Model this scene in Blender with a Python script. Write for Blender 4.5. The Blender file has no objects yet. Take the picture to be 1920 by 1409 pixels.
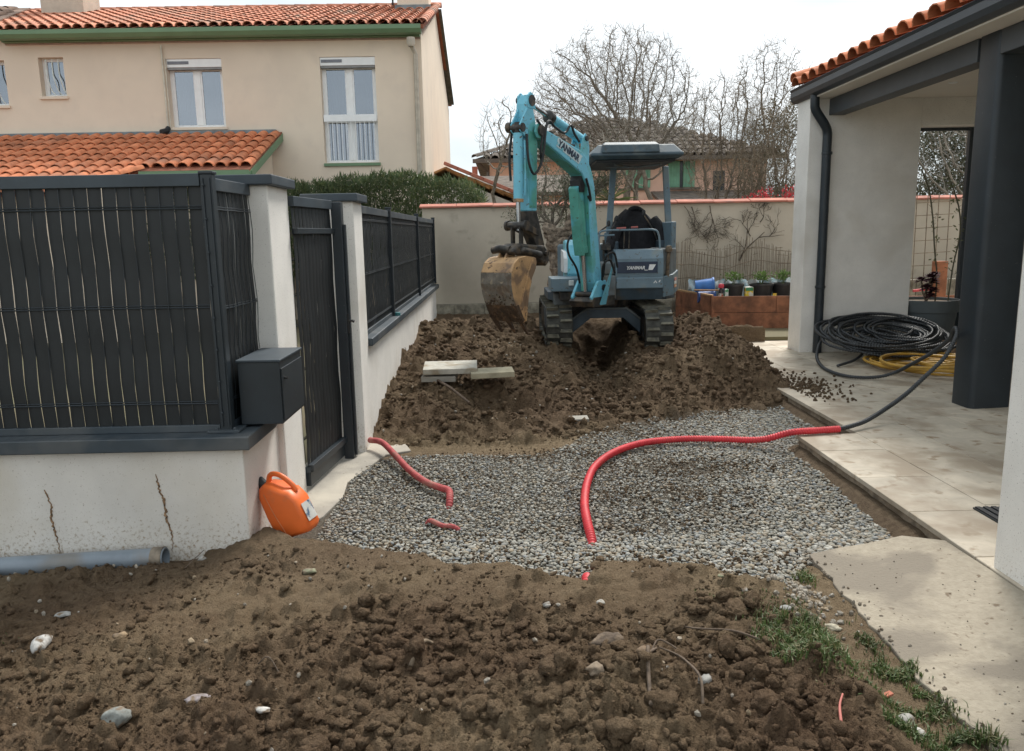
import bpy, bmesh, math, random
import numpy as np
from mathutils import Vector, Matrix
random.seed(7); rng = np.random.default_rng(7)
R_ = math.radians
scene = bpy.context.scene

# ------------------------------------------------------------------ camera
cam_data = bpy.data.cameras.new('camera'); cam = bpy.data.objects.new('camera', cam_data)
scene.collection.objects.link(cam); scene.camera = cam
cam_data.sensor_width = 36.0; cam_data.lens = 36.0 * 1485 / 1920; cam_data.clip_start = 0.05; cam_data.clip_end = 600
_p, _y, _r = R_(10.2), R_(0.6), R_(-1.04)
fwd = Vector((math.sin(_y) * math.cos(_p), math.cos(_y) * math.cos(_p), -math.sin(_p)))
rt = Vector((math.cos(_y), -math.sin(_y), 0)); up = rt.cross(fwd)
rt2 = rt * math.cos(_r) + up * math.sin(_r); up2 = up * math.cos(_r) - rt * math.sin(_r)
M = Matrix((rt2, up2, -fwd)).transposed().to_4x4(); M.translation = (0, 0, 1.62); cam.matrix_world = M

# ------------------------------------------------------------------ sky and sun
SUN_EL, SUN_AZ = R_(52), R_(25)          # azimuth clockwise from +Y
world = bpy.data.worlds.new('World'); scene.world = world; world.use_nodes = True
nt = world.node_tree; nt.nodes.clear()
out = nt.nodes.new('ShaderNodeOutputWorld')
sky = nt.nodes.new('ShaderNodeTexSky'); sky.sky_type = 'NISHITA'; sky.sun_disc = False
sky.sun_elevation = SUN_EL; sky.sun_rotation = SUN_AZ; sky.air_density = 1.0; sky.dust_density = 2.0
b1 = nt.nodes.new('ShaderNodeBackground'); b1.inputs[1].default_value = 0.08; nt.links.new(sky.outputs[0], b1.inputs[0])
tc = nt.nodes.new('ShaderNodeTexCoord'); mp = nt.nodes.new('ShaderNodeMapping'); mp.inputs['Scale'].default_value = (1.6, 1.6, 4.2)
mp.inputs['Location'].default_value = (3.1, 1.7, 0.4)
nz = nt.nodes.new('ShaderNodeTexNoise'); nz.inputs['Scale'].default_value = 1.35; nz.inputs['Detail'].default_value = 5; nz.inputs['Roughness'].default_value = .45
cr = nt.nodes.new('ShaderNodeValToRGB'); e = cr.color_ramp.elements
e[0].position = .45; e[0].color = (.32, .352, .37, 1); e[1].position = .72; e[1].color = (.57, .585, .59, 1)
nt.links.new(tc.outputs['Generated'], mp.inputs[0]); nt.links.new(mp.outputs[0], nz.inputs['Vector']); nt.links.new(nz.outputs[0], cr.inputs[0])
b2 = nt.nodes.new('ShaderNodeBackground'); b2.inputs[1].default_value = 0.92; nt.links.new(cr.outputs[0], b2.inputs[0])
mx = nt.nodes.new('ShaderNodeMixShader'); mx.inputs[0].default_value = .93
nt.links.new(b1.outputs[0], mx.inputs[1]); nt.links.new(b2.outputs[0], mx.inputs[2]); nt.links.new(mx.outputs[0], out.inputs[0])
sl = bpy.data.lights.new('sun', 'SUN'); sl.energy = 1.5; sl.angle = R_(18); sl.color = (1, .96, .9)
sun = bpy.data.objects.new('sun', sl); scene.collection.objects.link(sun)
sd = Vector((math.sin(SUN_AZ) * math.cos(SUN_EL), math.cos(SUN_AZ) * math.cos(SUN_EL), math.sin(SUN_EL)))
sun.rotation_euler = sd.to_track_quat('Z', 'Y').to_euler(); sun.location = (0, 0, 20)
vs = scene.view_settings; vs.view_transform = 'Standard'; vs.look = 'None'; vs.exposure = 1.5; vs.gamma = 1.0; vs.use_curve_mapping = False

# ------------------------------------------------------------------ materials
_M = {}
def mat(name, col, rough=.8, metal=0.0, var=.12, scale=8.0, bump=0.0, bscale=60.0, col2=None, spec=.5, rnd=0.0, spots=None, bdist=.004, stain=None):
    """Principled with noise colour variation, fine bump, per-object random tint and optional spots / stains (colour, scale, amount)."""
    if name in _M: return _M[name]
    m = bpy.data.materials.new(name); m.use_nodes = True; t = m.node_tree; b = t.nodes['Principled BSDF']
    b.inputs['Roughness'].default_value = rough; b.inputs['Metallic'].default_value = metal
    b.inputs['Specular IOR Level'].default_value = spec
    g = t.nodes.new('ShaderNodeNewGeometry')
    n = t.nodes.new('ShaderNodeTexNoise'); n.inputs['Scale'].default_value = scale; n.inputs['Detail'].default_value = 6; n.inputs['Roughness'].default_value = .6
    t.links.new(g.outputs['Position'], n.inputs['Vector'])
    r = t.nodes.new('ShaderNodeValToRGB'); el = r.color_ramp.elements
    c = np.array(col); c2 = np.array(col2) if col2 else c * (1 - var * 1.6)
    c1 = c if col2 else c * (1 + var)
    el[0].position = .33; el[1].position = .67; el[0].color = (*c2, 1); el[1].color = (*np.clip(c1, 0, 1), 1)
    t.links.new(n.outputs[0], r.inputs[0]); last = r.outputs[0]
    for sp in [spots, stain]:
        if not sp: continue
        sc_, lo, hi, cc = sp
        n2 = t.nodes.new('ShaderNodeTexNoise'); n2.inputs['Scale'].default_value = sc_; n2.inputs['Detail'].default_value = 4
        n2.inputs['Distortion'].default_value = .3
        t.links.new(g.outputs['Position'], n2.inputs['Vector'])
        mr = t.nodes.new('ShaderNodeMapRange'); mr.inputs[1].default_value = lo; mr.inputs[2].default_value = hi
        t.links.new(n2.outputs[0], mr.inputs[0])
        mm = t.nodes.new('ShaderNodeMixRGB'); mm.inputs[2].default_value = (*cc, 1)
        t.links.new(mr.outputs[0], mm.inputs[0]); t.links.new(last, mm.inputs[1]); last = mm.outputs[0]
    if rnd:
        oi = t.nodes.new('ShaderNodeObjectInfo'); h = t.nodes.new('ShaderNodeHueSaturation')
        mr = t.nodes.new('ShaderNodeMapRange'); mr.inputs[3].default_value = 1 - rnd; mr.inputs[4].default_value = 1 + rnd
        t.links.new(oi.outputs['Random'], mr.inputs[0]); t.links.new(mr.outputs[0], h.inputs['Value']); t.links.new(last, h.inputs['Color'])
        last = h.outputs[0]
    t.links.new(last, b.inputs['Base Color'])
    if bump:
        n3 = t.nodes.new('ShaderNodeTexNoise'); n3.inputs['Scale'].default_value = bscale; n3.inputs['Detail'].default_value = 5
        t.links.new(g.outputs['Position'], n3.inputs['Vector'])
        bp = t.nodes.new('ShaderNodeBump'); bp.inputs['Strength'].default_value = bump; bp.inputs['Distance'].default_value = bdist
        t.links.new(n3.outputs[0], bp.inputs['Height']); t.links.new(bp.outputs[0], b.inputs['Normal'])
    _M[name] = m; return m

def island_mat(name, cols, rough=.8, bump=.4, bscale=90., var=.25, spec=.4):
    """colour picked per loose piece from a ramp"""
    if name in _M: return _M[name]
    m = bpy.data.materials.new(name); m.use_nodes = True; t = m.node_tree; b = t.nodes['Principled BSDF']
    b.inputs['Roughness'].default_value = rough; b.inputs['Specular IOR Level'].default_value = spec
    g = t.nodes.new('ShaderNodeNewGeometry'); r = t.nodes.new('ShaderNodeValToRGB'); el = r.color_ramp.elements
    el[0].position = 0; el[0].color = (*cols[0], 1); el[1].position = 1; el[1].color = (*cols[-1], 1)
    for i, c in enumerate(cols[1:-1]):
        x = el.new((i + 1) / (len(cols) - 1)); x.color = (*c, 1)
    t.links.new(g.outputs['Random Per Island'], r.inputs[0])
    n = t.nodes.new('ShaderNodeTexNoise'); n.inputs['Scale'].default_value = bscale; n.inputs['Detail'].default_value = 4
    t.links.new(g.outputs['Position'], n.inputs['Vector'])
    mr = t.nodes.new('ShaderNodeMapRange'); mr.inputs[1].default_value = .3; mr.inputs[2].default_value = .7; mr.inputs[3].default_value = 1 - var; mr.inputs[4].default_value = 1 + var
    t.links.new(n.outputs[0], mr.inputs[0])
    h = t.nodes.new('ShaderNodeHueSaturation'); t.links.new(mr.outputs[0], h.inputs['Value']); t.links.new(r.outputs[0], h.inputs['Color'])
    t.links.new(h.outputs[0], b.inputs['Base Color'])
    bp = t.nodes.new('ShaderNodeBump'); bp.inputs['Strength'].default_value = bump; bp.inputs['Distance'].default_value = .003
    t.links.new(n.outputs[0], bp.inputs['Height']); t.links.new(bp.outputs[0], b.inputs['Normal'])
    _M[name] = m; return m

def leaf_mat(name, cols, rough=.5, tr=.25):
    m = island_mat(name, cols, rough, 0.0, 3.0, .25)
    t = m.node_tree; b = t.nodes['Principled BSDF']; o = t.nodes['Material Output']
    tl = t.nodes.new('ShaderNodeBsdfTranslucent'); mxx = t.nodes.new('ShaderNodeMixShader'); mxx.inputs[0].default_value = tr
    t.links.new(b.inputs['Base Color'].links[0].from_socket, tl.inputs[0])
    t.links.new(b.outputs[0], mxx.inputs[1]); t.links.new(tl.outputs[0], mxx.inputs[2]); t.links.new(mxx.outputs[0], o.inputs[0])
    return m

def glass_mat(name, tint, refl=.35):
    m = bpy.data.materials.new(name); m.use_nodes = True; t = m.node_tree; t.nodes.clear()
    o = t.nodes.new('ShaderNodeOutputMaterial'); a = t.nodes.new('ShaderNodeBsdfTransparent'); a.inputs[0].default_value = (*tint, 1)
    g = t.nodes.new('ShaderNodeBsdfGlossy'); g.inputs[1].default_value = .03; g.inputs[0].default_value = (.64, .70, .77, 1)
    x = t.nodes.new('ShaderNodeMixShader'); x.inputs[0].default_value = refl
    t.links.new(a.outputs[0], x.inputs[1]); t.links.new(g.outputs[0], x.inputs[2]); t.links.new(x.outputs[0], o.inputs[0])
    return m

# ------------------------------------------------------------------ builders
WL = {}
def wloc(o): return Vector(WL[o.name]) if o is not None else Vector((0, 0, 0))
def tag(o, label=None, cat=None, group=None, kind=None):
    if label: o['label'] = label
    if cat: o['category'] = cat
    if group: o['group'] = group
    if kind: o['kind'] = kind
    return o
def thing(name, label, cat, loc, group=None):
    o = bpy.data.objects.new(name, None); o.empty_display_size = .1; scene.collection.objects.link(o)
    o.location = loc; WL[o.name] = tuple(loc); return tag(o, label, cat, group)

def link_mesh(name, verts, faces, m, parent=None, smooth=False, bevel=0, seg=2, label=None):
    v = np.asarray(verts, dtype=np.float64).reshape(-1, 3)
    lo, hi = v.min(0), v.max(0)
    org = np.array([(lo[0] + hi[0]) / 2, (lo[1] + hi[1]) / 2, lo[2]]) if parent is None else (lo + hi) / 2
    me = bpy.data.meshes.new(name); me.from_pydata((v - org).tolist(), [], faces); me.update()
    if isinstance(m, (list, tuple)):
        for q in m: me.materials.append(q)
    else: me.materials.append(m)
    if smooth:
        me.polygons.foreach_set('use_smooth', [True] * len(me.polygons))
        if smooth != 'all':
            me.set_sharp_from_angle(angle=R_(40))
    o = bpy.data.objects.new(name, me); scene.collection.objects.link(o)
    if bevel:
        md = o.modifiers.new('bevel', 'BEVEL'); md.width = bevel; md.segments = seg; md.limit_method = 'ANGLE'; md.angle_limit = R_(40)
    o.location = Vector(org) - wloc(parent)
    if parent is not None: o.parent = parent
    WL[o.name] = tuple(org)
    if label: o['label'] = label
    return o

def big_mesh(name, V, F, m, parent=None, smooth=True, attr=None, org=None):
    """numpy triangle / quad mesh"""
    V = np.asarray(V, dtype=np.float32); F = np.asarray(F, dtype=np.int32)
    if org is None:
        lo, hi = V.min(0), V.max(0); org = np.array([(lo[0] + hi[0]) / 2, (lo[1] + hi[1]) / 2, lo[2]])
    me = bpy.data.meshes.new(name); k = F.shape[1]
    me.vertices.add(len(V)); me.vertices.foreach_set('co', (V - org).astype(np.float32).ravel())
    me.loops.add(F.size); me.loops.foreach_set('vertex_index', F.ravel())
    me.polygons.add(len(F)); me.polygons.foreach_set('loop_start', np.arange(0, F.size, k, dtype=np.int32))
    me.polygons.foreach_set('loop_total', np.full(len(F), k, dtype=np.int32))
    me.polygons.foreach_set('use_smooth', np.full(len(F), bool(smooth)))
    if attr is not None:
        a = me.color_attributes.new('mask', 'FLOAT_COLOR', 'POINT'); a.data.foreach_set('color', attr.astype(np.float32).ravel())
    me.update(calc_edges=True); me.validate()
    me.materials.append(m)
    o = bpy.data.objects.new(name, me); scene.collection.objects.link(o)
    o.location = Vector(org.tolist()) - wloc(parent)
    if parent is not None: o.parent = parent
    WL[o.name] = tuple(org); return o

def inst(name, src, parent, Mw):
    """copy of an object's mesh at a world matrix, under parent"""
    o = src.copy(); o.name = name; scene.collection.objects.link(o)
    o.parent = parent; o.matrix_basis = Matrix.Translation(-wloc(parent)) @ Mw
    WL[o.name] = tuple(Mw.translation); return o

class MB:
    def __init__(s): s.v = []; s.f = []
    def add(s, vs, fs):
        n = len(s.v); s.v += [tuple(map(float, p)) for p in vs]; s.f += [tuple(i + n for i in f) for f in fs]; return s
    def box(s, x0, x1, y0, y1, z0, z1):
        return s.add([(x0, y0, z0), (x1, y0, z0), (x1, y1, z0), (x0, y1, z0), (x0, y0, z1), (x1, y0, z1), (x1, y1, z1), (x0, y1, z1)],
                     [(0, 3, 2, 1), (4, 5, 6, 7), (0, 1, 5, 4), (1, 2, 6, 5), (2, 3, 7, 6), (3, 0, 4, 7)])
    def prism(s, pts, d):
        """polygon (3d points, in order) extruded by vector d"""
        n = len(pts); d = Vector(d); a = [Vector(p) for p in pts]; nrm = Vector((0, 0, 0))
        for i in range(n): nrm += a[i].cross(a[(i + 1) % n])
        if nrm.dot(d) > 0: a.reverse()
        b = [p + d for p in a]
        return s.add(a + b, [tuple(range(n)), tuple(range(2 * n - 1, n - 1, -1))] + [(i, n + i, n + (i + 1) % n, (i + 1) % n) for i in range(n)])
    def obox(s, c, ax, ay, az):
        """box about centre c with half-axis vectors"""
        c, ax, ay, az = map(Vector, (c, ax, ay, az))
        if ax.cross(ay).dot(az) < 0: ax = -ax
        P = [c + ax * i + ay * j + az * k for k in (-1, 1) for i, j in ((-1, -1), (1, -1), (1, 1), (-1, 1))]
        return s.add(P, [(0, 3, 2, 1), (4, 5, 6, 7), (0, 1, 5, 4), (1, 2, 6, 5), (2, 3, 7, 6), (3, 0, 4, 7)])
    def tube(s, path, r, n=8, cap=True):
        P = [Vector(p) for p in path]; m = len(P); rs = r if hasattr(r, '__len__') else [r] * m
        N = None; rings = []
        for i in range(m):
            t = (P[min(i + 1, m - 1)] - P[max(i - 1, 0)])
            if t.length < 1e-9: t = Vector((0, 0, 1))
            t.normalize()
            if N is None: N = t.orthogonal().normalized()
            else:
                N = N - t * N.dot(t)
                N = N.normalized() if N.length > 1e-6 else t.orthogonal().normalized()
            B = t.cross(N)
            rings.append([P[i] + (N * math.cos(a) + B * math.sin(a)) * rs[i] for a in [2 * math.pi * k / n for k in range(n)]])
        vs = [p for q in rings for p in q]
        fs = [(i * n + k, i * n + (k + 1) % n, (i + 1) * n + (k + 1) % n, (i + 1) * n + k) for i in range(m - 1) for k in range(n)]
        if cap: fs += [tuple(range(n - 1, -1, -1)), tuple((m - 1) * n + k for k in range(n))]
        return s.add(vs, fs)
    def lathe(s, c, prof, n=24, axis=(0, 0, 1), cap=False):
        a = Vector(axis).normalized(); u_ = a.orthogonal().normalized(); w = a.cross(u_); c = Vector(c); m = len(prof)
        vs = [c + a * h + (u_ * math.cos(2 * math.pi * k / n) + w * math.sin(2 * math.pi * k / n)) * r for r, h in prof for k in range(n)]
        fs = [(i * n + k, i * n + (k + 1) % n, (i + 1) * n + (k + 1) % n, (i + 1) * n + k) for i in range(m - 1) for k in range(n)]
        if cap: fs += [tuple(range(n - 1, -1, -1)), tuple((m - 1) * n + k for k in range(n))]
        return s.add(vs, fs)
    def cyl(s, a, b, r, n=16): return s.tube([a, b], r, n)
    def build(s, name, m, parent=None, **k): return link_mesh(name, s.v, s.f, m, parent, **k)

def spline(pts, n):
    """Catmull-Rom through points"""
    P = [Vector(p) for p in pts]; P = [P[0] * 2 - P[1]] + P + [P[-1] * 2 - P[-2]]; o = []
    for i in range(1, len(P) - 2):
        for k in range(n):
            t = k / n; a, b, c, d = P[i - 1], P[i], P[i + 1], P[i + 2]
            o.append(.5 * ((2 * b) + (c - a) * t + (2 * a - 5 * b + 4 * c - d) * t * t + (3 * b - a - 3 * c + d) * t ** 3))
    o.append(P[-2]); return o

def text_geo(body, size, O, X, Y, offset=0.0, shear=0.0, depth=.002, align='LEFT'):
    cu = bpy.data.curves.new('t', 'FONT'); cu.body = body; cu.size = size; cu.offset = offset; cu.shear = shear; cu.extrude = depth; cu.align_x = align
    cu.resolution_u = 4
    o = bpy.data.objects.new('t', cu); scene.collection.objects.link(o); bpy.context.view_layer.update()
    me = bpy.data.meshes.new_from_object(o.evaluated_get(bpy.context.evaluated_depsgraph_get()))
    bpy.data.objects.remove(o); bpy.data.curves.remove(cu)
    X = Vector(X).normalized(); Y = Vector(Y).normalized(); Z = X.cross(Y); O = Vector(O)
    vs = [O + X * v.co.x + Y * v.co.y + Z * v.co.z for v in me.vertices]; fs = [tuple(p.vertices) for p in me.polygons]
    bpy.data.meshes.remove(me); return vs, fs

# value noise
_T = rng.random((256, 256))
def vn(x, y, s=0):
    x = np.asarray(x, float) + s * 17.3; y = np.asarray(y, float) + s * 9.1
    xi = np.floor(x).astype(int); yi = np.floor(y).astype(int); fx = x - xi; fy = y - yi
    fx = fx * fx * (3 - 2 * fx); fy = fy * fy * (3 - 2 * fy)
    a = _T[xi % 256, yi % 256]; b = _T[(xi + 1) % 256, yi % 256]; c = _T[xi % 256, (yi + 1) % 256]; d = _T[(xi + 1) % 256, (yi + 1) % 256]
    return (a * (1 - fx) + b * fx) * (1 - fy) + (c * (1 - fx) + d * fx) * fy
def fbm(x, y, sc, o=4, s=0, g=.5):
    r = 0; a = 1; t = 0
    for i in range(o): r = r + a * vn(x * sc * 2 ** i, y * sc * 2 ** i, s + i); t += a; a *= g
    return r / t - .5
def sstep(a, b, x): t = np.clip((np.asarray(x, float) - a) / (b - a), 0, 1); return t * t * (3 - 2 * t)
def ico(sub):
    bm = bmesh.new(); bmesh.ops.create_icosphere(bm, subdivisions=sub, radius=1.0)
    v = np.array([p.co[:] for p in bm.verts]); f = np.array([[q.index for q in p.verts] for p in bm.faces]); bm.free(); return v, f
ICO1, ICO2, ICO3 = ico(1), ico(2), ico(3)
def scatter(P, S, base, rough=.25, nvar=12, seed=1, tilt=.5):
    """many deformed icospheres as one V,F. P (n,3), S (n,3) half sizes"""
    r = np.random.default_rng(seed); v0, f0 = base; n = len(P)
    var = np.stack([v0 * (1 + r.normal(0, rough, (len(v0), 1))) for _ in range(nvar)])
    k = r.integers(0, nvar, n); a = r.random(n) * 2 * np.pi; V = var[k] * S[:, None, :]
    tx = r.normal(0, tilt, n); ca, sa = np.cos(tx)[:, None], np.sin(tx)[:, None]
    y = V[:, :, 1] * ca - V[:, :, 2] * sa; z = V[:, :, 1] * sa + V[:, :, 2] * ca
    ca, sa = np.cos(a)[:, None], np.sin(a)[:, None]; x = V[:, :, 0]
    V = np.stack([x * ca - y * sa, x * sa + y * ca, z], -1) + P[:, None, :]
    F = f0[None] + (np.arange(n) * len(v0))[:, None, None]
    return V.reshape(-1, 3), F.reshape(-1, f0.shape[1])
# ================================================================== palette
rend = mat('white_render', (.81, .785, .735), .95, var=.05, scale=3, bump=.5, bscale=220, spots=(140, .62, .72, (.40, .38, .35)), stain=(1.3, .55, .8, (.64, .60, .53)))
rend_low = mat('speckled_render', (.72, .685, .63), .95, var=.06, scale=2.5, bump=.6, bscale=200, spots=(120, .64, .74, (.42, .37, .31)), stain=(1.1, .5, .75, (.60, .54, .44)))
beige = mat('beige_render', (.78, .66, .53), .95, var=.03, scale=1.2, bump=.3, bscale=60, spots=(2.2, .52, .75, (.71, .60, .49)), stain=(.45, .48, .72, (.69, .58, .47)))
cream = mat('cream_render', (.55, .52, .47), .95, var=.03, scale=1.5, bump=.3, bscale=120)
anth = mat('anthracite_metal', (.020, .028, .035), .42, var=.12, scale=5, spec=.5, spots=(60, .70, .76, (.10, .10, .10)))
anth2 = mat('anthracite_coping', (.040, .055, .068), .5, var=.12, scale=6, stain=(2.5, .5, .75, (.11, .115, .115)))
slatm = mat('slat_plastic', (.012, .015, .017), .55, var=.12, scale=10, rnd=.1)
def splash(m, col, z0, z1, sc=70, base=.40):
    """mud spatter thrown up from the earth: speckles that get sparser with height"""
    t = m.node_tree; b = t.nodes['Principled BSDF']; src = b.inputs['Base Color'].links[0].from_socket
    g = t.nodes.new('ShaderNodeNewGeometry'); sx = t.nodes.new('ShaderNodeSeparateXYZ'); t.links.new(g.outputs['Position'], sx.inputs[0])
    h = t.nodes.new('ShaderNodeMapRange'); h.inputs[1].default_value = z0; h.inputs[2].default_value = z1; h.inputs[3].default_value = base; h.inputs[4].default_value = .72; t.links.new(sx.outputs['Z'], h.inputs[0])
    n = t.nodes.new('ShaderNodeTexNoise'); n.inputs['Scale'].default_value = sc; n.inputs['Detail'].default_value = 5; n.inputs['Roughness'].default_value = .75; t.links.new(g.outputs['Position'], n.inputs['Vector'])
    s_ = t.nodes.new('ShaderNodeMath'); s_.operation = 'SUBTRACT'; t.links.new(n.outputs[0], s_.inputs[0]); t.links.new(h.outputs[0], s_.inputs[1])
    k = t.nodes.new('ShaderNodeMath'); k.operation = 'MULTIPLY'; k.inputs[1].default_value = 7; k.use_clamp = True; t.links.new(s_.outputs[0], k.inputs[0])
    mm = t.nodes.new('ShaderNodeMixRGB'); mm.inputs[2].default_value = (*col, 1); t.links.new(k.outputs[0], mm.inputs[0]); t.links.new(src, mm.inputs[1]); t.links.new(mm.outputs[0], b.inputs['Base Color'])
splash(rend_low, (.36, .28, .19), .02, .50, 55, .47); splash(rend, (.42, .34, .25), .0, .55, 60, .50)
green = mat('green_paint', (.15, .25, .14), .5, var=.06, scale=2)
zinc = mat('zinc_flashing', (.20, .235, .25), .55, var=.2, scale=5)
terra = mat('terracotta', (.58, .20, .09), .85, var=.18, scale=9, rnd=.22, stain=(1.6, .57, .75, (.30, .14, .085)))
terra_w = mat('weathered_terracotta', (.58, .24, .145), .9, var=.2, scale=7, rnd=.25, stain=(1.2, .5, .7, (.34, .21, .15)))
terra_d = mat('roof_underlay', (.25, .085, .045), .9, var=.2, scale=6)
coptile = mat('coping_terracotta', (.44, .165, .115), .85, var=.15, scale=5, rnd=.12, stain=(3, .6, .8, (.25, .13, .1)))
white = mat('white_pvc', (.85, .86, .86), .35, var=.03)
concrete = mat('old_concrete', (.36, .33, .28), .95, var=.14, scale=6, bump=.6, bscale=70, col2=(.27, .25, .215), stain=(1.6, .48, .62, (.45, .41, .34)), spots=(30, .66, .72, (.17, .15, .12)))
blockm = mat('concrete_block', (.30, .275, .215), .95, var=.35, scale=9, bump=.8, bscale=60, rnd=.12)
plaster = mat('garden_wall_plaster', (.50, .445, .36), .95, var=.07, scale=1.4, bump=.4, bscale=30, stain=(.8, .5, .7, (.40, .355, .285)), spots=(3.2, .62, .8, (.27, .24, .19)))
bark = mat('bark', (.18, .15, .115), .95, var=.35, scale=14, bump=.6, bscale=50)
twigm = mat('twig', (.27, .24, .20), .9, var=.3, scale=3)
olivebark = mat('olive_bark', (.30, .235, .175), .95, var=.45, scale=16, bump=1.0, bscale=24, bdist=.03)
wood = mat('timber', (.23, .095, .05), .8, var=.3, scale=7, bump=.3, bscale=60, rnd=.14, stain=(4, .55, .75, (.11, .05, .03)))
darkm = mat('dark_interior', (.03, .032, .035), .9)

# ================================================================== ground
_bx = np.array([-9, -1.6, -1.25, -1.09, -.87, -.43, -.28, 0, .07, .19, .35, .44, .65, .89, .97, 1.16, 1.32, 1.45, 9])
_by = np.array([3.87, 3.9, 4.10, 3.98, 3.97, 3.83, 3.62, 3.65, 3.54, 3.48, 3.45, 3.64, 3.66, 3.59, 3.47, 3.39, 3.45, 3.66, 3.66])
def yb(x): return np.interp(x, _bx, _by)
def yt(x): return np.interp(x, [-1.1, -.77, -.19, .21, .8, 1.35, 2.0, 2.65, 3.4], [5.98, 5.95, 5.92, 5.85, 6.3, 6.64, 6.9, 7.1, 7.3])
def G(x, y, cx, cy, sx, sy): return np.exp(-((x - cx) / sx) ** 2 - ((y - cy) / sy) ** 2)
def base_h(x, y):
    w = fbm(x, y, 2.2, 3, 3)
    xw = x + .12 * w; yw = y + .14 * fbm(x, y, 3.0, 3, 8)
    # foreground spoil
    d = yb(x) - y - .02 + .05 * fbm(x, y, 9, 3, 2)
    lft = 1 - sstep(1.15, 1.32, xw)
    hf = .02 + .065 * sstep(0, .16, d) + .06 * fbm(x, y, 1.6, 3, 5) + .11 * G(x, y, .45, 2.35, .85, .35) + .05 * G(x, y, -.35, 3.25, .7, .3) + .04 * G(x, y, .8, 3.25, .5, .25)
    hf = hf + .07 * G(x, y, -1.12, 3.98, .25, .22) - .13 * G(x, y, -2.6, 3.80, .95, .16) - .05 * G(x, y, -2.2, 3.2, 1.2, .5)
    hf = hf * lft + (.022 + .014 * fbm(x, y, 4, 3, 6) - .03 * sstep(1.45, 1.56, x)) * (1 - lft)
    hg = -.012 + .01 * fbm(x, y, 2.5, 2, 4) + .016 * G(x, y, 1.25, 5.25, .5, .2) + .014 * G(x, y, 1.0, 4.7, .5, .2) + .012 * G(x, y, .35, 5.65, .5, .15)
    hg = hg + .055 * sstep(2.04, 2.14, x) * (y < 5.66) * (1 + .5 * fbm(x, y, 8, 2, 4)) + .055 * sstep(2.44, 2.59, x) * (y > 5.66)
    m1 = sstep(-.02, .10, d)
    h = hg * (1 - m1) + hf * m1
    # rear spoil
    r = yw - yt(x); rise = sstep(-.05, .95, r + .25 * fbm(x, y, 2.0, 3, 77))
    A = .10 + .22 * sstep(6.5, 8.8, y) + .09 * sstep(8.8, 10.5, y) - .12 * sstep(11, 12.4, y) - .08 * sstep(11, 12.4, y) * sstep(1.5, 2.6, x)
    A = A + .10 * fbm(x, y, 1.5, 3, 11)
    A = A - .22 * G(xw, yw, .08, 6.95, .33, .24) + .03 * G(x, y, .45, 8.3, .28, .7) + .07 * G(x, y, -.75, 6.9, .3, .5) + .05 * G(x, y, -.5, 6.2, .5, .25)
    A = A + .22 * G(xw, yw, 2.28, 8.0, .46, .85) + .10 * G(xw, yw, 1.75, 7.6, .3, .6) + .18 * G(xw, y, 2.45, 9.7, .3, .7)
    A = A - .13 * G(x, y, .66, 8.75, .34, .5) - .14 * G(x, y, 1.75, 8.65, .32, .5)
    xc = .98 + .05 * (y - 6.8)
    hw = .26 + .08 * sstep(7.5, 9.0, y)
    tr = (1 - sstep(hw * .25, hw * 1.5, np.abs(xw - xc))) * sstep(6.3, 7.0, y) * (1 - sstep(10.3, 11.0, y))
    A = A * (1 - tr) + tr * (-.05 + .07 * sstep(6.8, 7.8, y) - .22 * sstep(8.9, 9.6, y))
    flat = sstep(9.05, 9.35, y) * (1 - sstep(11.1, 11.4, y)) * (sstep(.40, .5, x) * (1 - sstep(.86, .92, x)) + sstep(1.6, 1.66, x) * (1 - sstep(2.04, 2.14, x)))
    A = A * (1 - flat) + .235 * flat
    east = sstep(2.62, 3.0, xw) * (1 - sstep(10.45, 10.6, y))
    A = A * (1 - east) - .08 * east
    far = sstep(10.5, 10.7, y) * sstep(2.3, 2.6, x)
    A = A * (1 - far) + (.19 + .02 * fbm(x, y, 5, 2, 9)) * far
    h = h * (1 - rise) + A * rise
    return h
def masks(x, y):
    d = yb(x) - y; r = y - yt(x)
    fore = sstep(-.02, .05, d); rear = sstep(-.05, .12, r + .1 * fbm(x, y, 5, 3, 2))
    n = fbm(x, y, 1.3, 3, 21)
    fresh = np.clip(sstep(3.5, 2.75, y + .5 * n) * (1 - sstep(1.0, 1.25, x + .2 * n)) + rear * .62 + fore * (.35 + n), 0, 1) * np.maximum(fore, rear)
    dry = np.clip(.5 + 2.2 * fbm(x, y, 1.8, 4, 31), 0, 1) * np.maximum(fore * .7, rear * .45)
    dry = np.maximum(dry, fore * sstep(1.0, 1.25, x) * .6); dry = np.maximum(dry, fore * sstep(.55, .95, x) * sstep(2.9, 3.15, y) * .9); fresh = fresh * (1 - .8 * fore * sstep(.55, .95, x) * sstep(2.9, 3.15, y))
    dry = np.maximum(dry, sstep(-.35, 0, r) * (1 - sstep(.1, .35, r)) * (1 - sstep(.5, 1.2, x)))
    fresh = fresh * (1 - .8 * sstep(10.5, 10.7, y) * sstep(2.3, 2.6, x)); dry = np.maximum(dry, sstep(10.5, 10.7, y) * sstep(2.3, 2.6, x) * .9)
    grav = (1 - fore) * (1 - rear) * (1 - sstep(-.45, -.15, r) * (1 - sstep(.5, 1.2, x)))
    grav = grav * (1 - .9 * sstep(1.9, 2.05, x))
    return fresh, dry, grav, fore, rear
def clodness(x, y):
    f, dr, g, fo, re = masks(x, y)
    c = fo * (.55 + .9 * sstep(3.2, 2.6, y)) + re
    c = c * (1 - fo * sstep(1.08, 1.22, x)) * (1 - sstep(10.5, 10.7, y) * sstep(2.3, 2.6, x))
    return np.clip(c, 0, 1.3)
ys = [1.3]
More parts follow.
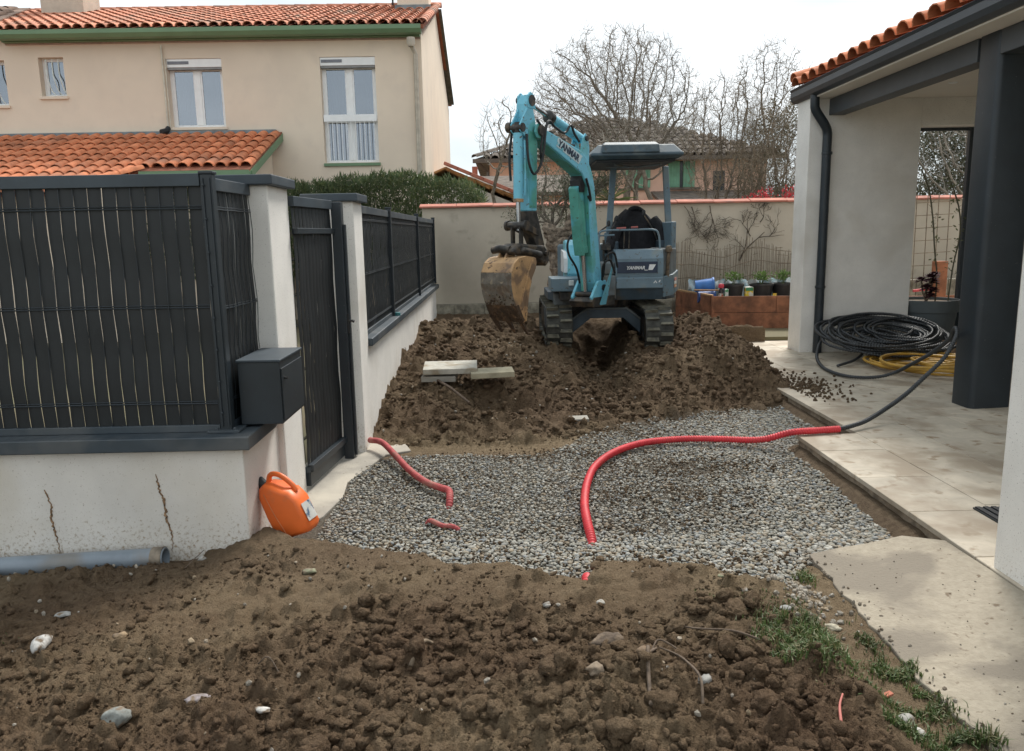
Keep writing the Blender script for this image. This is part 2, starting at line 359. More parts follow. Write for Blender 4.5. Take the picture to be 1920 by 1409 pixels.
while ys[-1] < 13.35: ys.append(ys[-1] + float(np.clip(.0018 * ys[-1] ** 2, .0085, .022)))
ys = np.array(ys)
ts = np.concatenate([np.arange(-2.6, -.72, .012), np.arange(-.72, .72, .0031), np.arange(.72, 1.3, .012)])
YY = np.repeat(ys[:, None], len(ts), 1); X = ts[None, :] * (.35 + YY * .95); Y = YY
def tcol(x, y): return x / (.35 + y * .95)
HB = base_h(X, Y); CL = clodness(X, Y)
rel = .030 * fbm(X, Y, 7, 4, 41, .62) + .016 * (1 - np.abs(2 * fbm(X, Y, 22, 3, 45))) * 1.0 - .010 + .030 * fbm(X, Y, 34, 3, 50, .75)
Hh = HB + rel * CL * (1 + .5 * sstep(5, 6, Y))
rough = (.35 + .65 * CL) * np.maximum(sstep(-.02, .05, yb(X) - Y), sstep(-.1, .1, Y - yt(X)))
# lumps stamped in (local maxima), nearer = finer
def stamp(n, x0, x1, y0, y1, r0, r1, seed):
    r = np.random.default_rng(seed)
    for _ in range(n):
        cx, cy = r.uniform(x0, x1), r.uniform(y0, y1); rr = r0 + (r1 - r0) * r.random() ** 2.5
        if clodness(np.array([cx]), np.array([cy]))[0] < .3 + .5 * r.random(): continue
        i0, i1 = np.searchsorted(ys, [cy - rr, cy + rr]); tt_ = [tcol(a_, b_) for a_ in (cx - rr, cx + rr) for b_ in (cy - rr, cy + rr)]; j0, j1 = np.searchsorted(ts, [min(tt_), max(tt_)])
        if i1 - i0 < 2 or j1 - j0 < 2: continue
        a = X[i0:i1, j0:j1] - cx; b = Y[i0:i1, j0:j1] - cy; th = r.random() * 3.1; e = r.uniform(.6, 1)
        q = ((a * math.cos(th) + b * math.sin(th)) / rr) ** 2 + ((b * math.cos(th) - a * math.sin(th)) / rr / e) ** 2
        q = q * (1 + .9 * fbm(a + cx, b + cy, .6 / rr, 2, 3))
        Hh[i0:i1, j0:j1] = Hh[i0:i1, j0:j1] + rr * .62 * np.sqrt(np.clip(1 - q, 0, 1)) * (q < 1)
stamp(2600, -3.4, 1.25, 1.5, 4.05, .012, .055, 5)
stamp(2200, -1.1, 3.0, 6.0, 10.8, .02, .10, 6)
Hh = Hh + rough * (.016 * fbm(X, Y, 26, 3, 60, .75) + .011 * fbm(X, Y, 75, 2, 64, .8)) * (1 + .6 * sstep(5, 6, Y))
fr, dr, gr, fo, re = masks(X, Y)
att = np.stack([fr, dr, gr, np.ones_like(fr)], -1).reshape(-1, 4)
ny, nx = X.shape; idx = np.arange(ny * nx).reshape(ny, nx)
F = np.stack([idx[:-1, :-1], idx[:-1, 1:], idx[1:, 1:], idx[1:, :-1]], -1).reshape(-1, 4)
cx_, cy_ = (X[:-1, :-1] + .006).ravel(), (Y[:-1, :-1] + .01).ravel()
keep = (cx_ > -4.2) & (cx_ < 3.5) & ~((cx_ < -1.45) & (cy_ > 3.95)) & ~((cx_ > 2.3) & (cy_ < 5.4)) & ~((cx_ < -1.15) & (cy_ > 6.2))
F = F[keep]
def hs(x, y):
    """height of the finished soil surface"""
    i = np.clip(np.searchsorted(ys, y) - 1, 0, len(ys) - 2); j = np.clip(np.searchsorted(ts, tcol(x, ys[i])) - 1, 0, len(ts) - 2)
    return np.maximum(np.maximum(Hh[i, j], Hh[i + 1, j]), np.maximum(Hh[i, j + 1], Hh[i + 1, j + 1]))

def soil_material():
    m = bpy.data.materials.new('soil'); m.use_nodes = True; t = m.node_tree; b = t.nodes['Principled BSDF']
    b.inputs['Roughness'].default_value = .95; b.inputs['Specular IOR Level'].default_value = .25
    g = t.nodes.new('ShaderNodeNewGeometry'); at = t.nodes.new('ShaderNodeAttribute'); at.attribute_name = 'mask'
    sp = t.nodes.new('ShaderNodeSeparateColor'); t.links.new(at.outputs['Color'], sp.inputs[0])
    def noise(s, d=6, ro=.6):
        n = t.nodes.new('ShaderNodeTexNoise'); n.inputs['Scale'].default_value = s; n.inputs['Detail'].default_value = d; n.inputs['Roughness'].default_value = ro
        t.links.new(g.outputs['Position'], n.inputs['Vector']); return n.outputs[0]
    def ramp(src, p0, c0, p1, c1):
        r = t.nodes.new('ShaderNodeValToRGB'); e = r.color_ramp.elements; e[0].position = p0; e[0].color = (*c0, 1); e[1].position = p1; e[1].color = (*c1, 1)
        t.links.new(src, r.inputs[0]); return r.outputs[0]
    def mix(f, a, c):
        n = t.nodes.new('ShaderNodeMixRGB'); t.links.new(f, n.inputs[0]); t.links.new(a, n.inputs[1]); t.links.new(c, n.inputs[2]); return n.outputs[0]
    basec = ramp(noise(28), .35, (.120, .080, .048), .66, (.205, .147, .092))
    fresh = ramp(noise(34), .35, (.086, .052, .030), .68, (.170, .110, .066))
    dryc = ramp(noise(16), .35, (.175, .125, .072), .66, (.26, .195, .12))
    gravc = ramp(noise(120, 3), .4, (.085, .070, .052), .62, (.20, .175, .14))
    c = mix(sp.outputs[0], basec, fresh); c = mix(sp.outputs[1], c, dryc); c = mix(sp.outputs[2], c, gravc)
    # pale grit
    vo = t.nodes.new('ShaderNodeTexVoronoi'); vo.inputs['Scale'].default_value = 55; t.links.new(g.outputs['Position'], vo.inputs['Vector'])
    grit = ramp(vo.outputs['Distance'], .12, (1, 1, 1), .17, (0, 0, 0)); sel = ramp(noise(40, 2), .62, (0, 0, 0), .68, (1, 1, 1))
    mu = t.nodes.new('ShaderNodeMixRGB'); mu.blend_type = 'MULTIPLY'; mu.inputs[0].default_value = 1; t.links.new(grit, mu.inputs[1]); t.links.new(sel, mu.inputs[2])
    gc = t.nodes.new('ShaderNodeRGB'); gc.outputs[0].default_value = (.27, .23, .18, 1)
    c = mix(mu.outputs[0], c, gc.outputs[0]); t.links.new(c, b.inputs['Base Color'])
    prev = None
    for s, st, di in ((26, .8, .035), (80, 1.0, .022), (240, .9, .008)):
        bp = t.nodes.new('ShaderNodeBump'); bp.inputs['Strength'].default_value = st; bp.inputs['Distance'].default_value = di
        t.links.new(noise(s, 4, .65), bp.inputs['Height'])
        if prev: t.links.new(prev, bp.inputs['Normal'])
        prev = bp.outputs[0]
    t.links.new(prev, b.inputs['Normal']); return m
soilm = soil_material()
V = np.stack([X, Y, Hh], -1).reshape(-1, 3)
used = np.zeros(len(V), bool); used[F.ravel()] = True; rm = np.cumsum(used) - 1
soil = big_mesh('soil', V[used], rm[F], soilm, attr=att[used]); tag(soil, kind='structure')

gmat = mat('grass_ground', (.12, .12, .06), .95, var=.3, scale=.6, col2=(.16, .12, .075))
g = MB().add([(-250, -250, -.35), (250, -250, -.35), (250, 400, -.35), (-250, 400, -.35)], [(0, 1, 2, 3)]).build('ground', gmat); tag(g, kind='structure')
# neighbour's ground left of the fences and beyond the garden wall
nb = MB(); nb.box(-60, -1.13, 4.02, 60, -.34, -.02); nb.box(-1.12, 60, 13.42, 60, -.34, .0); nb.box(3.46, 40, 10.62, 13.42, -.33, .17)
tag(nb.build('neighbour_ground', gmat), kind='structure')

# loose lumps of soil
def clods(n, x0, x1, y0, y1, s0, s1, base, seed, thr=.35):
    r = np.random.default_rng(seed); x = r.uniform(x0, x1, n); y = y0 + (y1 - y0) * r.random(n)
    k = clodness(x, y) * (.4 + 1.2 * vn(x * 3, y * 3, 5)) > thr + r.random(n) * .6
    k &= ~((x < -1.2) & (y > 3.85)) & ~((x > 2.12) & (y < 5.65)) & (x > -1.06 - 3 * (y < 3.85))
    x, y = x[k], y[k]; s = s0 + (s1 - s0) * r.random(len(x)) ** 3.0
    S = s[:, None] * r.uniform(.6, 1.35, (len(x), 3)); S[:, 2] *= .7
    P = np.stack([x, y, hs(x, y) + S[:, 2] * .15], -1); return scatter(P, S, base, .17 if base is ICO1 else .11, 24, seed)
vs_, fs_, at_ = [], [], []
off = 0
for a in ((4200, -3.3, 1.2, 1.7, 4.0, .004, .026, ICO2, 11), (330, -.6, 1.0, 1.9, 3.1, .018, .044, ICO3, 12), (6500, -1.05, 3.0, 6.0, 10.6, .006, .045, ICO1, 13), (19000, -3.3, 1.3, 1.7, 4.0, .0022, .009, ICO1, 14), (9000, -1.05, 3.0, 6.0, 8.5, .004, .014, ICO1, 15)):
    v, f = clods(*a); vs_.append(v); fs_.append(f + off); off += len(v)
# soil trodden into the gravel
for cx, cy, sx, sy, n in ((1.25, 5.25, .42, .16, 900), (1.0, 4.7, .42, .16, 700), (.35, 5.65, .42, .10, 500), (.7, 4.2, .4, .12, 260), (-.6, 5.1, .25, .15, 200), (.9, 6.25, .5, .15, 900), (1.9, 6.75, .4, .12, 600), (.2, 3.75, .8, .10, 700), (-.5, 4.0, .4, .08, 300), (1.1, 3.62, .35, .08, 500)):
    x = rng.normal(cx, sx, n); y = rng.normal(cy, sy, n); k = (x < 2.05) & (x > -1.0); x, y = x[k], y[k]; S = (.002 + .008 * rng.random((len(x), 1)) ** 2.5) * rng.uniform(.7, 1.3, (len(x), 3))
    v, f = scatter(np.stack([x, y, base_h(x, y) * (base_h(x, y) < 0) + .016 + S[:, 2] * .3], -1), S, ICO1, .15, 12, int(cx * 100) + 300); vs_.append(v); fs_.append(f + off); off += len(v)
# crumbs spilled on the terrace
n = 420; x = 2.72 + np.abs(rng.normal(0, .22, n)); y = rng.normal(7.5, .35, n); k = x < 3.6
S = (rng.uniform(.004, .018, n)[:, None] * rng.uniform(.7, 1.2, (n, 3)))[k]; v, f = scatter(np.stack([x[k], y[k], .12 + S[:, 2] * .6], -1), S, ICO1, .13, 8, 3)
vs_.append(v); fs_.append(f + off); off += len(v)
cv = np.concatenate(vs_); fr, dr, gr, fo, re = masks(cv[:, 0], cv[:, 1])
cl = big_mesh('soil_clods', cv, np.concatenate(fs_), soilm, smooth=True, attr=np.stack([np.clip(fr + .12, 0, 1), dr * .7, gr * 0, np.ones_like(fr)], -1))
tag(cl, 'loose brown lumps and crumbs of earth lying over the dug soil', 'soil', kind='stuff')

# gravel
def gravel():
    r = np.random.default_rng(21); V = []; Fc = []; off = 0
    for y0, y1, base, pitch in ((3.35, 4.05, ICO2, .0148), (4.05, 7.4, ICO1, .0156)):
        gx, gy = np.meshgrid(np.arange(-1.1, 2.65, pitch), np.arange(y0, y1, pitch)); x = gx.ravel() + r.normal(0, pitch * .45, gx.size); y = gy.ravel() + r.normal(0, pitch * .45, gx.size)
        d = y - yb(x) + .05 * fbm(x, y, 9, 3, 2); q = yt(x) - y + .1 * fbm(x, y, 5, 3, 2)
        edge = np.where(y < 5.66, 2.10, 2.59) - .01 - .05 * sstep(5.2, 3.9, y) - .04 * fbm(x, y, 6, 2, 7)
        lft = -1.04 + .06 * fbm(x, y, 4, 2, 9) + .28 * sstep(5.3, 5.9, y) + .3 * sstep(4.5, 4.1, y) * 0
        k = (d > -.05) & (q > -.12 + .35 * (1 - sstep(.2, .9, x))) & (x < edge) & (x > lft)
        dirt = .8 * G(x, y, 1.25, 5.25, .5, .2) + .5 * G(x, y, .35, 5.65, .5, .15) + .5 * G(x, y, 1.0, 4.7, .5, .22) + .3 * G(x, y, .7, 4.2, .5, .15) + .25 * G(x, y, -.6, 5.1, .3, .2) + .6 * np.exp(-((q) / .12) ** 2)
        k &= r.random(len(x)) > np.clip(dirt * (1 + 1.5 * fbm(x, y, 12, 3, 3)), 0, .92)
        x, y = x[k], y[k]; n = len(x)
        s = .0048 + .0082 * r.random(n) ** 2.4 + .0025 * sstep(4.6, 3.6, y) * r.random(n) + .0045 * sstep(.9, 2.0, x) * r.random(n)
        S = s[:, None] * np.stack([r.uniform(.9, 1.6, n), r.uniform(.75, 1.15, n), r.uniform(.45, .8, n)], -1)
        P = np.stack([x, y, np.minimum(base_h(x, y), .0) + .004 + S[:, 2] * .5 + r.random(n) * .009], -1)
        v, f = scatter(P, S, base, .07, 14, 5, .35); V.append(v); Fc.append(f + off); off += len(v)
    return np.concatenate(V), np.concatenate(Fc)
gm = island_mat('gravel_stone', [(.20, .20, .175), (.31, .30, .26), (.14, .155, .165), (.25, .23, .185), (.42, .405, .36), (.19, .20, .20), (.28, .23, .16), (.33, .315, .27), (.15, .135, .11), (.24, .235, .20), (.22, .17, .115), (.18, .15, .11)], .75, .3, 130, .18)
v, f = gravel(); gv = big_mesh('gravel', v, f, gm)
tag(gv, 'grey and blue pebble gravel bed between the gate and the terrace', 'gravel', kind='stuff')

# terrace of travertine tiles
ter = thing('terrace', None, None, (3.5, 6, 0)); ter['kind'] = 'structure'; del_ = None
MB().box(2.62, 12, 5.655, 10.58, -.3, .088).box(2.17, 12, 1.0, 5.645, -.3, .088).build('terrace_base', mat('dirty_concrete', (.27, .215, .155), .95, var=.3, scale=14, bump=.6, bscale=60, stain=(5, .5, .65, (.16, .12, .08))), ter)
trav = mat('travertine', (.49, .43, .34), .7, var=.10, scale=5, bump=.35, bscale=50, rnd=.12, stain=(2.6, .48, .64, (.32, .26, .19)), spots=(8, .58, .68, (.27, .20, .13)))
trav.node_tree.nodes['Noise Texture'].inputs['Distortion'].default_value = 1.4
def tile(x0, x1, y0, y1, mt=trav, par=ter, zt=.12):
    zt += random.uniform(-.0012, .0012)
    return MB().box(x0 + .002, x1 - .002, y0 + .002, y1 - .002, .089, zt).build('tile', mt, par, bevel=.003, seg=1)
yy = 1.0
k = 0
while yy < 5.64:                       # edge course
    L = min(.6, 5.645 - yy); tile(2.145, 2.6, yy, yy + L); yy += L
for i in range(9):                     # running courses away from the edge
    x0 = 2.6 + i * .46; yy = 1.0 - [0, .25, .1, .4][i % 4]; 
    while yy < 10.55:
        L = [.62, .42, .62, .8][(k * 7 + i) % 4]; k += 1; y1 = min(yy + L, 10.6); a = max(yy, 1.0)
        if y1 - a > .05 and not (x0 > 5.0 and y1 < 6): tile(x0, x0 + .46, a, y1)
        yy = y1
gt = thing('floor_grate', 'small dark ribbed drain mat set in the terrace beside the near wall', 'drain grate', (2.62, 4.0, .12))
MB().box(2.5, 2.9, 3.72, 4.02, .1215, .129).build('frame', anth, gt)
for i in range(9): MB().box(2.505 + .043 * i, 2.53 + .043 * i, 3.73, 4.01, .1295, .137).build('bar', mat('rubber', (.02, .02, .022), .7), gt)

# concrete slab and gate threshold
def slabmesh(name, poly, z0, z1, m, step=.06, amp=.004):
    bm = bmesh.new(); vs = [bm.verts.new((x, y, z1)) for x, y in poly]; bm.faces.new(vs)
    r = bmesh.ops.extrude_face_region(bm, geom=bm.faces[:])
    for v in r['geom']:
        if isinstance(v, bmesh.types.BMVert): v.co.z = z0
    bmesh.ops.recalc_face_normals(bm, faces=bm.faces); me = [tuple(v.co) for v in bm.verts]; bm.verts.index_update()
    fs = [tuple(q.index for q in p.verts) for p in bm.faces]; bm.free(); return link_mesh(name, me, fs, m, None, bevel=.006, seg=2)
r = random.Random(3); edge = [(1.47 + r.uniform(-.013, .013) + .014 * math.sin(y * 4), y) for y in np.arange(1.2, 3.66, .055)]
slab_m = mat('slab_concrete', (.36, .315, .245), .95, var=.08, scale=30, bump=1.0, bscale=70, col2=(.29, .25, .19), stain=(2.2, .48, .57, (.215, .185, .145)), spots=(22, .63, .70, (.17, .13, .09)))
s = slabmesh('concrete_path', edge + [(1.49, 3.675), (1.62, 3.70), (1.8, 3.71), (1.98, 3.74), (2.13, 3.62), (2.14, 3.28), (2.16, 1.2)], -.2, .034, slab_m); tag(s, kind='structure')
for q in s.data.vertices:
    xw_ = q.co.x + s.location.x
    if q.co.z + s.location.z > 0: q.co.z += .082 * max(0, (xw_ - 1.5) / .65)
n = 260; r_s = np.random.default_rng(31); x = r_s.uniform(1.5, 2.15, n); y = 1.7 + 1.95 * r_s.random(n); x = 1.46 + (x - 1.46) * r_s.random(n) ** 1.2; S = r_s.uniform(.001, .0042, (n, 1)) * r_s.uniform(.6, 1.4, (n, 3)) * (1 + (x < 1.56))[:, None]
v, f = scatter(np.stack([x, y, .034 + .082 * np.maximum(0, (x - 1.5) / .65) + S[:, 2] * .5], -1), S, ICO1, .15, 8, 6); tag(big_mesh('grit', v, f, island_mat('path_grit', [(.16, .12, .08), (.28, .24, .19), (.10, .075, .05), (.36, .33, .28)], .9, .3), smooth=False), 'crumbs of earth and grit scattered over the concrete path', 'grit', kind='stuff')
s = slabmesh('gate_threshold', [(-1.45, 4.3), (-1.17, 4.25), (-1.08, 4.45), (-1.03, 4.8), (-1.06, 5.1), (-.98, 5.4), (-.90, 5.75), (-.72, 5.86), (-.78, 6.05), (-1.05, 6.18), (-1.45, 6.2)], -.2, .002, concrete); tag(s, kind='structure')
# ================================================================== front wall, fences, pillars, gate
fw = thing('front_wall', 'low speckled white wall under the front fence with two dark root stains', 'wall', (-3, 3.97, 0))
MB().prism([(-1.32, 3.87, -.3), (-1.32, 4.495, -.3), (-1.52, 4.495, -.3), (-1.52, 4.07, -.3), (-6.5, 4.07, -.3), (-6.5, 3.87, -.3)], (0, 0, .88)).build('wall', rend_low, fw, bevel=.006)
MB().prism([(-1.27, 3.82, .581), (-1.27, 4.30, .581), (-1.30, 4.495, .581), (-1.55, 4.495, .581), (-1.55, 4.12, .581), (-6.5, 4.12, .581), (-6.5, 3.82, .581)], (0, 0, .07)).build('coping', anth2, fw, bevel=.006)
crackm = mat('dried_root', (.27, .17, .095), .9, var=.6, scale=60, bump=1, bscale=80)
rc_ = random.Random(5)
for P in ([(-2.335, .385), (-2.31, .30), (-2.315, .22), (-2.30, .13), (-2.295, .02)], [(-1.765, .455), (-1.755, .37), (-1.735, .30), (-1.735, .22), (-1.715, .14), (-1.72, .04)]):
    c = [p + Vector((rc_.uniform(-.0045, .0045), 0, 0)) for p in spline([(x, 3.8685, z) for x, z in P], 9)]; n = len(c)
    MB().tube(c, [(.001 + .0062 * math.sin(math.pi * min(1, (i + 1) / n) ** .8) * rc_.uniform(.35, 1.15)) for i in range(n)], 6).build('dried_root', crackm, fw, smooth=True)
pvc = mat('grey_pvc', (.23, .27, .31), .38, var=.12, scale=5, stain=(3, .52, .72, (.20, .17, .13)))
path = [(-4.6, 3.775, -.04), (-2.56, 3.775, .012), (-1.72, 3.785, .042)]
pp = thing('drain_pipe', 'grey plastic drain pipe lying along the foot of the front wall', 'pipe', (-3, 3.78, 0))
MB().tube(path, .053, 24, cap=False).tube(path, .047, 24, cap=False).lathe(path[-1], [(.047, 0), (.053, 0)], 24, (1, .01, .03)).build('tube', pvc, pp, smooth=True)
MB().lathe((-1.78, 3.784, .040), [(.053, 0), (.058, 0), (.058, .055), (.053, .055)], 24, (1, .01, .035)).build('socket', mat('muddy_pvc', (.22, .18, .135), .8, var=.3, scale=20), pp, smooth=True)

slat_prof = None
def slat_mesh(L, w, seed, bow=.010):
    """thin slat, length along Z from 0, width along X, facing -Y, gently bowed between the wires"""
    r = random.Random(seed); m = MB(); nz = 10; nxs = 2; vs = []; ph = r.uniform(-.4, .4)
    for i in range(nz + 1):
        z = L * i / nz; b = bow * (.6 + .4 * r.random()) * math.sin(3 * math.pi * i / nz + ph) ** 2; tw = .0008 * math.sin(2.2 * i + ph * 5)
        for j in range(nxs + 1):
            u = j / nxs - .5; vs.append((u * w + tw, -b - .004 * (1 - 4 * u * u), z))
    n1 = len(vs); vs += [(x, y + .0015, z) for x, y, z in vs]
    fs = []
    for i in range(nz):
        for j in range(nxs):
            a = i * (nxs + 1) + j; fs.append((a, a + 1, a + nxs + 2, a + nxs + 1)); q = n1 + a; fs.append((q, q + nxs + 1, q + nxs + 2, q + 1))
    return vs, fs
def panel(par, x0, y0, x1, y1, z0, z1, singles=True, wires=(.0,), pitch=.0688, top=True, side=1, gap=.0045):
    """wire panel with slats from (x0,y0) to (x1,y1)"""
    d = Vector((x1 - x0, y1 - y0, 0)); L = d.length; d.normalize(); nrm = Vector((d.y, -d.x, 0)) * side
    n = max(1, int(round(L / pitch))); p = L / n; zs0, zs1 = z0 + .01, z1 - .055
    B = Matrix((d, -nrm if d.cross(-nrm).z > 0 else nrm, Vector((0, 0, 1)))).transposed().to_4x4()
    protos = []
    allv, allf = [], []
    for i in range(n):
        c = Vector((x0, y0, 0)) + d * (p * (i + .5)) + Vector((random.uniform(-.0008, .0008), 0, zs0))
        T = B.copy() @ Matrix.Rotation(R_(random.uniform(-3, 3)), 4, 'Z') @ Matrix.Rotation(R_(random.uniform(-.10, .10)), 4, 'Y'); T.translation = c
        if singles:
            if len(protos) < 4:
                vs, fs = slat_mesh(zs1 - zs0, p - gap, i + 5); me = bpy.data.meshes.new('slat'); me.from_pydata(vs, [], fs); me.materials.append(slatm)
                for q in me.polygons: q.use_smooth = True
                protos.append(me)
            o = bpy.data.objects.new('slat', protos[i % 4] if i >= 4 else protos[-1]); scene.collection.objects.link(o); o.parent = par
            o.matrix_basis = Matrix.Translation(-wloc(par)) @ T; WL[o.name] = tuple(c)
        else:
            vs, fs = slat_mesh(zs1 - zs0, p - gap, i + 5); k = len(allv); allv += [tuple(T @ Vector(q)) for q in vs]; allf += [tuple(a + k for a in q) for q in fs]
    if not singles:
        o = link_mesh('slats', allv, allf, slatm, par, smooth='all'); o['kind'] = 'stuff'
    # vertical wires just off the gaps, horizontal wires
    w = MB(); f = nrm * .006
    for i in range(n + 1):
        c = Vector((x0, y0, 0)) + d * (p * i + .0022) + f
        pts = [c + nrm * .012 * abs(math.sin(3 * math.pi * k / 12)) ** 1.5 + d * .0012 * math.sin(k * 1.3 + i) + Vector((0, 0, zs0 - .01 + (zs1 - zs0 + .02) * k / 12)) for k in range(13)]
        w.tube(pts, .0021, 4)
    o = w.build('wires', anth, par, smooth=True); o['kind'] = 'stuff'
    for z in wires:
        a = Vector((x0, y0, z)) + nrm * .014; b = Vector((x1, y1, z)) + nrm * .014
        sp = [a + (b - a) * k / 8 + Vector((0, 0, .0015 * math.sin(k * 2.1))) for k in range(9)]
        MB().tube(sp, .0042, 6).tube([q + Vector((0, 0, .011)) for q in sp], .003, 6).build('cross_wire', anth, par, smooth=True)
    if top:
        m = MB(); c = (Vector((x0, y0, z1 - .026)) + Vector((x1, y1, z1 - .026))) / 2
        m.obox(c, d * (L / 2), nrm * .022, Vector((0, 0, .030))); m.build('top_rail', anth2, par, bevel=.003)
    m = MB(); c = (Vector((x0, y0, z0)) + Vector((x1, y1, z0))) / 2
    m.obox(c, d * (L / 2), nrm * .018, Vector((0, 0, .018))); m.build('bottom_rail', anth2, par, bevel=.003)
def post(par, x, y, z0, z1, w=.05, name='post'):
    m = MB(); m.box(x - w / 2, x + w / 2, y - w / 2, y + w / 2, z0, z1)
    o = m.build(name, anth, par, bevel=.003)
    m = MB()
    for s in (-1, 1): m.box(x + s * .016 - .004, x + s * .016 + .004, y - w / 2 - .008, y - w / 2, z0 + .03, z1 - .02)
    m.build('post_rib', anth, par, bevel=.001)
    if w > .045: MB().box(x - w / 2 - .006, x + w / 2 + .006, y - w / 2 - .006, y + w / 2 + .006, z1, z1 + .014).build('post_cap', anth, par, bevel=.003)
    n = 0; k = MB()
    while z0 + .12 + n * .16 < z1: k.lathe((x - .012, y - w / 2 - .008, z0 + .1 + n * .16), [(0, -.007), (.006, -.005), (.006, 0)], 8, (0, 1, 0)); n += 1
    k.build('clips', anth, par)
ff = thing('front_fence', 'charcoal slatted fence panel facing the camera on the low front wall', 'fence', (-3.1, 3.95, .651))
panel(ff, -5.99, 3.95, -1.445, 3.95, .67, 1.925, True, (1.765, 1.285, .80), side=1)
post(ff, -1.412, 3.955, .652, 1.925, .056)
MB().box(-1.50, -1.34, 3.90, 4.02, .652, .664).lathe((-1.37, 3.93, .664), [(0, .012), (.009, .010), (.009, 0)], 8).lathe((-1.46, 3.93, .664), [(0, .012), (.009, .010), (.009, 0)], 8).build('base_plate', anth2, ff, bevel=.002)
sf = thing('side_fence', 'short charcoal slatted fence panel between the corner post and the first pillar', 'fence', (-1.41, 4.24, .651))
panel(sf, -1.412, 3.99, -1.40, 4.495, .67, 1.905, True, (1.76, 1.27, .80), pitch=.066, side=1, gap=.003)
# pillars
def pillar(x0, x1, y0, y1, zt, label):
    p = thing('gate_pillar', label, 'pillar', ((x0 + x1) / 2, (y0 + y1) / 2, 0), 'rendered pillars either side of the gate')
    MB().box(x0, x1, y0, y1, -.2, zt).build('shaft', rend, p, bevel=.008)
    MB().box(x0 - .045, x1 + .04, y0 - .045, y1 + .04, zt, zt + .055).build('cap', anth2, p, bevel=.006)
pillar(-1.63, -1.285, 4.50, 4.92, 1.905, 'nearer white rendered gate pillar with dark cap beside the letterbox')
pillar(-1.385, -1.06, 5.84, 6.19, 1.865, 'farther white rendered gate pillar with dark cap, the gate hinged on it')
# gate
gt = thing('garden_gate', 'charcoal slatted garden gate standing closed between two white pillars', 'gate', (-1.22, 5.3, .02))
gx0, gy0, gx1, gy1 = -1.275, 4.93, -1.195, 5.66
panel(gt, gx0, gy0, gx1, gy1, .14, 1.86, True, (1.48, 1.26, 1.07, .78, .56, .34), pitch=.062, side=-1, gap=.002)
gd = Vector((gx1 - gx0, gy1 - gy0, 0)).normalized(); gn = Vector((gd.y, -gd.x, 0)); gc = Vector(((gx0 + gx1) / 2, (gy0 + gy1) / 2, 0)); gl = .36
for nm, z, hz, off_ in (('upper_rail', 1.655, .018, .014), ('lower_rail', .15, .022, .016), ('kick_panel', .075, .045, -.004)):
    MB().obox(gc + Vector((0, 0, z)) + gn * off_, gd * gl, gn * .02, Vector((0, 0, hz))).build(nm, anth, gt, bevel=.003)
MB().box(-1.185, -1.115, 5.66, 5.745, .0, 1.855).build('gate_post', anth, gt, bevel=.005)
MB().box(-1.113, -1.098, 5.70, 5.74, .02, 1.70).build('stop_strip', anth, gt, bevel=.002)
h = MB(); h.box(-1.116, -1.104, 5.675, 5.705, .93, 1.07); h.tube([(-1.105, 5.69, 1.02), (-1.07, 5.69, 1.02), (-1.065, 5.64, 1.018)], .008, 8); h.build('handle', mat('black_handle', (.02, .02, .02), .35), gt, smooth=True)
# rear side wall and fence
rw = thing('side_wall', 'low white wall with dark coping running back along the dug garden', 'wall', (-1.15, 9.4, 0))
MB().box(-1.27, -1.07, 6.192, 12.85, -.2, .76).build('wall', rend, rw, bevel=.006)
MB().box(-1.31, -1.025, 6.195, 12.95, .762, .825).build('coping', anth2, rw, bevel=.008)
rf = thing('rear_fence', 'long charcoal slatted fence on the low wall beside the hedge', 'fence', (-1.10, 9.6, .826))
px = [6.21, 7.93, 10.55, 13.08]
for a, b in zip(px[:-1], px[1:]): panel(rf, -1.115, a + .03, -1.115, b - .03, .845, 1.85, False, (1.74, 1.31, .92), side=1)
for a in px[1:]: post(rf, -1.10, a, .826, 1.875, .05)
MB().lathe((-1.055, 7.95, .826), [(.0, .035), (.028, .03), (.032, 0)], 12).build('teal_clamp', mat('teal_plastic', (.03, .16, .17), .5), rf, smooth=True)
# letterbox
lb = thing('letterbox', 'square anthracite letterbox fixed between the corner post and the gate pillar', 'letterbox', (-1.26, 4.24, .66))
MB().box(-1.365, -1.150, 4.02, 4.46, .665, .992).build('body', anth, lb, bevel=.004)
MB().box(-1.372, -1.143, 4.012, 4.467, .992, 1.004).build('lid', anth2, lb, bevel=.003)
MB().box(-1.150, -1.144, 4.035, 4.45, .68, .955).build('door', anth, lb, bevel=.003)
MB().lathe((-1.143, 4.075, .90), [(0, .018), (.008, .016), (.008, 0)], 10, (1, 0, 0)).build('lock', mat('black_handle', (.02, .02, .02), .35), lb)

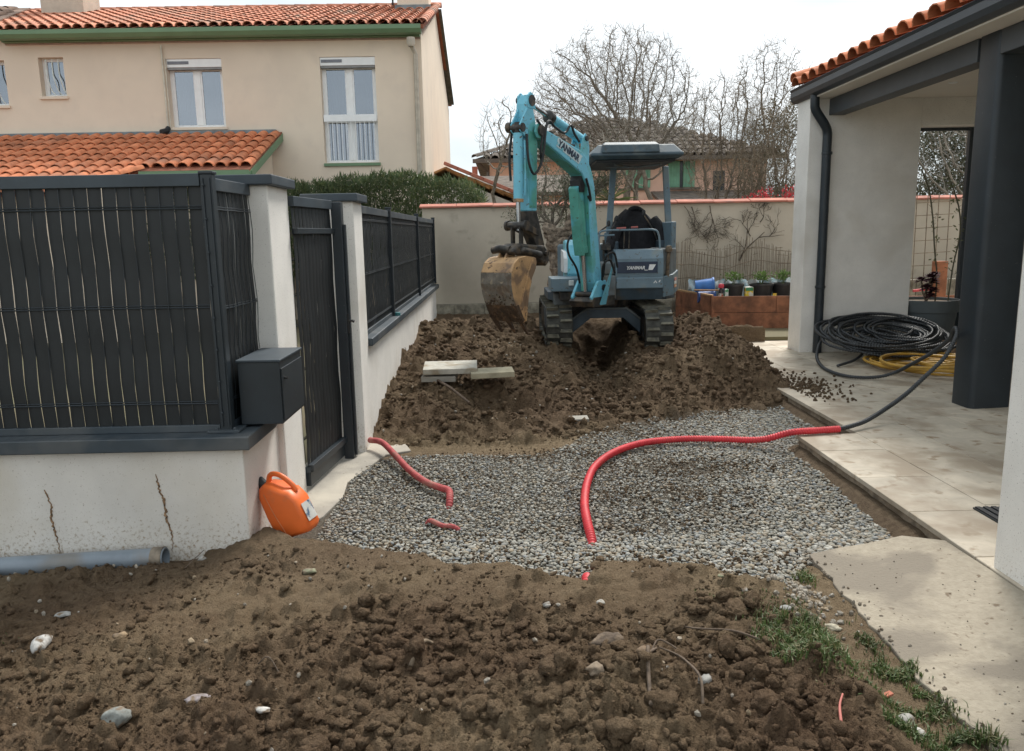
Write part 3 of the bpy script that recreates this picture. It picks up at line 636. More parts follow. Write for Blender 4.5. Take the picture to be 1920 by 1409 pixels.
# ================================================================== garden back wall
gw = thing('garden_wall', 'long beige plastered garden wall with terracotta coping behind the excavator', 'wall', (4, 13.3, 0))
MB().box(-1.28, 16, 13.2, 13.4, .475, 2.04).build('wall', plaster, gw)
for row in range(3):
    z0 = .475 - (row + 1) * .2
    x = -1.30 + (row % 2) * .25
    if row == 2: break
    while x < 9:
        w = .5; MB().box(x + .005, x + w - .005, 13.15 - .008 * random.random(), 13.39, z0 + .006, z0 + .194).build('block', blockm, gw, bevel=.006, seg=1); x += w
MB().box(-1.3, 16, 13.17, 13.38, -.2, .47).build('footing', blockm, gw)
x = -1.32; src = None
while x < 10:
    m = MB(); m.prism([(x + .003, 13.14, 2.041), (x + .003, 13.14, 2.068), (x + .003, 13.3, 2.11), (x + .003, 13.46, 2.068), (x + .003, 13.46, 2.041)], (.594, 0, 0))
    if src is None: src = m.build('coping_tile', coptile, gw, bevel=.004, seg=1)
    else:
        T = Matrix.Translation((x + .3, 13.3, 2.0755 + random.uniform(-.004, .004))) @ Matrix.Rotation(R_(random.uniform(-.5, .5)), 4, 'Y'); inst('coping_tile', src, gw, T)
    x += .6

# ================================================================== roof tiles helper
def canal_tile(w=.2, L=.42, th=.014, n=6, taper=.86):
    vs = []; fs = []
    for e, sc in ((0, 1), (1, taper)):
        for q, rr in ((0, w / 2), (1, w / 2 - th)):
            for k in range(n + 1):
                a = math.pi * k / n; vs.append((math.cos(a) * rr * sc, e * L, math.sin(a) * rr * sc * .8))
    o0, i0, o1, i1 = 0, n + 1, 2 * (n + 1), 3 * (n + 1)
    for k in range(n):
        fs += [(o0 + k, o1 + k, o1 + k + 1, o0 + k + 1)[::-1], (i0 + k, i0 + k + 1, i1 + k + 1, i1 + k)[::-1], (o0 + k, o0 + k + 1, i0 + k + 1, i0 + k)[::-1]]
    fs += [(o0, i0, i1, o1), (o0 + n, o1 + n, i1 + n, i0 + n)]
    return vs, fs
def tile_src(name, m, **k):
    vs, fs = canal_tile(**k); me = bpy.data.meshes.new(name); me.from_pydata(vs, [], fs); me.materials.append(m)
    for p in me.polygons: p.use_smooth = True
    me.set_sharp_from_angle(angle=R_(50)); return me, vs, fs
def lay_tiles(par, me, vs, fs, origin, ax, up, ncol, nrow, pc, pr, m, keep=lambda c, r: True, single=lambda c, r: True, name='tile', lift=3.2):
    """covers laid on a slope; origin = lower-left corner, ax across, up up-slope"""
    ax = Vector(ax).normalized(); up = Vector(up).normalized(); nz_ = ax.cross(up).normalized()
    sv, sf = [], []
    for r_i in range(nrow):
        for c in range(ncol):
            if not keep(c, r_i): continue
            B = Matrix((ax, up, nz_)).transposed().to_4x4() @ Matrix.Rotation(R_(-lift + random.uniform(-.6, .6)), 4, 'X') @ Matrix.Rotation(R_(random.uniform(-1, 1)), 4, 'Z')
            B.translation = Vector(origin) + ax * (pc * (c + .5) + random.uniform(-.004, .004)) + up * (pr * r_i + random.uniform(-.008, .008)) + nz_ * .022
            if single(c, r_i):
                o = bpy.data.objects.new(name, me); scene.collection.objects.link(o); o.parent = par; o.matrix_basis = Matrix.Translation(-wloc(par)) @ B
            else:
                k = len(sv); sv += [tuple(B @ Vector(v)) for v in vs]; sf += [tuple(a + k for a in f) for f in fs]
    if sv:
        o = link_mesh('more_tiles', sv, sf, m, par, smooth=True); o['kind'] = 'stuff'
def wall_holes(x0, x1, z0, z1, yf, yk, holes, axis='y'):
    """wall slab facing -Y with rectangular openings; reveals included"""
    m = MB(); xs_ = sorted({x0, x1, *[h[0] for h in holes], *[h[1] for h in holes]}); zs_ = sorted({z0, z1, *[h[2] for h in holes], *[h[3] for h in holes]})
    inside = lambda x, z: any(h[0] < x < h[1] and h[2] < z < h[3] for h in holes)
    for a, b in zip(xs_[:-1], xs_[1:]):
        for c, d in zip(zs_[:-1], zs_[1:]):
            if inside((a + b) / 2, (c + d) / 2): continue
            m.add([(a, yf, c), (b, yf, c), (b, yf, d), (a, yf, d)], [(0, 1, 2, 3)]); m.add([(a, yk, c), (b, yk, c), (b, yk, d), (a, yk, d)], [(3, 2, 1, 0)])
    for h in holes:
        a, b, c, d = h
        m.add([(a, yf, c), (a, yk, c), (a, yk, d), (a, yf, d)], [(3, 2, 1, 0)]); m.add([(b, yf, c), (b, yk, c), (b, yk, d), (b, yf, d)], [(0, 1, 2, 3)])
        if c > z0: m.add([(a, yf, c), (b, yf, c), (b, yk, c), (a, yk, c)], [(0, 1, 2, 3)])
        m.add([(a, yf, d), (b, yf, d), (b, yk, d), (a, yk, d)], [(3, 2, 1, 0)])
    for X_ in (x0, x1):
        f = [(0, 1, 2, 3)] if X_ == x1 else [(3, 2, 1, 0)]
        m.add([(X_, yf, z0), (X_, yk, z0), (X_, yk, z1), (X_, yf, z1)], f)
    m.add([(x0, yf, z1), (x1, yf, z1), (x1, yk, z1), (x0, yk, z1)], [(0, 1, 2, 3)])
    return m

# ================================================================== neighbour's two-storey house
hs_ = thing('neighbour_house', 'two-storey beige rendered house with terracotta roof and green gutter', 'house', (-6, 20, 0))
holes = [(-6.32, -5.27, 3.74, 5.0), (-3.40, -2.345, 3.03, 4.99), (-8.735, -8.26, 4.35, 5.06), (-10.2, -9.38, 4.2, 5.02)]
wall_holes(-14, -1.45, -.3, 5.42, 16.0, 16.3, holes).build('wall', beige, hs_)
# gable side and back
MB().prism([(-1.4502, 16.0, -.3), (-1.4502, 24.2, -.3), (-1.4502, 24.2, 5.15), (-1.4502, 20.1, 6.78), (-1.4502, 16.02, 5.30)], (-.3, 0, 0)).build('gable_wall', beige, hs_)
MB().box(-14, -1.76, 24.0, 24.2, -.3, 5.1).build('back_wall', beige, hs_)
# roof
SL = (6.92 - 5.50) / 4.25
rb_ = MB(); rb_.prism([(-14, 15.78, 5.50), (-14, 20.05, 6.92), (-14, 24.5, 5.42), (-14, 24.5, 5.34), (-14, 20.05, 6.83), (-14, 15.78, 5.42)], (12.62, 0, 0))
roof = rb_.build('roof', terra_d, hs_)
me, tv, tf = tile_src('tile', terra_w)
upv = Vector((0, 4.27, 1.42))
nt_ = {'n': 0}
lay_tiles(roof, me, tv, tf, (-11.05, 15.76, 5.50), (1, 0, 0), upv, 46, 13, .21, .335, terra_w, single=lambda c, r: r < 2)
ridge_src = None
for i in range(32):
    x = -13.5 + i * .38
    vs, fs = canal_tile(.26, .42, .016, 6, .9); B = Matrix(((0, 1, 0), (-1, 0, 0), (0, 0, 1))).transposed().to_4x4()
    if ridge_src is None:
        rme = bpy.data.meshes.new('ridge_tile'); rme.from_pydata(vs, [], fs); rme.materials.append(terra_w); ridge_src = rme
        for p in rme.polygons: p.use_smooth = True
    o = bpy.data.objects.new('ridge_tile', ridge_src); scene.collection.objects.link(o); o.parent = roof
    T = Matrix.Rotation(R_(-90), 4, 'Z'); T.translation = (x, 20.05, 6.93); o.matrix_basis = Matrix.Translation(-wloc(roof)) @ T
for i in range(12):                                        # verge tiles down the gable
    T = Matrix((Vector((1, 0, 0)), upv.normalized(), Vector((1, 0, 0)).cross(upv.normalized()))).transposed().to_4x4(); T.translation = Vector((-1.40, 15.76, 5.53)) + upv.normalized() * (.36 * i)
    o = bpy.data.objects.new('verge_tile', me); scene.collection.objects.link(o); o.parent = roof; o.matrix_basis = Matrix.Translation(-wloc(roof)) @ T
dv = Vector((0, 4.4, -1.5)).normalized()
vg = MB()
for i in range(13):
    a = Vector((-1.40, 20.1, 6.86)) + dv * .35 * i; vg.obox(a + dv * .17, (.09, 0, 0), dv * .18, dv.cross(Vector((1, 0, 0))) * .03)
vg.build('rear_verge', mat('dark_verge', (.10, .10, .085), .9, var=.3), roof)
# older weathered roof of the adjoining house on the far left
nr = thing('adjoining_roof', 'grey-brown weathered tile roof of the adjoining house at far left', 'roof', (-13, 17.5, 5.5))
old = mat('old_tile', (.23, .155, .115), .95, var=.3, scale=4, rnd=.2)
rb2 = MB().prism([(-16, 15.7, 5.56), (-16, 20.0, 7.0), (-10.95, 20.0, 7.0), (-9.42, 15.7, 5.56)], (0, 0, .03)).build('roof_slope', old, nr)
meo, tvo, tfo = tile_src('old_tile_', old)
lay_tiles(nr, meo, tvo, tfo, (-11.6, 15.72, 5.60), (1, 0, 0), upv, 10, 12, .21, .335, old, keep=lambda c, r: (-11.6 + .21 * (c + 1)) < -9.42 - (r + 1) * .335 * .36 - .03, single=lambda c, r: r < 3)
# gutter, fascia
gp = [(15.76, 5.345), (15.70, 5.365), (15.66, 5.41), (15.66, 5.475), (15.64, 5.475), (15.64, 5.40), (15.69, 5.335), (15.77, 5.315), (15.84, 5.34), (15.84, 5.475), (15.82, 5.475), (15.82, 5.36)]
MB().prism([(-9.3, y, z) for y, z in gp], (7.88, 0, 0)).build('gutter', green, hs_)
MB().box(-9.3, -1.46, 15.86, 15.998, 5.31, 5.42).build('fascia', green, hs_)
MB().box(-9.3, -1.46, 15.96, 15.998, 5.285, 5.308).build('soffit_strip', mat('pinkish', (.42, .30, .25), .9), hs_)
dp = mat('beige_downpipe', (.52, .47, .39), .5)
MB().tube([(-1.62, 15.75, 5.27), (-1.62, 15.80, 5.14), (-1.56, 15.93, 5.0), (-1.56, 15.93, .1)], .045, 12).build('downpipe', dp, hs_, smooth=True)
MB().lathe((-1.62, 15.76, 5.10), [(.05, 0), (.08, .06), (.08, .16)], 12).build('hopper', dp, hs_, smooth=True)
MB().tube([(-6.37, 15.96, 5.24), (-6.37, 15.96, 3.72)], .018, 8).tube([(-6.325, 15.97, 5.0), (-6.325, 15.97, 3.75)], .012, 8).build('cable_conduit', mat('cream_plastic', (.62, .58, .48), .5), hs_, smooth=True)
MB().box(-4.95, -4.85, 15.93, 15.998, 3.0, 3.12).build('vent_box', mat('cream_plastic', (.62, .58, .48), .5), hs_, bevel=.01)
# chimneys
def chimney(x0, x1, y0, y1, z0, z1, m):
    c = MB().box(x0, x1, y0, y1, z0, z1).build('chimney', m, roof, bevel=.01)
    MB().box(x0 - .05, x1 + .05, y0 - .05, y1 + .05, z0 - .1, z0 + .28).build('chimney_flashing', zinc, roof)
chimney(-10.12, -9.18, 18.9, 19.7, 6.32, 8.0, mat('old_render', (.56, .49, .40), .95, var=.08, scale=6, bump=.5, bscale=60))
chimney(-2.22, -1.52, 18.95, 19.75, 6.40, 8.0, beige)
ae = thing('rooftop_aerial', 'small dark aerial bracket beside the right chimney', 'aerial', (-2.35, 19.3, 6.8))
MB().tube([(-2.36, 19.3, 6.7), (-2.36, 19.3, 7.6)], .02, 8).build('mast', darkm, ae)
MB().obox((-2.36, 19.3, 6.95), (.09, 0, 0), (0, .02, 0), (0, 0, .02)).obox((-2.36, 19.3, 7.03), (.06, 0, 0), (0, .02, 0), (0, 0, .02)).build('bracket', darkm, ae)
# windows
pane_m = glass_mat('window_glass', (.38, .41, .44), .33)
curt = mat('curtain', (.55, .57, .60), .9, var=.05)
def window(h, lights, box=True, mid=None, bars=None, sill=True, curtain=True):
    x0, x1, z0, z1 = h; y = 16.14
    f = MB(); b = .055
    zt = z1 - (.155 if box else 0)
    f.box(x0, x0 + b, y, y + .06, z0, zt).box(x1 - b, x1, y, y + .06, z0, zt).box(x0 + b, x1 - b, y, y + .06, zt - b, zt).box(x0 + b, x1 - b, y, y + .06, z0, z0 + b)
    if mid: f.box(x0 + b, x1 - b, y - .012, y + .06, mid - .07, mid + .07)
    xm = (x0 + x1) / 2
    fr_ = f.build('window', white, hs_, bevel=.004)
    if lights == 2:
        segs = [(z0 + b, mid - .07), (mid + .07, zt - b)] if mid else [(z0 + b, zt - b)]
        for a, c in segs: MB().box(xm - .055, xm + .055, y - .01, y + .055, a, c).build('mullion', white, fr_, bevel=.004)
    pan = [(x0 + b, xm - .055), (xm + .055, x1 - b)] if lights == 2 else [(x0 + b, x1 - b)]
    for a, c in pan:
        for lo, hi in ([(z0 + b, mid - .07), (mid + .07, zt - b)] if mid else [(z0 + b, zt - b)]):
            MB().box(a, c, y + .02, y + .026, lo, hi).build('pane', pane_m, fr_)
            s = MB(); e = .03
            s.box(a, a + e, y + .005, y + .05, lo, hi).build('sash', white, fr_); MB().box(c - e, c, y + .005, y + .05, lo, hi).build('sash', white, fr_)
    if curtain:
        cm = MB()
        for xa, wd in ((x0 + .06, .20), (x1 - .24, .17)):
            P = [(xa + wd * k / 14, y + .14 + .015 * math.sin(k * 1.9)) for k in range(15)]
            cm.add([(p[0], p[1], z) for z in (z0 + .05, zt - .05) for p in P], [(k, k + 1, 16 + k, 15 + k) for k in range(14)])
        cm.build('curtain', curt, fr_, smooth=True)
    if box:
        MB().box(x0, x1, 16.02, 16.2, z1 - .155, z1 - .002).build('shutter_box', white, fr_, bevel=.006)
        MB().box(x0 + .02, x0 + .42, 16.012, 16.019, z1 - .10, z1 - .045).build('vent_grille', mat('grille_grey', (.20, .21, .24), .6), fr_)
        MB().box(x0 + .01, x1 - .01, 16.03, 16.13, z1 - .195, z1 - .16).build('shutter_slat', mat('slat_grey', (.25, .25, .25), .6), fr_)  # plain grey slat just below the shutter box
    if sill: MB().box(x0 - .03, x1 + .03, 15.955, 16.12, z0 - .055, z0 - .002).build('sill', beige, fr_, bevel=.006)
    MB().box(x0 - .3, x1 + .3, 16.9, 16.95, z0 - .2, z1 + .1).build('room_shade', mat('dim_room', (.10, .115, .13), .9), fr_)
    return fr_
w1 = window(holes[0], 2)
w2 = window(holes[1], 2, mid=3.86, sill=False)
MB().box(-3.42, -2.32, 15.96, 16.12, 2.965, 3.02).build('sill', green, w2)
MB().box(-3.38, -2.36, 15.99, 16.01, 3.80, 3.93).build('guard_rail', white, w2, bevel=.004)
for i in range(11): MB().tube([(-3.31 + i * .089, 16.0, 3.05), (-3.31 + i * .089, 16.0, 3.8)], .006, 6).build('baluster', white, w2, smooth=True)
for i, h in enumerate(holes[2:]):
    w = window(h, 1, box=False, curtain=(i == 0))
    for k in range(3):
        xx = h[0] + (h[1] - h[0]) * (k + 1) / 4
        MB().tube(spline([(xx, 16.04, h[3] - .03), (xx, 16.03, h[3] - .25), (xx + .04, 15.98, h[2] + .32), (xx + .07, 16.02, h[2] + .12), (xx + .12, 16.04, h[2] + .04)], 5), .011, 6).build('security_bar', mat('pale_iron', (.66, .70, .66), .5), w, smooth=True)

# lower roof extension of the house
ex = thing('garage_extension', 'single-storey wing with bright orange canal tile roof in front of the house', 'building', (-7, 14.5, 0))
MB().box(-14, -6.25, 12.95, 15.995, -.3, 2.45).build('wall', beige, ex); MB().box(-6.24, -4.42, 14.1, 15.995, -.3, 2.70).build('side_wall', beige, ex)
MB().prism([(-4.425, 14.0, 2.705), (-4.425, 15.99, 2.705), (-4.425, 15.99, 3.42)], (-.2, 0, 0)).build('gable', beige, ex)
u2 = Vector((0, 2.3, .90)); ang = u2.normalized()
E0 = Vector((-6.05, 13.75, 2.79))
rsl = MB(); T0 = Vector((0, 16.0, 3.66))
def rp(x, y): return (x, y, 2.72 + (y - 13.75) * .9 / 2.3)
rsl.prism([rp(-4.20, 13.75), rp(-4.20, 15.99), rp(-14, 15.99), rp(-14, 12.7), rp(-7.0, 12.7), rp(-6.02, 13.75)], (0, 0, .03))
roof2 = rsl.build('roof', terra_d, ex)
me2, tv2, tf2 = tile_src('roof_tile', terra)
pr = .345; o2 = Vector(rp(-10.6, 12.62)) + Vector((0, 0, .02)); upn = ang
def keep2(c, r):
    x = -10.6 + .2135 * (c + .5); y = 12.62 + pr * r * upn.y
    lim = -7.05 + (y - 12.6) * 1.0 if y < 13.62 else -4.15
    return x < lim
lay_tiles(roof2, me2, tv2, tf2, o2, (1, 0, 0), upn, 30, 10, .2135, pr, terra, keep=keep2)
for i in range(4):                                         # hip tiles on the cut corner
    a = Vector(rp(-7.0, 12.7)) + (Vector(rp(-6.02, 13.75)) - Vector(rp(-7.0, 12.7))) * (i / 4); d = (Vector(rp(-6.02, 13.75)) - Vector(rp(-7.0, 12.7))).normalized()
    T = Matrix((d.cross(Vector((0, 0, 1))).normalized(), d, d.cross(Vector((0, 0, 1))).normalized().cross(d))).transposed().to_4x4(); T.translation = a + Vector((0, 0, .06))
    o = bpy.data.objects.new('hip_tile', me2); scene.collection.objects.link(o); o.parent = roof2; o.matrix_basis = Matrix.Translation(-wloc(roof2)) @ T
MB().prism([(-6.0, y - 2.02, z - 2.74) for y, z in gp], (1.83, 0, 0)).build('gutter', green, ex)
MB().box(-5.85, -4.2, 13.87, 14.1, 2.56, 2.68).build('fascia', green, ex)
MB().prism([(-4.19, 13.72, 2.57), (-4.19, 13.72, 2.71), (-4.19, 15.998, 3.60), (-4.19, 15.998, 3.46)], (-.04, 0, 0)).build('bargeboard', green, ex)
MB().prism([(-6.06, 13.7, 2.4), (-6.06, 13.9, 2.72), (-7.0, 12.9, 2.42), (-7.0, 12.75, 2.3)], (-.01, .2, 0)).build('eaves_board', beige, ex)
MB().box(-14, -4.3, 15.90, 15.997, 3.565, 3.665).build('flashing', zinc, ex)
MB().tube([(-6.36, 15.93, 3.72), (-6.36, 15.86, 3.67), (-6.43, 15.75, 3.63)], .05, 8).build('elbow', darkm, ex, smooth=True)
# ================================================================== house with covered terrace (right)
ch = thing('terrace_house', 'house at right with covered terrace, white walls, anthracite column, beam and gutter', 'house', (5, 6, 0))
under = mat('soffit_render', (.78, .735, .66), .95, var=.03, scale=2)
# end wall with a bay opening
MB().box(3.62, 4.93, 9.55, 9.95, -.1, 3.115).box(5.71, 9.2, 9.551, 9.949, -.1, 3.115).box(4.93, 5.71, 9.552, 9.948, 2.775, 3.115).build('end_wall', rend, ch, bevel=.006)
fr_ = MB().box(5.66, 5.709, 9.80, 9.86, .12, 2.77).box(4.935, 5.66, 9.80, 9.84, 2.735, 2.77).build('opening_frame', anth, ch, bevel=.003)
MB().box(2.165, 2.60, -3.0, 3.30, -.1, 3.2).build('near_wall', rend, ch, bevel=.01)
MB().box(8.9, 9.2, -3, 9.549, -.1, 3.08).build('house_wall', rend, ch)
MB().box(3.62, 9.0, 1.0, 9.549, 3.082, 3.12).build('ceiling', under, ch)
MB().prism([(3.64, 1.0, 3.121), (4.02, 1.0, 3.121), (4.02, 1.0, 3.30), (3.64, 1.0, 3.20)], (0, 8.95, 0)).build('rafter_infill', under, ch)
# column: rounded outer corners
cp = []
for cx, cy, a0 in ((3.885, 6.385, 180), (4.18, 6.40, 270), (4.18, 6.60, 0), (3.885, 6.59, 90)):
    rr = .045 if cx < 4 else .02
    for k in range(5): a = R_(a0 + 90 * k / 4); cp.append((cx + rr * math.cos(a), cy + rr * math.sin(a), .1))
MB().prism(cp, (0, 0, 3.0)).build('column', anth, ch, smooth=True)
beamm = mat('grey_beam', (.060, .070, .078), .5, var=.1, scale=3)
MB().box(3.84, 4.02, 6.64, 9.549, 2.90, 3.08).build('beam', beamm, ch, bevel=.004)
MB().box(3.84, 4.02, -1.0, 6.34, 2.90, 3.08).build('beam', beamm, ch, bevel=.004)
MB().box(4.23, 8.9, 6.40, 6.58, 2.86, 3.08).build('cross_beam', beamm, ch, bevel=.004)
# gutter with moulded profile
gpr = [(3.70, 3.235), (3.70, 3.13), (3.66, 3.10), (3.60, 3.095), (3.56, 3.12), (3.545, 3.165), (3.55, 3.225), (3.535, 3.25), (3.55, 3.262), (3.575, 3.25), (3.57, 3.17), (3.60, 3.125), (3.66, 3.125), (3.675, 3.14), (3.675, 3.235)]
MB().prism([(x, -1.0, z) for x, z in gpr], (0, 11.02, 0)).build('gutter', anth, ch)
MB().prism([(3.55, 9.99, 3.12), (3.60, 9.99, 3.10), (3.69, 9.99, 3.13), (3.69, 9.99, 3.235), (3.55, 9.99, 3.235)], (0, .012, 0)).build('gutter_end', anth, ch)
MB().box(3.705, 3.735, -1, 10.0, 3.10, 3.25).build('fascia', anth, ch)
MB().box(3.736, 3.86, -1, 9.549, 3.135, 3.16).build('soffit', under, ch)
dpp = spline([(3.62, 9.42, 3.12), (3.62, 9.42, 3.02), (3.64, 9.43, 2.94), (3.76, 9.45, 2.78), (3.80, 9.47, 2.70), (3.805, 9.475, 2.60)], 6) + [Vector((3.81, 9.475, 1.4)), Vector((3.81, 9.475, .125))]
MB().tube(dpp, .052, 14).build('downpipe', anth, ch, smooth=True)
for z in (2.45, .9): MB().lathe((3.81, 9.475, z), [(.055, 0), (.06, .005), (.06, .03), (.055, .035)], 16).build('pipe_clip', anth, ch, smooth=True)
rr_ = MB().prism([(3.60, -1.0, 3.27), (9.4, -1.0, 5.0), (9.4, -1.0, 4.9), (3.64, -1.0, 3.19)], (0, 11.0, 0)).build('roof', terra_d, ch)
me3, tv3, tf3 = tile_src('eave_tile', terra, w=.235, L=.44)
up3 = Vector((5.8, 0, 1.73)).normalized()
lay_tiles(rr_, me3, tv3, tf3, (3.56, 9.99, 3.275), (0, -1, 0), up3, 42, 4, .255, .34, terra)
for i in range(3):
    a = Vector((3.56, 9.93, 3.30)) + up3 * .34 * i
    T = Matrix((Vector((0, -1, 0)), up3, Vector((0, -1, 0)).cross(up3))).transposed().to_4x4(); T.translation = a + Vector((0, .02, .06))
    o = bpy.data.objects.new('verge_tile', me3); scene.collection.objects.link(o); o.parent = rr_; o.matrix_basis = Matrix.Translation(-wloc(rr_)) @ T
MB().lathe((4.74, 8.6, 3.082), [(0, -.01), (.04, -.008), (.045, 0)], 12, (0, 0, 1)).build('ceiling_spot', white, ch, smooth=True)

# ================================================================== far houses
pk = thing('pink_house', 'pink rendered house with brown hipped roof and green shutters beyond the garden wall', 'house', (4, 32, 0))
pink = mat('pink_render', (.72, .47, .36), .95, var=.04, scale=1, stain=(.6, .55, .8, (.52, .36, .28)))
brn = mat('brown_tiles', (.135, .11, .09), .95, var=.3, scale=5, bump=.6, bscale=22, rnd=.15, bdist=.03)
MB().box(-.35, 9.2, 28.0, 38, -.3, 4.02).build('wall', pink, pk)
ez = 4.08
r_ = MB().add([(-.85, 27.5, ez), (9.7, 27.5, ez), (9.7, 38.5, ez), (-.85, 38.5, ez), (4.1, 32.6, 6.05), (4.9, 33, 6.05)], [(0, 1, 5, 4), (1, 2, 5), (2, 3, 4, 5), (3, 0, 4), (0, 3, 2, 1)]).build('roof', brn, pk)
me4, tv4, tf4 = tile_src('tile', brn, w=.27, L=.6, n=4)
u4 = Vector((0, 5.1, 1.97)).normalized()
lay_tiles(r_, me4, tv4, tf4, (-.85, 27.45, ez + .0), (1, 0, 0), u4, 38, 10, .28, .5, brn, keep=lambda c, r: (-.85 + .28 * c) > -.85 + .97 * .5 * r * .93 and (-.85 + .28 * (c + 1)) < 9.7 - .94 * .5 * r * .93, single=lambda c, r: r < 2)
for i in range(12):
    a = Vector((-.85, 27.5, ez + .06)); b = Vector((4.1, 32.6, 6.1)); d = (b - a) / 12
    T = Matrix((d.normalized().cross(Vector((0, 0, 1))).normalized(), d.normalized(), d.normalized().cross(Vector((0, 0, 1))).normalized().cross(d.normalized()))).transposed().to_4x4(); T.translation = a + d * i
    o = bpy.data.objects.new('hip_tile', me4); scene.collection.objects.link(o); o.parent = r_; o.matrix_basis = Matrix.Translation(-wloc(r_)) @ T
MB().prism([(-.9, 27.38, ez - .13), (-.9, 27.5, ez - .13), (-.9, 27.5, ez), (-.9, 27.38, ez)], (10.6, 0, 0)).build('gutter', mat('brown_gutter', (.10, .08, .065), .6), pk)
MB().tube([(-.78, 27.44, 4.0), (-.55, 27.7, 3.8), (-.4, 27.95, 3.7), (-.4, 27.95, .1)], .05, 8).build('downpipe', mat('brown_gutter', (.10, .08, .065), .6), pk, smooth=True)
shut = mat('green_shutter', (.17, .36, .24), .7, var=.12, scale=4)
for xa in (4.42, 6.2):
    z0, z1 = 3.12 - .05, 3.95
    sw = .42
    MB().box(xa, xa + .42, 27.975, 27.99, z0, z1).build('pane', mat('dark_pane', (.03, .035, .04), .2), pk)
    for s in (xa - sw if xa > 5 else xa - .1, xa + .1 if xa > 5 else xa + .35):
        sh = MB().box(s, s + sw - .02, 27.93, 27.97, z0, z1).build('shutter', shut, pk)
        b = MB()
        for k in range(4): b.box(s + .01 + k * .1, s + .09 + k * .1, 27.915, 27.929, z0 + .02, z1 - .02)
        b.build('boards', shut, sh)
    MB().box(xa - .35, xa + .7, 27.9, 27.99, z0 - .08, z0 - .01).build('sill', brn, pk)
MB().box(7.35, 7.75, 27.97, 27.995, 2.9, 3.6).build('side_pane', mat('dark_pane', (.03, .035, .04), .2), pk)
MB().prism([(5.2, 26.4, 2.60), (5.2, 28.0, 2.95), (5.2, 28.0, 2.85), (5.2, 26.4, 2.5)], (3.4, 0, 0)).build('porch_roof', brn, pk)
gh = thing('tiled_outbuilding', 'low outbuilding with terracotta gable edge left of the excavator arm', 'building', (0, 20, 0))
wht = mat('white_gable', (.6, .58, .54), .9)
MB().prism([(-2.9, 18.15, -.3), (.5, 18.15, -.3), (.5, 18.15, 2.2), (-1.1, 18.15, 2.86), (-2.9, 18.15, 2.3)], (0, 4, 0)).build('wall', wht, gh)
a, b = Vector((-1.2, 18.0, 3.08)), Vector((.75, 18.0, 2.26)); d = (b - a)
rfx = MB().prism([a + Vector((0, 0, -.04)), b + Vector((0, 0, -.04)), b, a], (0, 4.5, 0)).build('roof', mat('ochre_tiles', (.42, .22, .09), .9, var=.2, scale=8), gh)
MB().prism([(-3, 18.0, 2.3), (-1.2, 18.0, 3.04), (-1.2, 18.0, 3.08), (-3, 18.0, 2.35)], (0, 4.5, 0)).build('roof_far_slope', mat('ochre_tiles', (.42, .22, .09)), rfx)
me5, tv5, tf5 = tile_src('ochre_tile', mat('ochre_tiles', (.42, .22, .09)), w=.2, L=.4, n=4)
lay_tiles(rfx, me5, tv5, tf5, b + Vector((0, 4.2, 0.01)), (0, -1, 0), (a - b).normalized(), 20, 6, .21, .34, mat('ochre_tiles', (.42, .22, .09)), single=lambda c, r: False)
e = MB(); n = 7
for i in range(n): q = a + d * ((i + .5) / n); e.obox(q + Vector((0, -.03, .07)), d / n * .56, (0, .10, 0), Vector((-d.z, 0, d.x)).normalized() * .035)
e.build('verge_tiles', coptile, gh, bevel=.01)
MB().box(-.62, -.5, 18.3, 18.5, 2.9, 3.1).build('roof_vent', coptile, gh)
dr_ = thing('slate_roof', 'dark grey roof seen just above the outbuilding', 'roof', (.2, 23, 2.5))
MB().prism([(-1.4, 22, 2.7), (2.6, 22, 2.7), (2.6, 25, 3.35), (-1.4, 25, 3.35)], (0, 0, -.1)).build('roof_slope', brn, dr_); MB().box(-1.2, 2.4, 22.5, 25, -.3, 2.68).build('wall', pink, dr_)

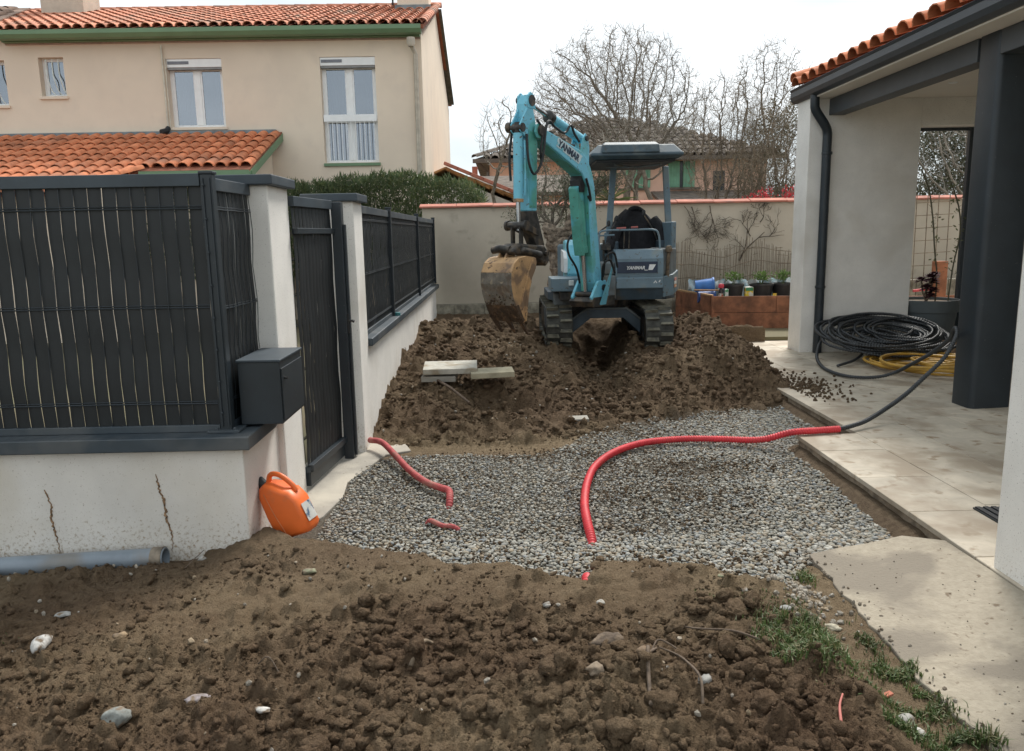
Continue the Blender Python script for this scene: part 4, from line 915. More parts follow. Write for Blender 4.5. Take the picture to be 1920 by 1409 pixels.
# ================================================================== vegetation
def grow_tree(base, height, spread, seed, trunks, r0, levels=6, thin=.0042, upward=.35, split=(2, 3), lean=(0, 0), seglen=None, min_r=.004, wob=.16, ratio=.74, shrink=(.66, .92), low=0, zmin=-9):
    """bare branching tree: returns (trunk MB, crown MB)"""
    rd = random.Random(seed); A, Bm = MB(), MB(); L0 = seglen or height / (levels * .72)
    stack = []
    for t in range(trunks):
        a = 2 * math.pi * t / trunks + rd.uniform(-.4, .4); d = Vector((math.cos(a) * spread, math.sin(a) * spread * .8, 1)) + Vector((lean[0], lean[1], 0)); stack.append((Vector(base) + Vector((math.cos(a), math.sin(a), 0)) * r0 * .6, d.normalized(), r0 * rd.uniform(.7, 1), 0, L0 * rd.uniform(.9, 1.2)))
    while stack:
        p, d, r, lv, L = stack.pop(); n = 4 if lv < 2 else 3; pts = [p]; rs = [r]; r_end = max(r * ratio, thin * .6)
        for k in range(n):
            d = (d + Vector((rd.gauss(0, wob), rd.gauss(0, wob), rd.gauss(0, wob * .6) + upward * .12))).normalized(); p = p + d * (L / n); pts.append(p); rs.append(r + (r_end - r) * (k + 1) / n)
        (A if lv < 1 else Bm).tube(pts, rs, 8 if lv < 2 else (5 if lv < 3 else 3), cap=False)
        if lv >= levels: continue
        c = rd.randint(*split) + (1 if lv > levels - 3 else 0)
        for k in range(c):
            if k and p.z < zmin and rd.random() < .8: continue
            t = 1.0 if k == 0 else rd.uniform(.8 if lv < low else .3, 1); q = pts[min(n, max(1, int(t * n)))]
            ax = d.orthogonal().normalized(); ax.rotate(Matrix.Rotation(rd.uniform(0, 6.28), 3, d)); ang_ = rd.uniform(.12, .35) if k == 0 else rd.uniform(.35, .85)
            nd = (d * math.cos(ang_) + ax * math.sin(ang_)); nd = (nd + Vector((0, 0, upward * .25))).normalized()
            stack.append((q, nd, r_end * (.95 if k == 0 else rd.uniform(.5, .8)), lv + 1, L * rd.uniform(*shrink)))
    return A, Bm
def leaves(n, pos, ln, wd, seed, up=.5, droop=0):
    """n lanceolate leaves (2 quads folded) at positions"""
    r = np.random.default_rng(seed); P = pos
    d = r.normal(0, 1, (n, 3)); d[:, 2] += up * 2; d /= np.linalg.norm(d, axis=1)[:, None]
    s = np.cross(d, r.normal(0, 1, (n, 3))); s /= np.linalg.norm(s, axis=1)[:, None]
    nn = np.cross(d, s)
    L = ln * r.uniform(.6, 1.3, n)[:, None]; W = wd * r.uniform(.7, 1.2, n)[:, None]
    a = P; b = P + d * L * .5 + s * W * .5; c = P + d * L - nn * L * .12; e = P + d * L * .5 - s * W * .5; 
    V = np.stack([a, b, c, e], 1).reshape(-1, 3); F = np.arange(4 * n).reshape(n, 4); return V, F

# oleander hedge, three shrubs grown together
hedge_m = leaf_mat('oleander_leaf', [(.065, .10, .040), (.10, .14, .055), (.045, .075, .032), (.17, .19, .085), (.08, .115, .05)])
n = 42000; r = np.random.default_rng(5); hx = r.uniform(-6.3, -.28, n); depth = r.random(n) ** 1.7; hy = 13.95 + 1.1 * depth
top = 2.56 + .04 * np.sin(hx * 2.3) + .12 * (vn(hx * 2.2, hy * 2, 3) - .5) + .14 * (vn(hx * 7, hy * 5, 4) - .5) - .28 * sstep(-.62, -.25, hx)
hz = top - (r.random(n) ** 1.35) * 1.7; hy = hy + .22 * (vn(hx * 2.6, hz * 2.6, 7) - .5) * 2 + .12 * (vn(hx * 8, hz * 8, 8) - .5)
k = (vn(hx * 6, hz * 6, 12) + .25 * (depth > .3) > .30)
P = np.stack([hx, hy, hz], -1)[k]; v, f = leaves(len(P), P, .125, .022, 6, .75)
hd = thing('oleander_hedge', 'dense green oleander hedge above the fence in front of the beige house', 'hedge', (-3.2, 14.5, 0))
big_mesh('foliage', v, f, hedge_m, hd, smooth=False)
st = MB(); rd = random.Random(4)
for i in range(110):
    x = rd.uniform(-6.2, -.4); y = rd.uniform(14.1, 14.9); st.tube([(x, y, 0), (x + rd.uniform(-.1, .1), y + rd.uniform(-.1, .1), 1.2), (x + rd.uniform(-.25, .25), y + rd.uniform(-.25, .2), 2.25)], [.014, .011, .005], 4)
st.build('stems', twigm, hd)

from mathutils.kdtree import KDTree
def colonize(bases, crown, n_att, seed, step=.14, infl=1.1, kill=.20, tip=.006, expo=2.25, zfloor=None, twig=(.10, .24), ntw=2, up=.55, hollow=.0, maxit=90, jitter=.16):
    """space-colonisation bare tree: bases [(x,y,z)], crown [(cx,cy,cz,rx,ry,rz), ...]"""
    r = np.random.default_rng(seed); att = []
    tot = sum(c[3] * c[4] * c[5] for c in crown)
    for c in crown:
        m = int(n_att * c[3] * c[4] * c[5] / tot); u = r.normal(0, 1, (m, 3)); u /= np.linalg.norm(u, axis=1)[:, None]; q = (hollow + (1 - hollow) * r.random(m)) ** (1 / 2.2); p = u * q[:, None] * np.array(c[3:6]) + np.array(c[:3])
        if zfloor is not None: p = p[p[:, 2] > zfloor]
        att += p.tolist()
    nodes = [Vector(b) for b in bases]; par = [-1] * len(nodes); att = [Vector(a) for a in att]
    top = Vector((sum(c[0] for c in crown) / len(crown), sum(c[1] for c in crown) / len(crown), 0))
    tips = list(range(len(nodes)))                       # trunks rise until they near the crown
    for b in range(len(nodes)):
        cur = b; tgt = r.choice(len(att)); tgt = att[tgt]; k = 0; d = Vector((0, 0, 1))
        while k < 40 and min((nodes[cur] - a).length for a in att[::7]) > infl * .85:
            d = (d * .8 + (tgt - nodes[cur]).normalized() * .16 + Vector((r.normal(0, .05), r.normal(0, .05), .05))).normalized(); nodes.append(nodes[cur] + d * step); par.append(cur); cur = len(nodes) - 1; k += 1
    for it in range(maxit):
        kd = KDTree(len(nodes))
        for i, p in enumerate(nodes): kd.insert(p, i)
        kd.balance(); pull = {}; rest = []
        for a in att:
            p, i, d = kd.find(a)
            if d < kill: continue
            rest.append(a)
            if d < infl: v = (a - p).normalized(); pull[i] = pull.get(i, Vector((0, 0, 0))) + v
        if len(rest) == len(att) and not pull: break
        att = rest; new = 0
        for i, v in pull.items():
            if v.length < 1e-4: continue
            v = (v.normalized() + Vector((r.normal(0, jitter), r.normal(0, jitter), r.normal(0, jitter) + .03))).normalized(); q_ = nodes[i] + v * step
            if kd.find(q_)[2] < step * .55: continue
            nodes.append(q_); par.append(i); new += 1
        if not new or len(nodes) > 12000: break
    n = len(nodes); ch = [[] for _ in range(n)]
    for i in range(n):
        if par[i] >= 0: ch[par[i]].append(i)
    rad = [0.0] * n
    for i in range(n - 1, -1, -1): rad[i] = tip if not ch[i] else sum(rad[c] ** expo for c in ch[i]) ** (1 / expo)
    A, Bm = MB(), MB(); st = [(b, b) for b in range(len(bases))]; big = max(rad[:len(bases)]) * .5
    while st:
        pr_, i = st.pop(); chain = [pr_] if pr_ != i else []; chain.append(i); cur = i
        while ch[cur]:
            c = sorted(ch[cur], key=lambda q: -rad[q])
            for o_ in c[1:]: st.append((cur, o_))
            cur = c[0]; chain.append(cur)
        if len(chain) < 2: continue
        pts = [nodes[k] for k in chain]; rs = [rad[k] for k in chain]
        if pr_ != i: rs[0] = min(rs[0], rs[1] * 1.15)
        rs = [x * (.55 if x <= tip * 1.01 else 1) for x in rs]
        (A if rs[0] > big else Bm).tube(pts, rs, 8 if rs[0] > .05 else (5 if rs[0] > tip * 3 else 3), cap=False)
    for i in range(n):
        if rad[i] < tip * 3:
            for _ in range(ntw if rad[i] < tip * 1.6 else ntw - 1):
                d = Vector((r.normal(0, 1), r.normal(0, 1), r.normal(0, .7) + up)).normalized(); L = r.uniform(*twig); q = nodes[i]
                Bm.tube([q, q + d * L * .5, q + (d + Vector((0, 0, .25))) * L * .9], [tip * .6, tip * .5, tip * .25], 3, cap=False)
    return A, Bm
def ctree(name, label, cat, base, m2=None, group=None, bases=None, **k):
    t = thing(name, label, cat, base, group); A, Bm = colonize(bases or [base], **k); A.build('trunk', bark, t, smooth='all'); Bm.build('crown', m2 or twigm, t, smooth='all'); return t
ctree('bare_tree', 'tall wide rounded bare tree with dense fine twigs directly behind the excavator', 'tree', (2.75, 18.6, -.1), bases=[(2.6, 18.6, -.1), (2.95, 18.7, -.1)], crown=[(2.62, 18.6, 4.3, 2.0, 1.5, 1.85), (1.4, 18.5, 4.0, .95, .8, 1.1), (3.9, 18.6, 3.9, .85, .8, 1.0)], n_att=5600, seed=4, step=.12, kill=.15, infl=.6, tip=.0062, zfloor=3.15, twig=(.12, .34), ntw=3, up=.55, expo=2.5, jitter=.20)
ctree('bare_tree', 'bare forked tree just over the wall seen under the excavator canopy', 'tree', (2.42, 14.9, 0), bases=[(2.30, 14.9, 0), (2.38, 14.9, 0), (2.62, 14.9, 0)], crown=[(2.62, 14.9, 3.15, .95, .6, .75)], n_att=170, seed=8, step=.13, kill=.2, infl=.9, tip=.011, twig=(.1, .3), ntw=2, up=.8)
ctree('bare_tree', 'small bare tree at the left end of the wall behind the digging arm', 'tree', (.15, 16.8, 0), crown=[(.1, 16.8, 3.55, .62, .5, .85)], n_att=420, seed=23, step=.10, kill=.15, infl=.7, tip=.0065, twig=(.08, .2), ntw=2, up=.8)
shrubm = mat('brown_twig', (.24, .195, .14), .9, var=.35, scale=2)
for x, y, sd_, lb_, cw, nb_ in ((4.5, 16.2, 31, 'bare brown shrubby tree left of the white pier, lower than its neighbours', [(4.42, 16.2, 3.3, .85, .6, 1.35)], 3), (5.6, 17.2, 37, 'tall bare brown tree rising just left of the roof edge', [(5.7, 17.2, 4.0, .95, .7, 1.5), (5.6, 17.2, 2.8, .8, .6, 1.0)], 3), (5.4, 15.6, 41, 'tangled brown thicket tree touching the white pier', [(5.25, 15.6, 2.7, .75, .5, 1.2)], 5)):
    ctree('bare_shrub', lb_, 'shrub', (x, y, 0), m2=shrubm, group='bare shrubs beyond the garden wall', bases=[(x + .22 * (k - nb_ / 2), y + .1 * (k % 2), 0) for k in range(nb_)], crown=cw, n_att=1900, seed=sd_, step=.11, kill=.13, infl=.55, tip=.0055, twig=(.12, .34), ntw=3, up=.6, expo=2.6, jitter=.2)
ivy = leaf_mat('dark_leaf', [(.07, .08, .04), (.10, .105, .055), (.14, .125, .075), (.18, .15, .09), (.08, .09, .05)])
def bush(name, label, cx, cy, rx, ry, z0, z1, n, ln, wd, seed, m, up=.3, hole=.42, group=None, cat='bush'):
    r = np.random.default_rng(seed); u = r.normal(0, 1, (n, 3)); u /= np.linalg.norm(u, axis=1)[:, None]; rad = r.random(n) ** .4
    P = u * rad[:, None]; x = cx + P[:, 0] * rx; y = cy + P[:, 1] * ry; z = (z0 + z1) / 2 + P[:, 2] * (z1 - z0) / 2
    g_ = 1 + .5 * (vn(x * 2.5, z * 2.5, seed) - .5); x = cx + (x - cx) * g_; k = vn(x * 3.2, z * 3.2 + y, seed + 2) > hole * r.uniform(.6, 1.4, n)
    P = np.stack([x, y, z], -1)[k]; v, f = leaves(len(P), P, ln, wd, seed, up); t = thing(name, label, cat, (cx, cy, 0), group)
    big_mesh('foliage', v, f, m, t, smooth=False); s_ = MB(); rd = random.Random(seed)
    for i in range(26):
        p = P[rd.randrange(len(P))]; s_.tube([(cx + rd.uniform(-.2, .2) * rx, cy, -.1), ((cx + p[0]) / 2, (cy + p[1]) / 2, z0 + (p[2] - z0) * .55), tuple(p)], [.02, .014, .005], 4)
    s_.build('stems', bark, t); return t
bush('ivy_bush', 'dark green ivy-clad bush behind the wall right beside the white pier', 6.05, 17.4, 1.0, .6, .2, 4.5, 22000, .055, .028, 51, ivy, .2, .36)
bush('evergreen_bush', 'grey-green evergreen mass seen through the opening under the covered terrace', 9.7, 17.2, 1.9, .8, .0, 4.9, 60000, .06, .03, 52, leaf_mat('grey_leaf', [(.10, .11, .06), (.14, .145, .085), (.08, .085, .05), (.16, .15, .10)]), .2, .30)
ctree('bare_tree', 'bare pale tree seen through the opening behind the terrace', 'tree', (9.0, 15.6, 0), crown=[(8.9, 15.6, 3.3, 1.2, .6, 1.4)], n_att=1500, seed=61, step=.12, kill=.17, infl=.8, tip=.006, ntw=2, up=.8)
redm = leaf_mat('red_leaf', [(.50, .04, .05), (.38, .03, .04), (.60, .07, .08)])
bush('red_hedge', 'red-leaved hedge showing just over the wall coping at right', 4.95, 14.1, .95, .25, 1.5, 2.34, 3200, .05, .025, 53, redm, .6, .30, cat='hedge')
# spiky palm-like plant
ya = thing('spiky_plant', 'spiky green dracaena behind the wall between boom and canopy post', 'plant', (1.95, 14.2, 0))
MB().tube([(1.95, 14.2, 0), (1.97, 14.2, 1.4), (1.93, 14.2, 2.15)], .05, 8).build('stem', bark, ya, smooth=True)
rd = random.Random(9); lm = MB()
for i in range(90):
    a = rd.uniform(0, 6.28); el = rd.uniform(-.5, 1.4); L = rd.uniform(.35, .6); d = Vector((math.cos(a) * math.cos(el), math.sin(a) * math.cos(el), math.sin(el))); s = d.cross(Vector((0, 0, 1))).normalized() * .016; o_ = Vector((1.93, 14.2, 2.15))
    m_ = o_ + d * L * .5; t_ = o_ + d * L + Vector((0, 0, -.12 * L)); lm.add([o_ - s * .5, o_ + s * .5, m_ + s, t_, m_ - s], [(0, 1, 2, 3, 4)])
lm.build('leaves', leaf_mat('dracaena_leaf', [(.10, .14, .05), (.18, .19, .08), (.08, .11, .045)]), ya)

# old olive tree inside the garden
ot = thing('olive_tree', 'old olive tree with thick gnarled twisted trunk beside the excavator', 'tree', (.72, 11.3, .3))
def gnarl(pts, rs, seed, n=18, k=8):
    r = random.Random(seed); c = spline(pts, k); m = MB(); R0 = np.interp(np.linspace(0, len(rs) - 1, len(c)), range(len(rs)), rs); vs = []
    for i, p in enumerate(c):
        for j in range(n):
            a = 2 * math.pi * j / n + i * .08
            q = 1 + .20 * math.sin(3 * a + i * .35) + .11 * math.sin(5 * a - i * .6) + .26 * (vn(j * .9 + 40, i * .55, seed) - .5) * 2
            vs.append((p.x + math.cos(a) * R0[i] * q, p.y + math.sin(a) * R0[i] * q, p.z + .02 * math.sin(a * 2 + i)))
    fs = [(i * n + j, i * n + (j + 1) % n, (i + 1) * n + (j + 1) % n, (i + 1) * n + j) for i in range(len(c) - 1) for j in range(n)]; fs.append(tuple((len(c) - 1) * n + j for j in range(n)))
    m.add(vs, fs); return m
gnarl([(.70, 11.3, .15), (.72, 11.3, .55), (.82, 11.3, .95), (.86, 11.3, 1.25), (.82, 11.3, 1.50), (.84, 11.3, 1.66)], [.20, .15, .155, .165, .19, .16], 3, k=10).build('trunk', olivebark, ot, smooth='all')
br_ = [([(.84, 11.3, 1.5), (.98, 11.28, 1.68), (1.02, 11.3, 1.86)], [.13, .10, .075]), ([(.78, 11.3, 1.5), (.68, 11.25, 1.66), (.66, 11.3, 1.74)], [.12, .09, .06]), ([(.86, 11.3, 1.42), (1.06, 11.33, 1.52), (1.10, 11.33, 1.60)], [.10, .08, .03])]
for i, (p, q) in enumerate(br_): gnarl(p, q, 5 + i, 12, 6).build('limb', olivebark, ot, smooth='all')
A1, B1 = grow_tree((.72, 11.3, 1.70), 1.2, .9, 71, 4, .028, levels=4, upward=.2, seglen=.36, wob=.22); A2, B2 = grow_tree((1.02, 11.3, 1.84), 1.0, .8, 72, 3, .026, levels=4, upward=.25, seglen=.33, wob=.22)
A1.add(A2.v, A2.f).add(B1.v, B1.f).add(B2.v, B2.f).build('branches', bark, ot, smooth='all')
tips = np.array(B1.v + B2.v)[::2]; r = np.random.default_rng(8); sel = tips[r.integers(0, len(tips), 5200)] + r.normal(0, .05, (5200, 3)); v, f = leaves(len(sel), sel, .055, .014, 9, .2)
big_mesh('foliage', v, f, leaf_mat('olive_leaf', [(.11, .13, .08), (.16, .175, .12), (.08, .095, .055), (.13, .12, .075)]), ot, smooth=False)

# climbers on the garden wall
def creeper(label, seed, roots, cat='climber'):
    rd = random.Random(seed); m = MB(); lv = []
    for (x, z, dx, dz, L, r0) in roots:
        st = [(Vector((x, 13.17, z)), Vector((dx, 0, dz)).normalized(), r0, L, 0)]
        while st:
            p, d, r0_, L_, k = st.pop(); pts = [p]
            for i in range(5): d = (d + Vector((rd.gauss(0, .22), 0, rd.gauss(0, .2)))).normalized(); p = p + d * L_ / 5; p.y = 13.165 - rd.uniform(0, .03); pts.append(p.copy())
            if pts[-1].z > 2.0: pts = [q for q in pts if q.z < 2.03]
            if len(pts) > 1: m.tube(pts, [max(.0025, r0_ * (1 - .14 * i)) for i in range(len(pts))], 4, cap=False)
            if k < 4:
                for c in range(rd.randint(2, 3)): q = rd.choice(pts[1:] or pts); a = rd.uniform(-1.0, 1.0); nd = Vector((d.x * math.cos(a) - d.z * math.sin(a), 0, d.x * math.sin(a) + d.z * math.cos(a))); st.append((q.copy(), nd, r0_ * .62, L_ * .66, k + 1))
    t = m.build('climber', mat('vine_wood', (.10, .08, .06), .9, var=.3, scale=9)); return tag(t, label, cat)
creeper('bare climber branching up the wall above the willow screen', 5, [(3.93, 1.10, .55, 1, .62, .018), (4.1, 1.5, -.2, 1, .3, .012), (4.25, 1.72, .6, .8, .25, .010)])
creeper('thin bare climber hanging from the wall coping right of the excavator', 6, [(3.12, 1.99, .3, -1, .45, .010), (3.42, 2.0, .05, -1, .5, .010), (3.0, 2.0, .9, -.8, .4, .007)])
creeper('faint bare climber on the wall in the terrace opening', 12, [(6.2, 1.3, .4, 1, .3, .006)])
# willow screen against the wall
wm = mat('willow_stick', (.22, .175, .125), .9, var=.3, scale=20, rnd=.2)
ws = thing('willow_screen', 'sagging grey willow stick screen leaning against the garden wall', 'screen', (3.9, 13.1, .2))
rd = random.Random(14); sticks = MB()
x = 2.82
while x < 4.95:
    h_ = 1.28 + .20 * math.exp(-((x - 4.05) / .35) ** 2) + (.16 if x < 3.1 else 0) - .08 * sstep(4.3, 4.9, x) + rd.uniform(-.05, .05); y = 13.02 + rd.uniform(-.03, .03); w_ = .03 * math.sin(x * 9)
    sticks.tube([(x - .05, y - .08, .2), (x + w_ * .3 + rd.uniform(-.01, .01), y - .03, .2 + (h_ - .2) * .5), (x + .03 + rd.uniform(-.02, .02), y + .04, float(h_))], [.0055, .005, .004], 4, cap=False); x += rd.uniform(.018, .034)
o = sticks.build('sticks', wm, ws, smooth='all'); o['kind'] = 'stuff'
for z in (.55, .80, 1.02, 1.22): MB().tube(spline([(2.83 + .27 * i, 13.0 + .02 * (i % 2) - .02, z + .05 * math.sin(i * 1.1 + z) + (.08 if 3 < i < 6 else 0)) for i in range(8)], 4), .007, 4).build('binding', wm, ws, smooth='all')
for i in range(40): 
    x = rd.uniform(2.9, 4.8); z = rd.choice((.6, .85, 1.05, 1.2, 1.3)); 
    if i == 0: tm = MB()
    tm.tube([(x, 12.97, z), (x + rd.uniform(.08, .22), 12.96, z + rd.uniform(-.04, .04))], .004, 4)
tm.build('loose_twigs', wm, ws)
# ================================================================== mini excavator
EX = thing('mini_excavator', 'small turquoise and blue-grey tracked excavator with canopy and muddy bucket', 'excavator', (1.27, 10.1, .24))
turq = mat('turquoise_paint', (.19, .54, .68), .42, var=.10, scale=4, col2=(.14, .45, .58), stain=(3.6, .52, .68, (.11, .38, .32)), spots=(26, .62, .69, (.12, .10, .07)), bump=.1, bscale=60)
turq_g = mat('faded_green_paint', (.085, .33, .27), .5, var=.15, scale=6, stain=(5, .5, .65, (.09, .38, .46)), spots=(28, .64, .70, (.08, .06, .035)))
blu = mat('blue_grey_paint', (.145, .215, .26), .48, var=.12, scale=4, stain=(4, .52, .72, (.20, .22, .205)), spots=(24, .62, .70, (.10, .09, .07)), bump=.1, bscale=50)
blud = mat('dark_blue_paint', (.045, .072, .095), .5, var=.2, scale=6, stain=(5, .55, .75, (.08, .07, .05)))
gry = mat('grey_plate', (.15, .17, .175), .6, var=.2, scale=6, stain=(5, .5, .7, (.13, .11, .08)))
blk = mat('black_rubber', (.013, .014, .015), .55)
iron = mat('greasy_iron', (.045, .042, .038), .55, .2, var=.4, scale=18, stain=(9, .5, .65, (.12, .09, .06)))
chrome = mat('steel_rod', (.42, .43, .43), .22, .9, var=.1)
orange_b = mat('ochre_bucket_paint', (.47, .29, .14), .6, var=.15, scale=8, stain=(7, .47, .60, (.20, .13, .08)), spots=(22, .60, .68, (.12, .07, .04)))
mudm = mat('worn_bucket_steel', (.20, .18, .15), .6, .15, var=.3, scale=9, stain=(7, .5, .65, (.13, .09, .06)), spots=(24, .58, .68, (.34, .28, .20)), bump=.3, bscale=40)
mudd = mat('wet_mud', (.085, .052, .030), .9, var=.35, scale=12, bump=1, bscale=50, stain=(12, .55, .65, (.17, .10, .05)), bdist=.01)
padm = mat('muddy_rubber', (.17, .16, .12), .85, var=.3, scale=12, bump=.5, bscale=70, rnd=.15, stain=(10, .52, .68, (.09, .09, .08)))
beltm = mat('track_rubber', (.075, .075, .065), .85, var=.3, scale=14, bump=.4, bscale=60)
TH = R_(38); BX, BY = 1.03, 9.0
U2 = Vector((-math.sin(TH), -math.cos(TH), 0)); N2 = Vector((math.cos(TH), -math.sin(TH), 0))
def P(r, v, z): return Vector((BX, BY, 0)) + U2 * r + N2 * v + Vector((0, 0, z))
def plate(name, prof, v0, v1, m, par=None, bevel=.008, **k):
    return MB().prism([P(r, v0, z) for r, z in prof], N2 * (v1 - v0)).build(name, m, par or EX, bevel=bevel, **k)

# --- tracks
def track(x0, x1, yf, yr, zb, lugs=True):
    R1 = .235; zc = zb + R1 + .02; ya, yb_ = yf + R1, yr - R1
    t = MB(); n = 14; outer, inner = [], []
    for k in range(n + 1): a = math.pi / 2 + math.pi * k / n; outer.append((ya + math.cos(a) * R1, zc + math.sin(a) * R1)); inner.append((ya + math.cos(a) * (R1 - .03), zc + math.sin(a) * (R1 - .03)))
    for k in range(n + 1): a = -math.pi / 2 + math.pi * k / n; outer.append((yb_ + math.cos(a) * R1, zc + math.sin(a) * R1)); inner.append((yb_ + math.cos(a) * (R1 - .03), zc + math.sin(a) * (R1 - .03)))
    N = len(outer); vs = [(x, *p) for x in (x0, x1) for p in outer] + [(x, *p) for x in (x0, x1) for p in inner]
    fs = []
    for k in range(N):
        q = (k + 1) % N; fs += [(k, q, N + q, N + k), (2 * N + k, 3 * N + k, 3 * N + q, 2 * N + q), (k, 2 * N + k, 2 * N + q, q), (N + k, N + q, 3 * N + q, 3 * N + k)]
    t.add(vs, fs); tr = t.build('track', beltm, EX)
    # lugs round the loop, two staggered columns
    per = []; L1 = yb_ - ya; C = math.pi * R1; tot = 2 * L1 + 2 * C; cnt = 38; proto = None; w = (x1 - x0) / 2
    for i in range(cnt):
        for col in (0, 1):
            s = (tot * (i + .5 * col) / cnt) % tot
            if s < C: a = math.pi / 2 + s / R1; p = (ya + math.cos(a) * R1, zc + math.sin(a) * R1); rot = a
            elif s < C + L1: p = (ya + (s - C), zc - R1); rot = -math.pi / 2
            elif s < 2 * C + L1: a = -math.pi / 2 + (s - C - L1) / R1; p = (yb_ + math.cos(a) * R1, zc + math.sin(a) * R1); rot = a
            else: p = (yb_ - (s - 2 * C - L1), zc + R1); rot = math.pi / 2
            if proto is None:
                m = MB(); hw = w / 2 - .006
                m.add([(-hw, -.004, -.040), (hw, -.004, -.032), (hw, -.004, .040), (-hw, -.004, .032), (-hw + .01, .026, -.026), (hw - .01, .026, -.020), (hw - .01, .026, .026), (-hw + .01, .026, .020)], [(0, 1, 2, 3), (7, 6, 5, 4), (0, 4, 5, 1), (1, 5, 6, 2), (2, 6, 7, 3), (3, 7, 4, 0)])
                proto = bpy.data.meshes.new('lug'); proto.from_pydata(m.v, [], m.f); proto.materials.append(padm)
            o = bpy.data.objects.new('lug', proto); scene.collection.objects.link(o); o.parent = tr
            T = Matrix.Rotation(rot - math.pi / 2, 4, 'X'); T.translation = (x0 + w * (.5 + col) + (.0), p[0], p[1]); o.matrix_basis = Matrix.Translation(-wloc(tr)) @ T
    fr_ = MB().box(x0 + .05, x1 - .05, ya, yb_, zc - .13, zc + .12).build('track_frame', blud, EX, bevel=.01)
    wh = MB()
    for yy_ in (ya, yb_): wh.lathe((x0 + .03, yy_, zc), [(0, 0), (.13, .0), (.205, .02), (.205, x1 - x0 - .08), (.13, x1 - x0 - .06), (0, x1 - x0 - .06)], 20, (1, 0, 0))
    wh.build('idler', iron, EX, smooth=True)
    ro = MB()
    for k in range(4): ro.lathe((x0 + .04, ya + .3 + k * (yb_ - ya - .6) / 3, zb + .115), [(0, 0), (.065, 0), (.065, x1 - x0 - .08), (0, x1 - x0 - .08)], 14, (1, 0, 0))
    ro.build('rollers', iron, EX, smooth=True)
track(.515, .825, 9.28, 11.2, .245); track(1.665, 1.985, 9.12, 11.1, .215)
# --- car body between the tracks
c = [(.83, .40), (.83, .56), (1.02, .695), (1.50, .695), (1.67, .56), (1.67, .40), (1.46, .585), (1.06, .585)]
MB().prism([(x, 9.55, z) for x, z in c], (0, .07, 0)).build('cross_frame', blud, EX, bevel=.006)
MB().prism([(x, 10.1, z) for x, z in c], (0, .5, 0)).build('car_body', blud, EX, bevel=.006)
MB().tube([(.83, 9.545, .57), (1.02, 9.545, .70), (1.50, 9.545, .70), (1.67, 9.545, .57)], .012, 6).build('frame_edge', gry, EX, smooth=True)
MB().lathe((1.27, 10.1, .69), [(0, 0), (.36, 0), (.36, .11), (0, .11)], 32).build('slew_ring', iron, EX, smooth=True)
MB().box(.62, 1.02, 9.5, 10.0, .755, .90).build('side_step', gry, EX, bevel=.01)
# --- upper structure
MB().prism([(.56, 9.8, .80), (.62, 9.62, .80), (1.98, 9.55, .80), (2.12, 9.75, .80), (2.14, 10.6, .80), (1.85, 11.0, .80), (.85, 11.0, .80), (.56, 10.6, .80)], (0, 0, .10)).build('deck', blud, EX, bevel=.01)
fp = [(9.34, .82), (9.30, .93), (9.28, 1.12), (9.28, 1.30), (9.34, 1.405), (9.60, 1.405), (9.60, .80)]
MB().prism([(1.33, y, z) for y, z in fp], (.56, 0, 0)).build('front_panel', blu, EX, bevel=.012)
MB().box(1.335, 1.885, 9.262, 9.30, .955, 1.085).build('lower_front_band', blu, EX, bevel=.012)
MB().prism([(1.335, 9.29, .955), (1.335, 9.34, .82), (1.335, 9.36, .82), (1.335, 9.31, .955)], (.55, 0, 0)).build('skirt', blud, EX, bevel=.004)
MB().prism([(1.19, 9.30, .84), (1.33, 9.27, .84), (1.33, 9.6, .84), (1.19, 9.6, .84)], (0, 0, .27)).build('front_left_box', gry, EX, bevel=.012)
MB().prism([(1.16, 9.36, 1.115), (1.325, 9.33, 1.115), (1.325, 9.6, 1.115), (1.16, 9.6, 1.115)], (0, 0, .15)).build('hose_box', gry, EX, bevel=.02)
MB().prism([(1.892, 9.31, .84), (2.03, 9.40, .86), (2.13, 9.62, .90), (2.13, 10.4, .90), (1.892, 10.4, .84)], (0, 0, .25)).build('right_skirt', blu, EX, bevel=.012)
MB().prism([(1.892, 9.37, 1.10), (2.0, 9.42, 1.10), (2.10, 9.6, 1.10), (2.10, 10.4, 1.10), (1.892, 10.4, 1.10)], (0, 0, .31)).build('right_cover', gry, EX, bevel=.015)
MB().tube([(1.95, 9.37, 1.08), (1.955, 9.38, 1.22), (1.96, 9.36, 1.36)], .022, 8).lathe((1.96, 9.36, 1.36), [(0, 0), (.035, .01), (.045, .04), (.03, .08), (0, .085)], 10).build('work_lamp_stem', mat('rust_brown', (.16, .12, .08), .8, var=.4, scale=20), EX, smooth=True)
MB().prism([(2.03, 9.55, 1.1), (2.10, 9.62, 1.1), (2.10, 10.3, 1.1), (2.03, 10.3, 1.1)], (.0, .0, .62)).build('side_guard', blu, EX, bevel=.012)
MB().prism([(2.14, 9.9, .93), (2.24, 10.4, .93), (2.20, 10.9, .93), (2.11, 10.9, .93)], (-.10, 0, .75)).build('rear_side_cover', blud, EX, bevel=.02)
MB().prism([(.57, 9.26, .935), (1.14, 9.24, .935), (1.14, 9.8, .935), (.57, 9.8, .935)], (0, 0, .155)).build('front_left_deck', blu, EX, bevel=.012)
MB().box(.68, 1.12, 9.30, 9.75, .83, .932).build('valve_cover', iron, EX, bevel=.01)
fl = MB().box(.775, .835, 9.228, 9.25, 1.005, 1.065).build('front_lamp', mat('lamp_glass', (.62, .64, .62), .2), EX, bevel=.004)
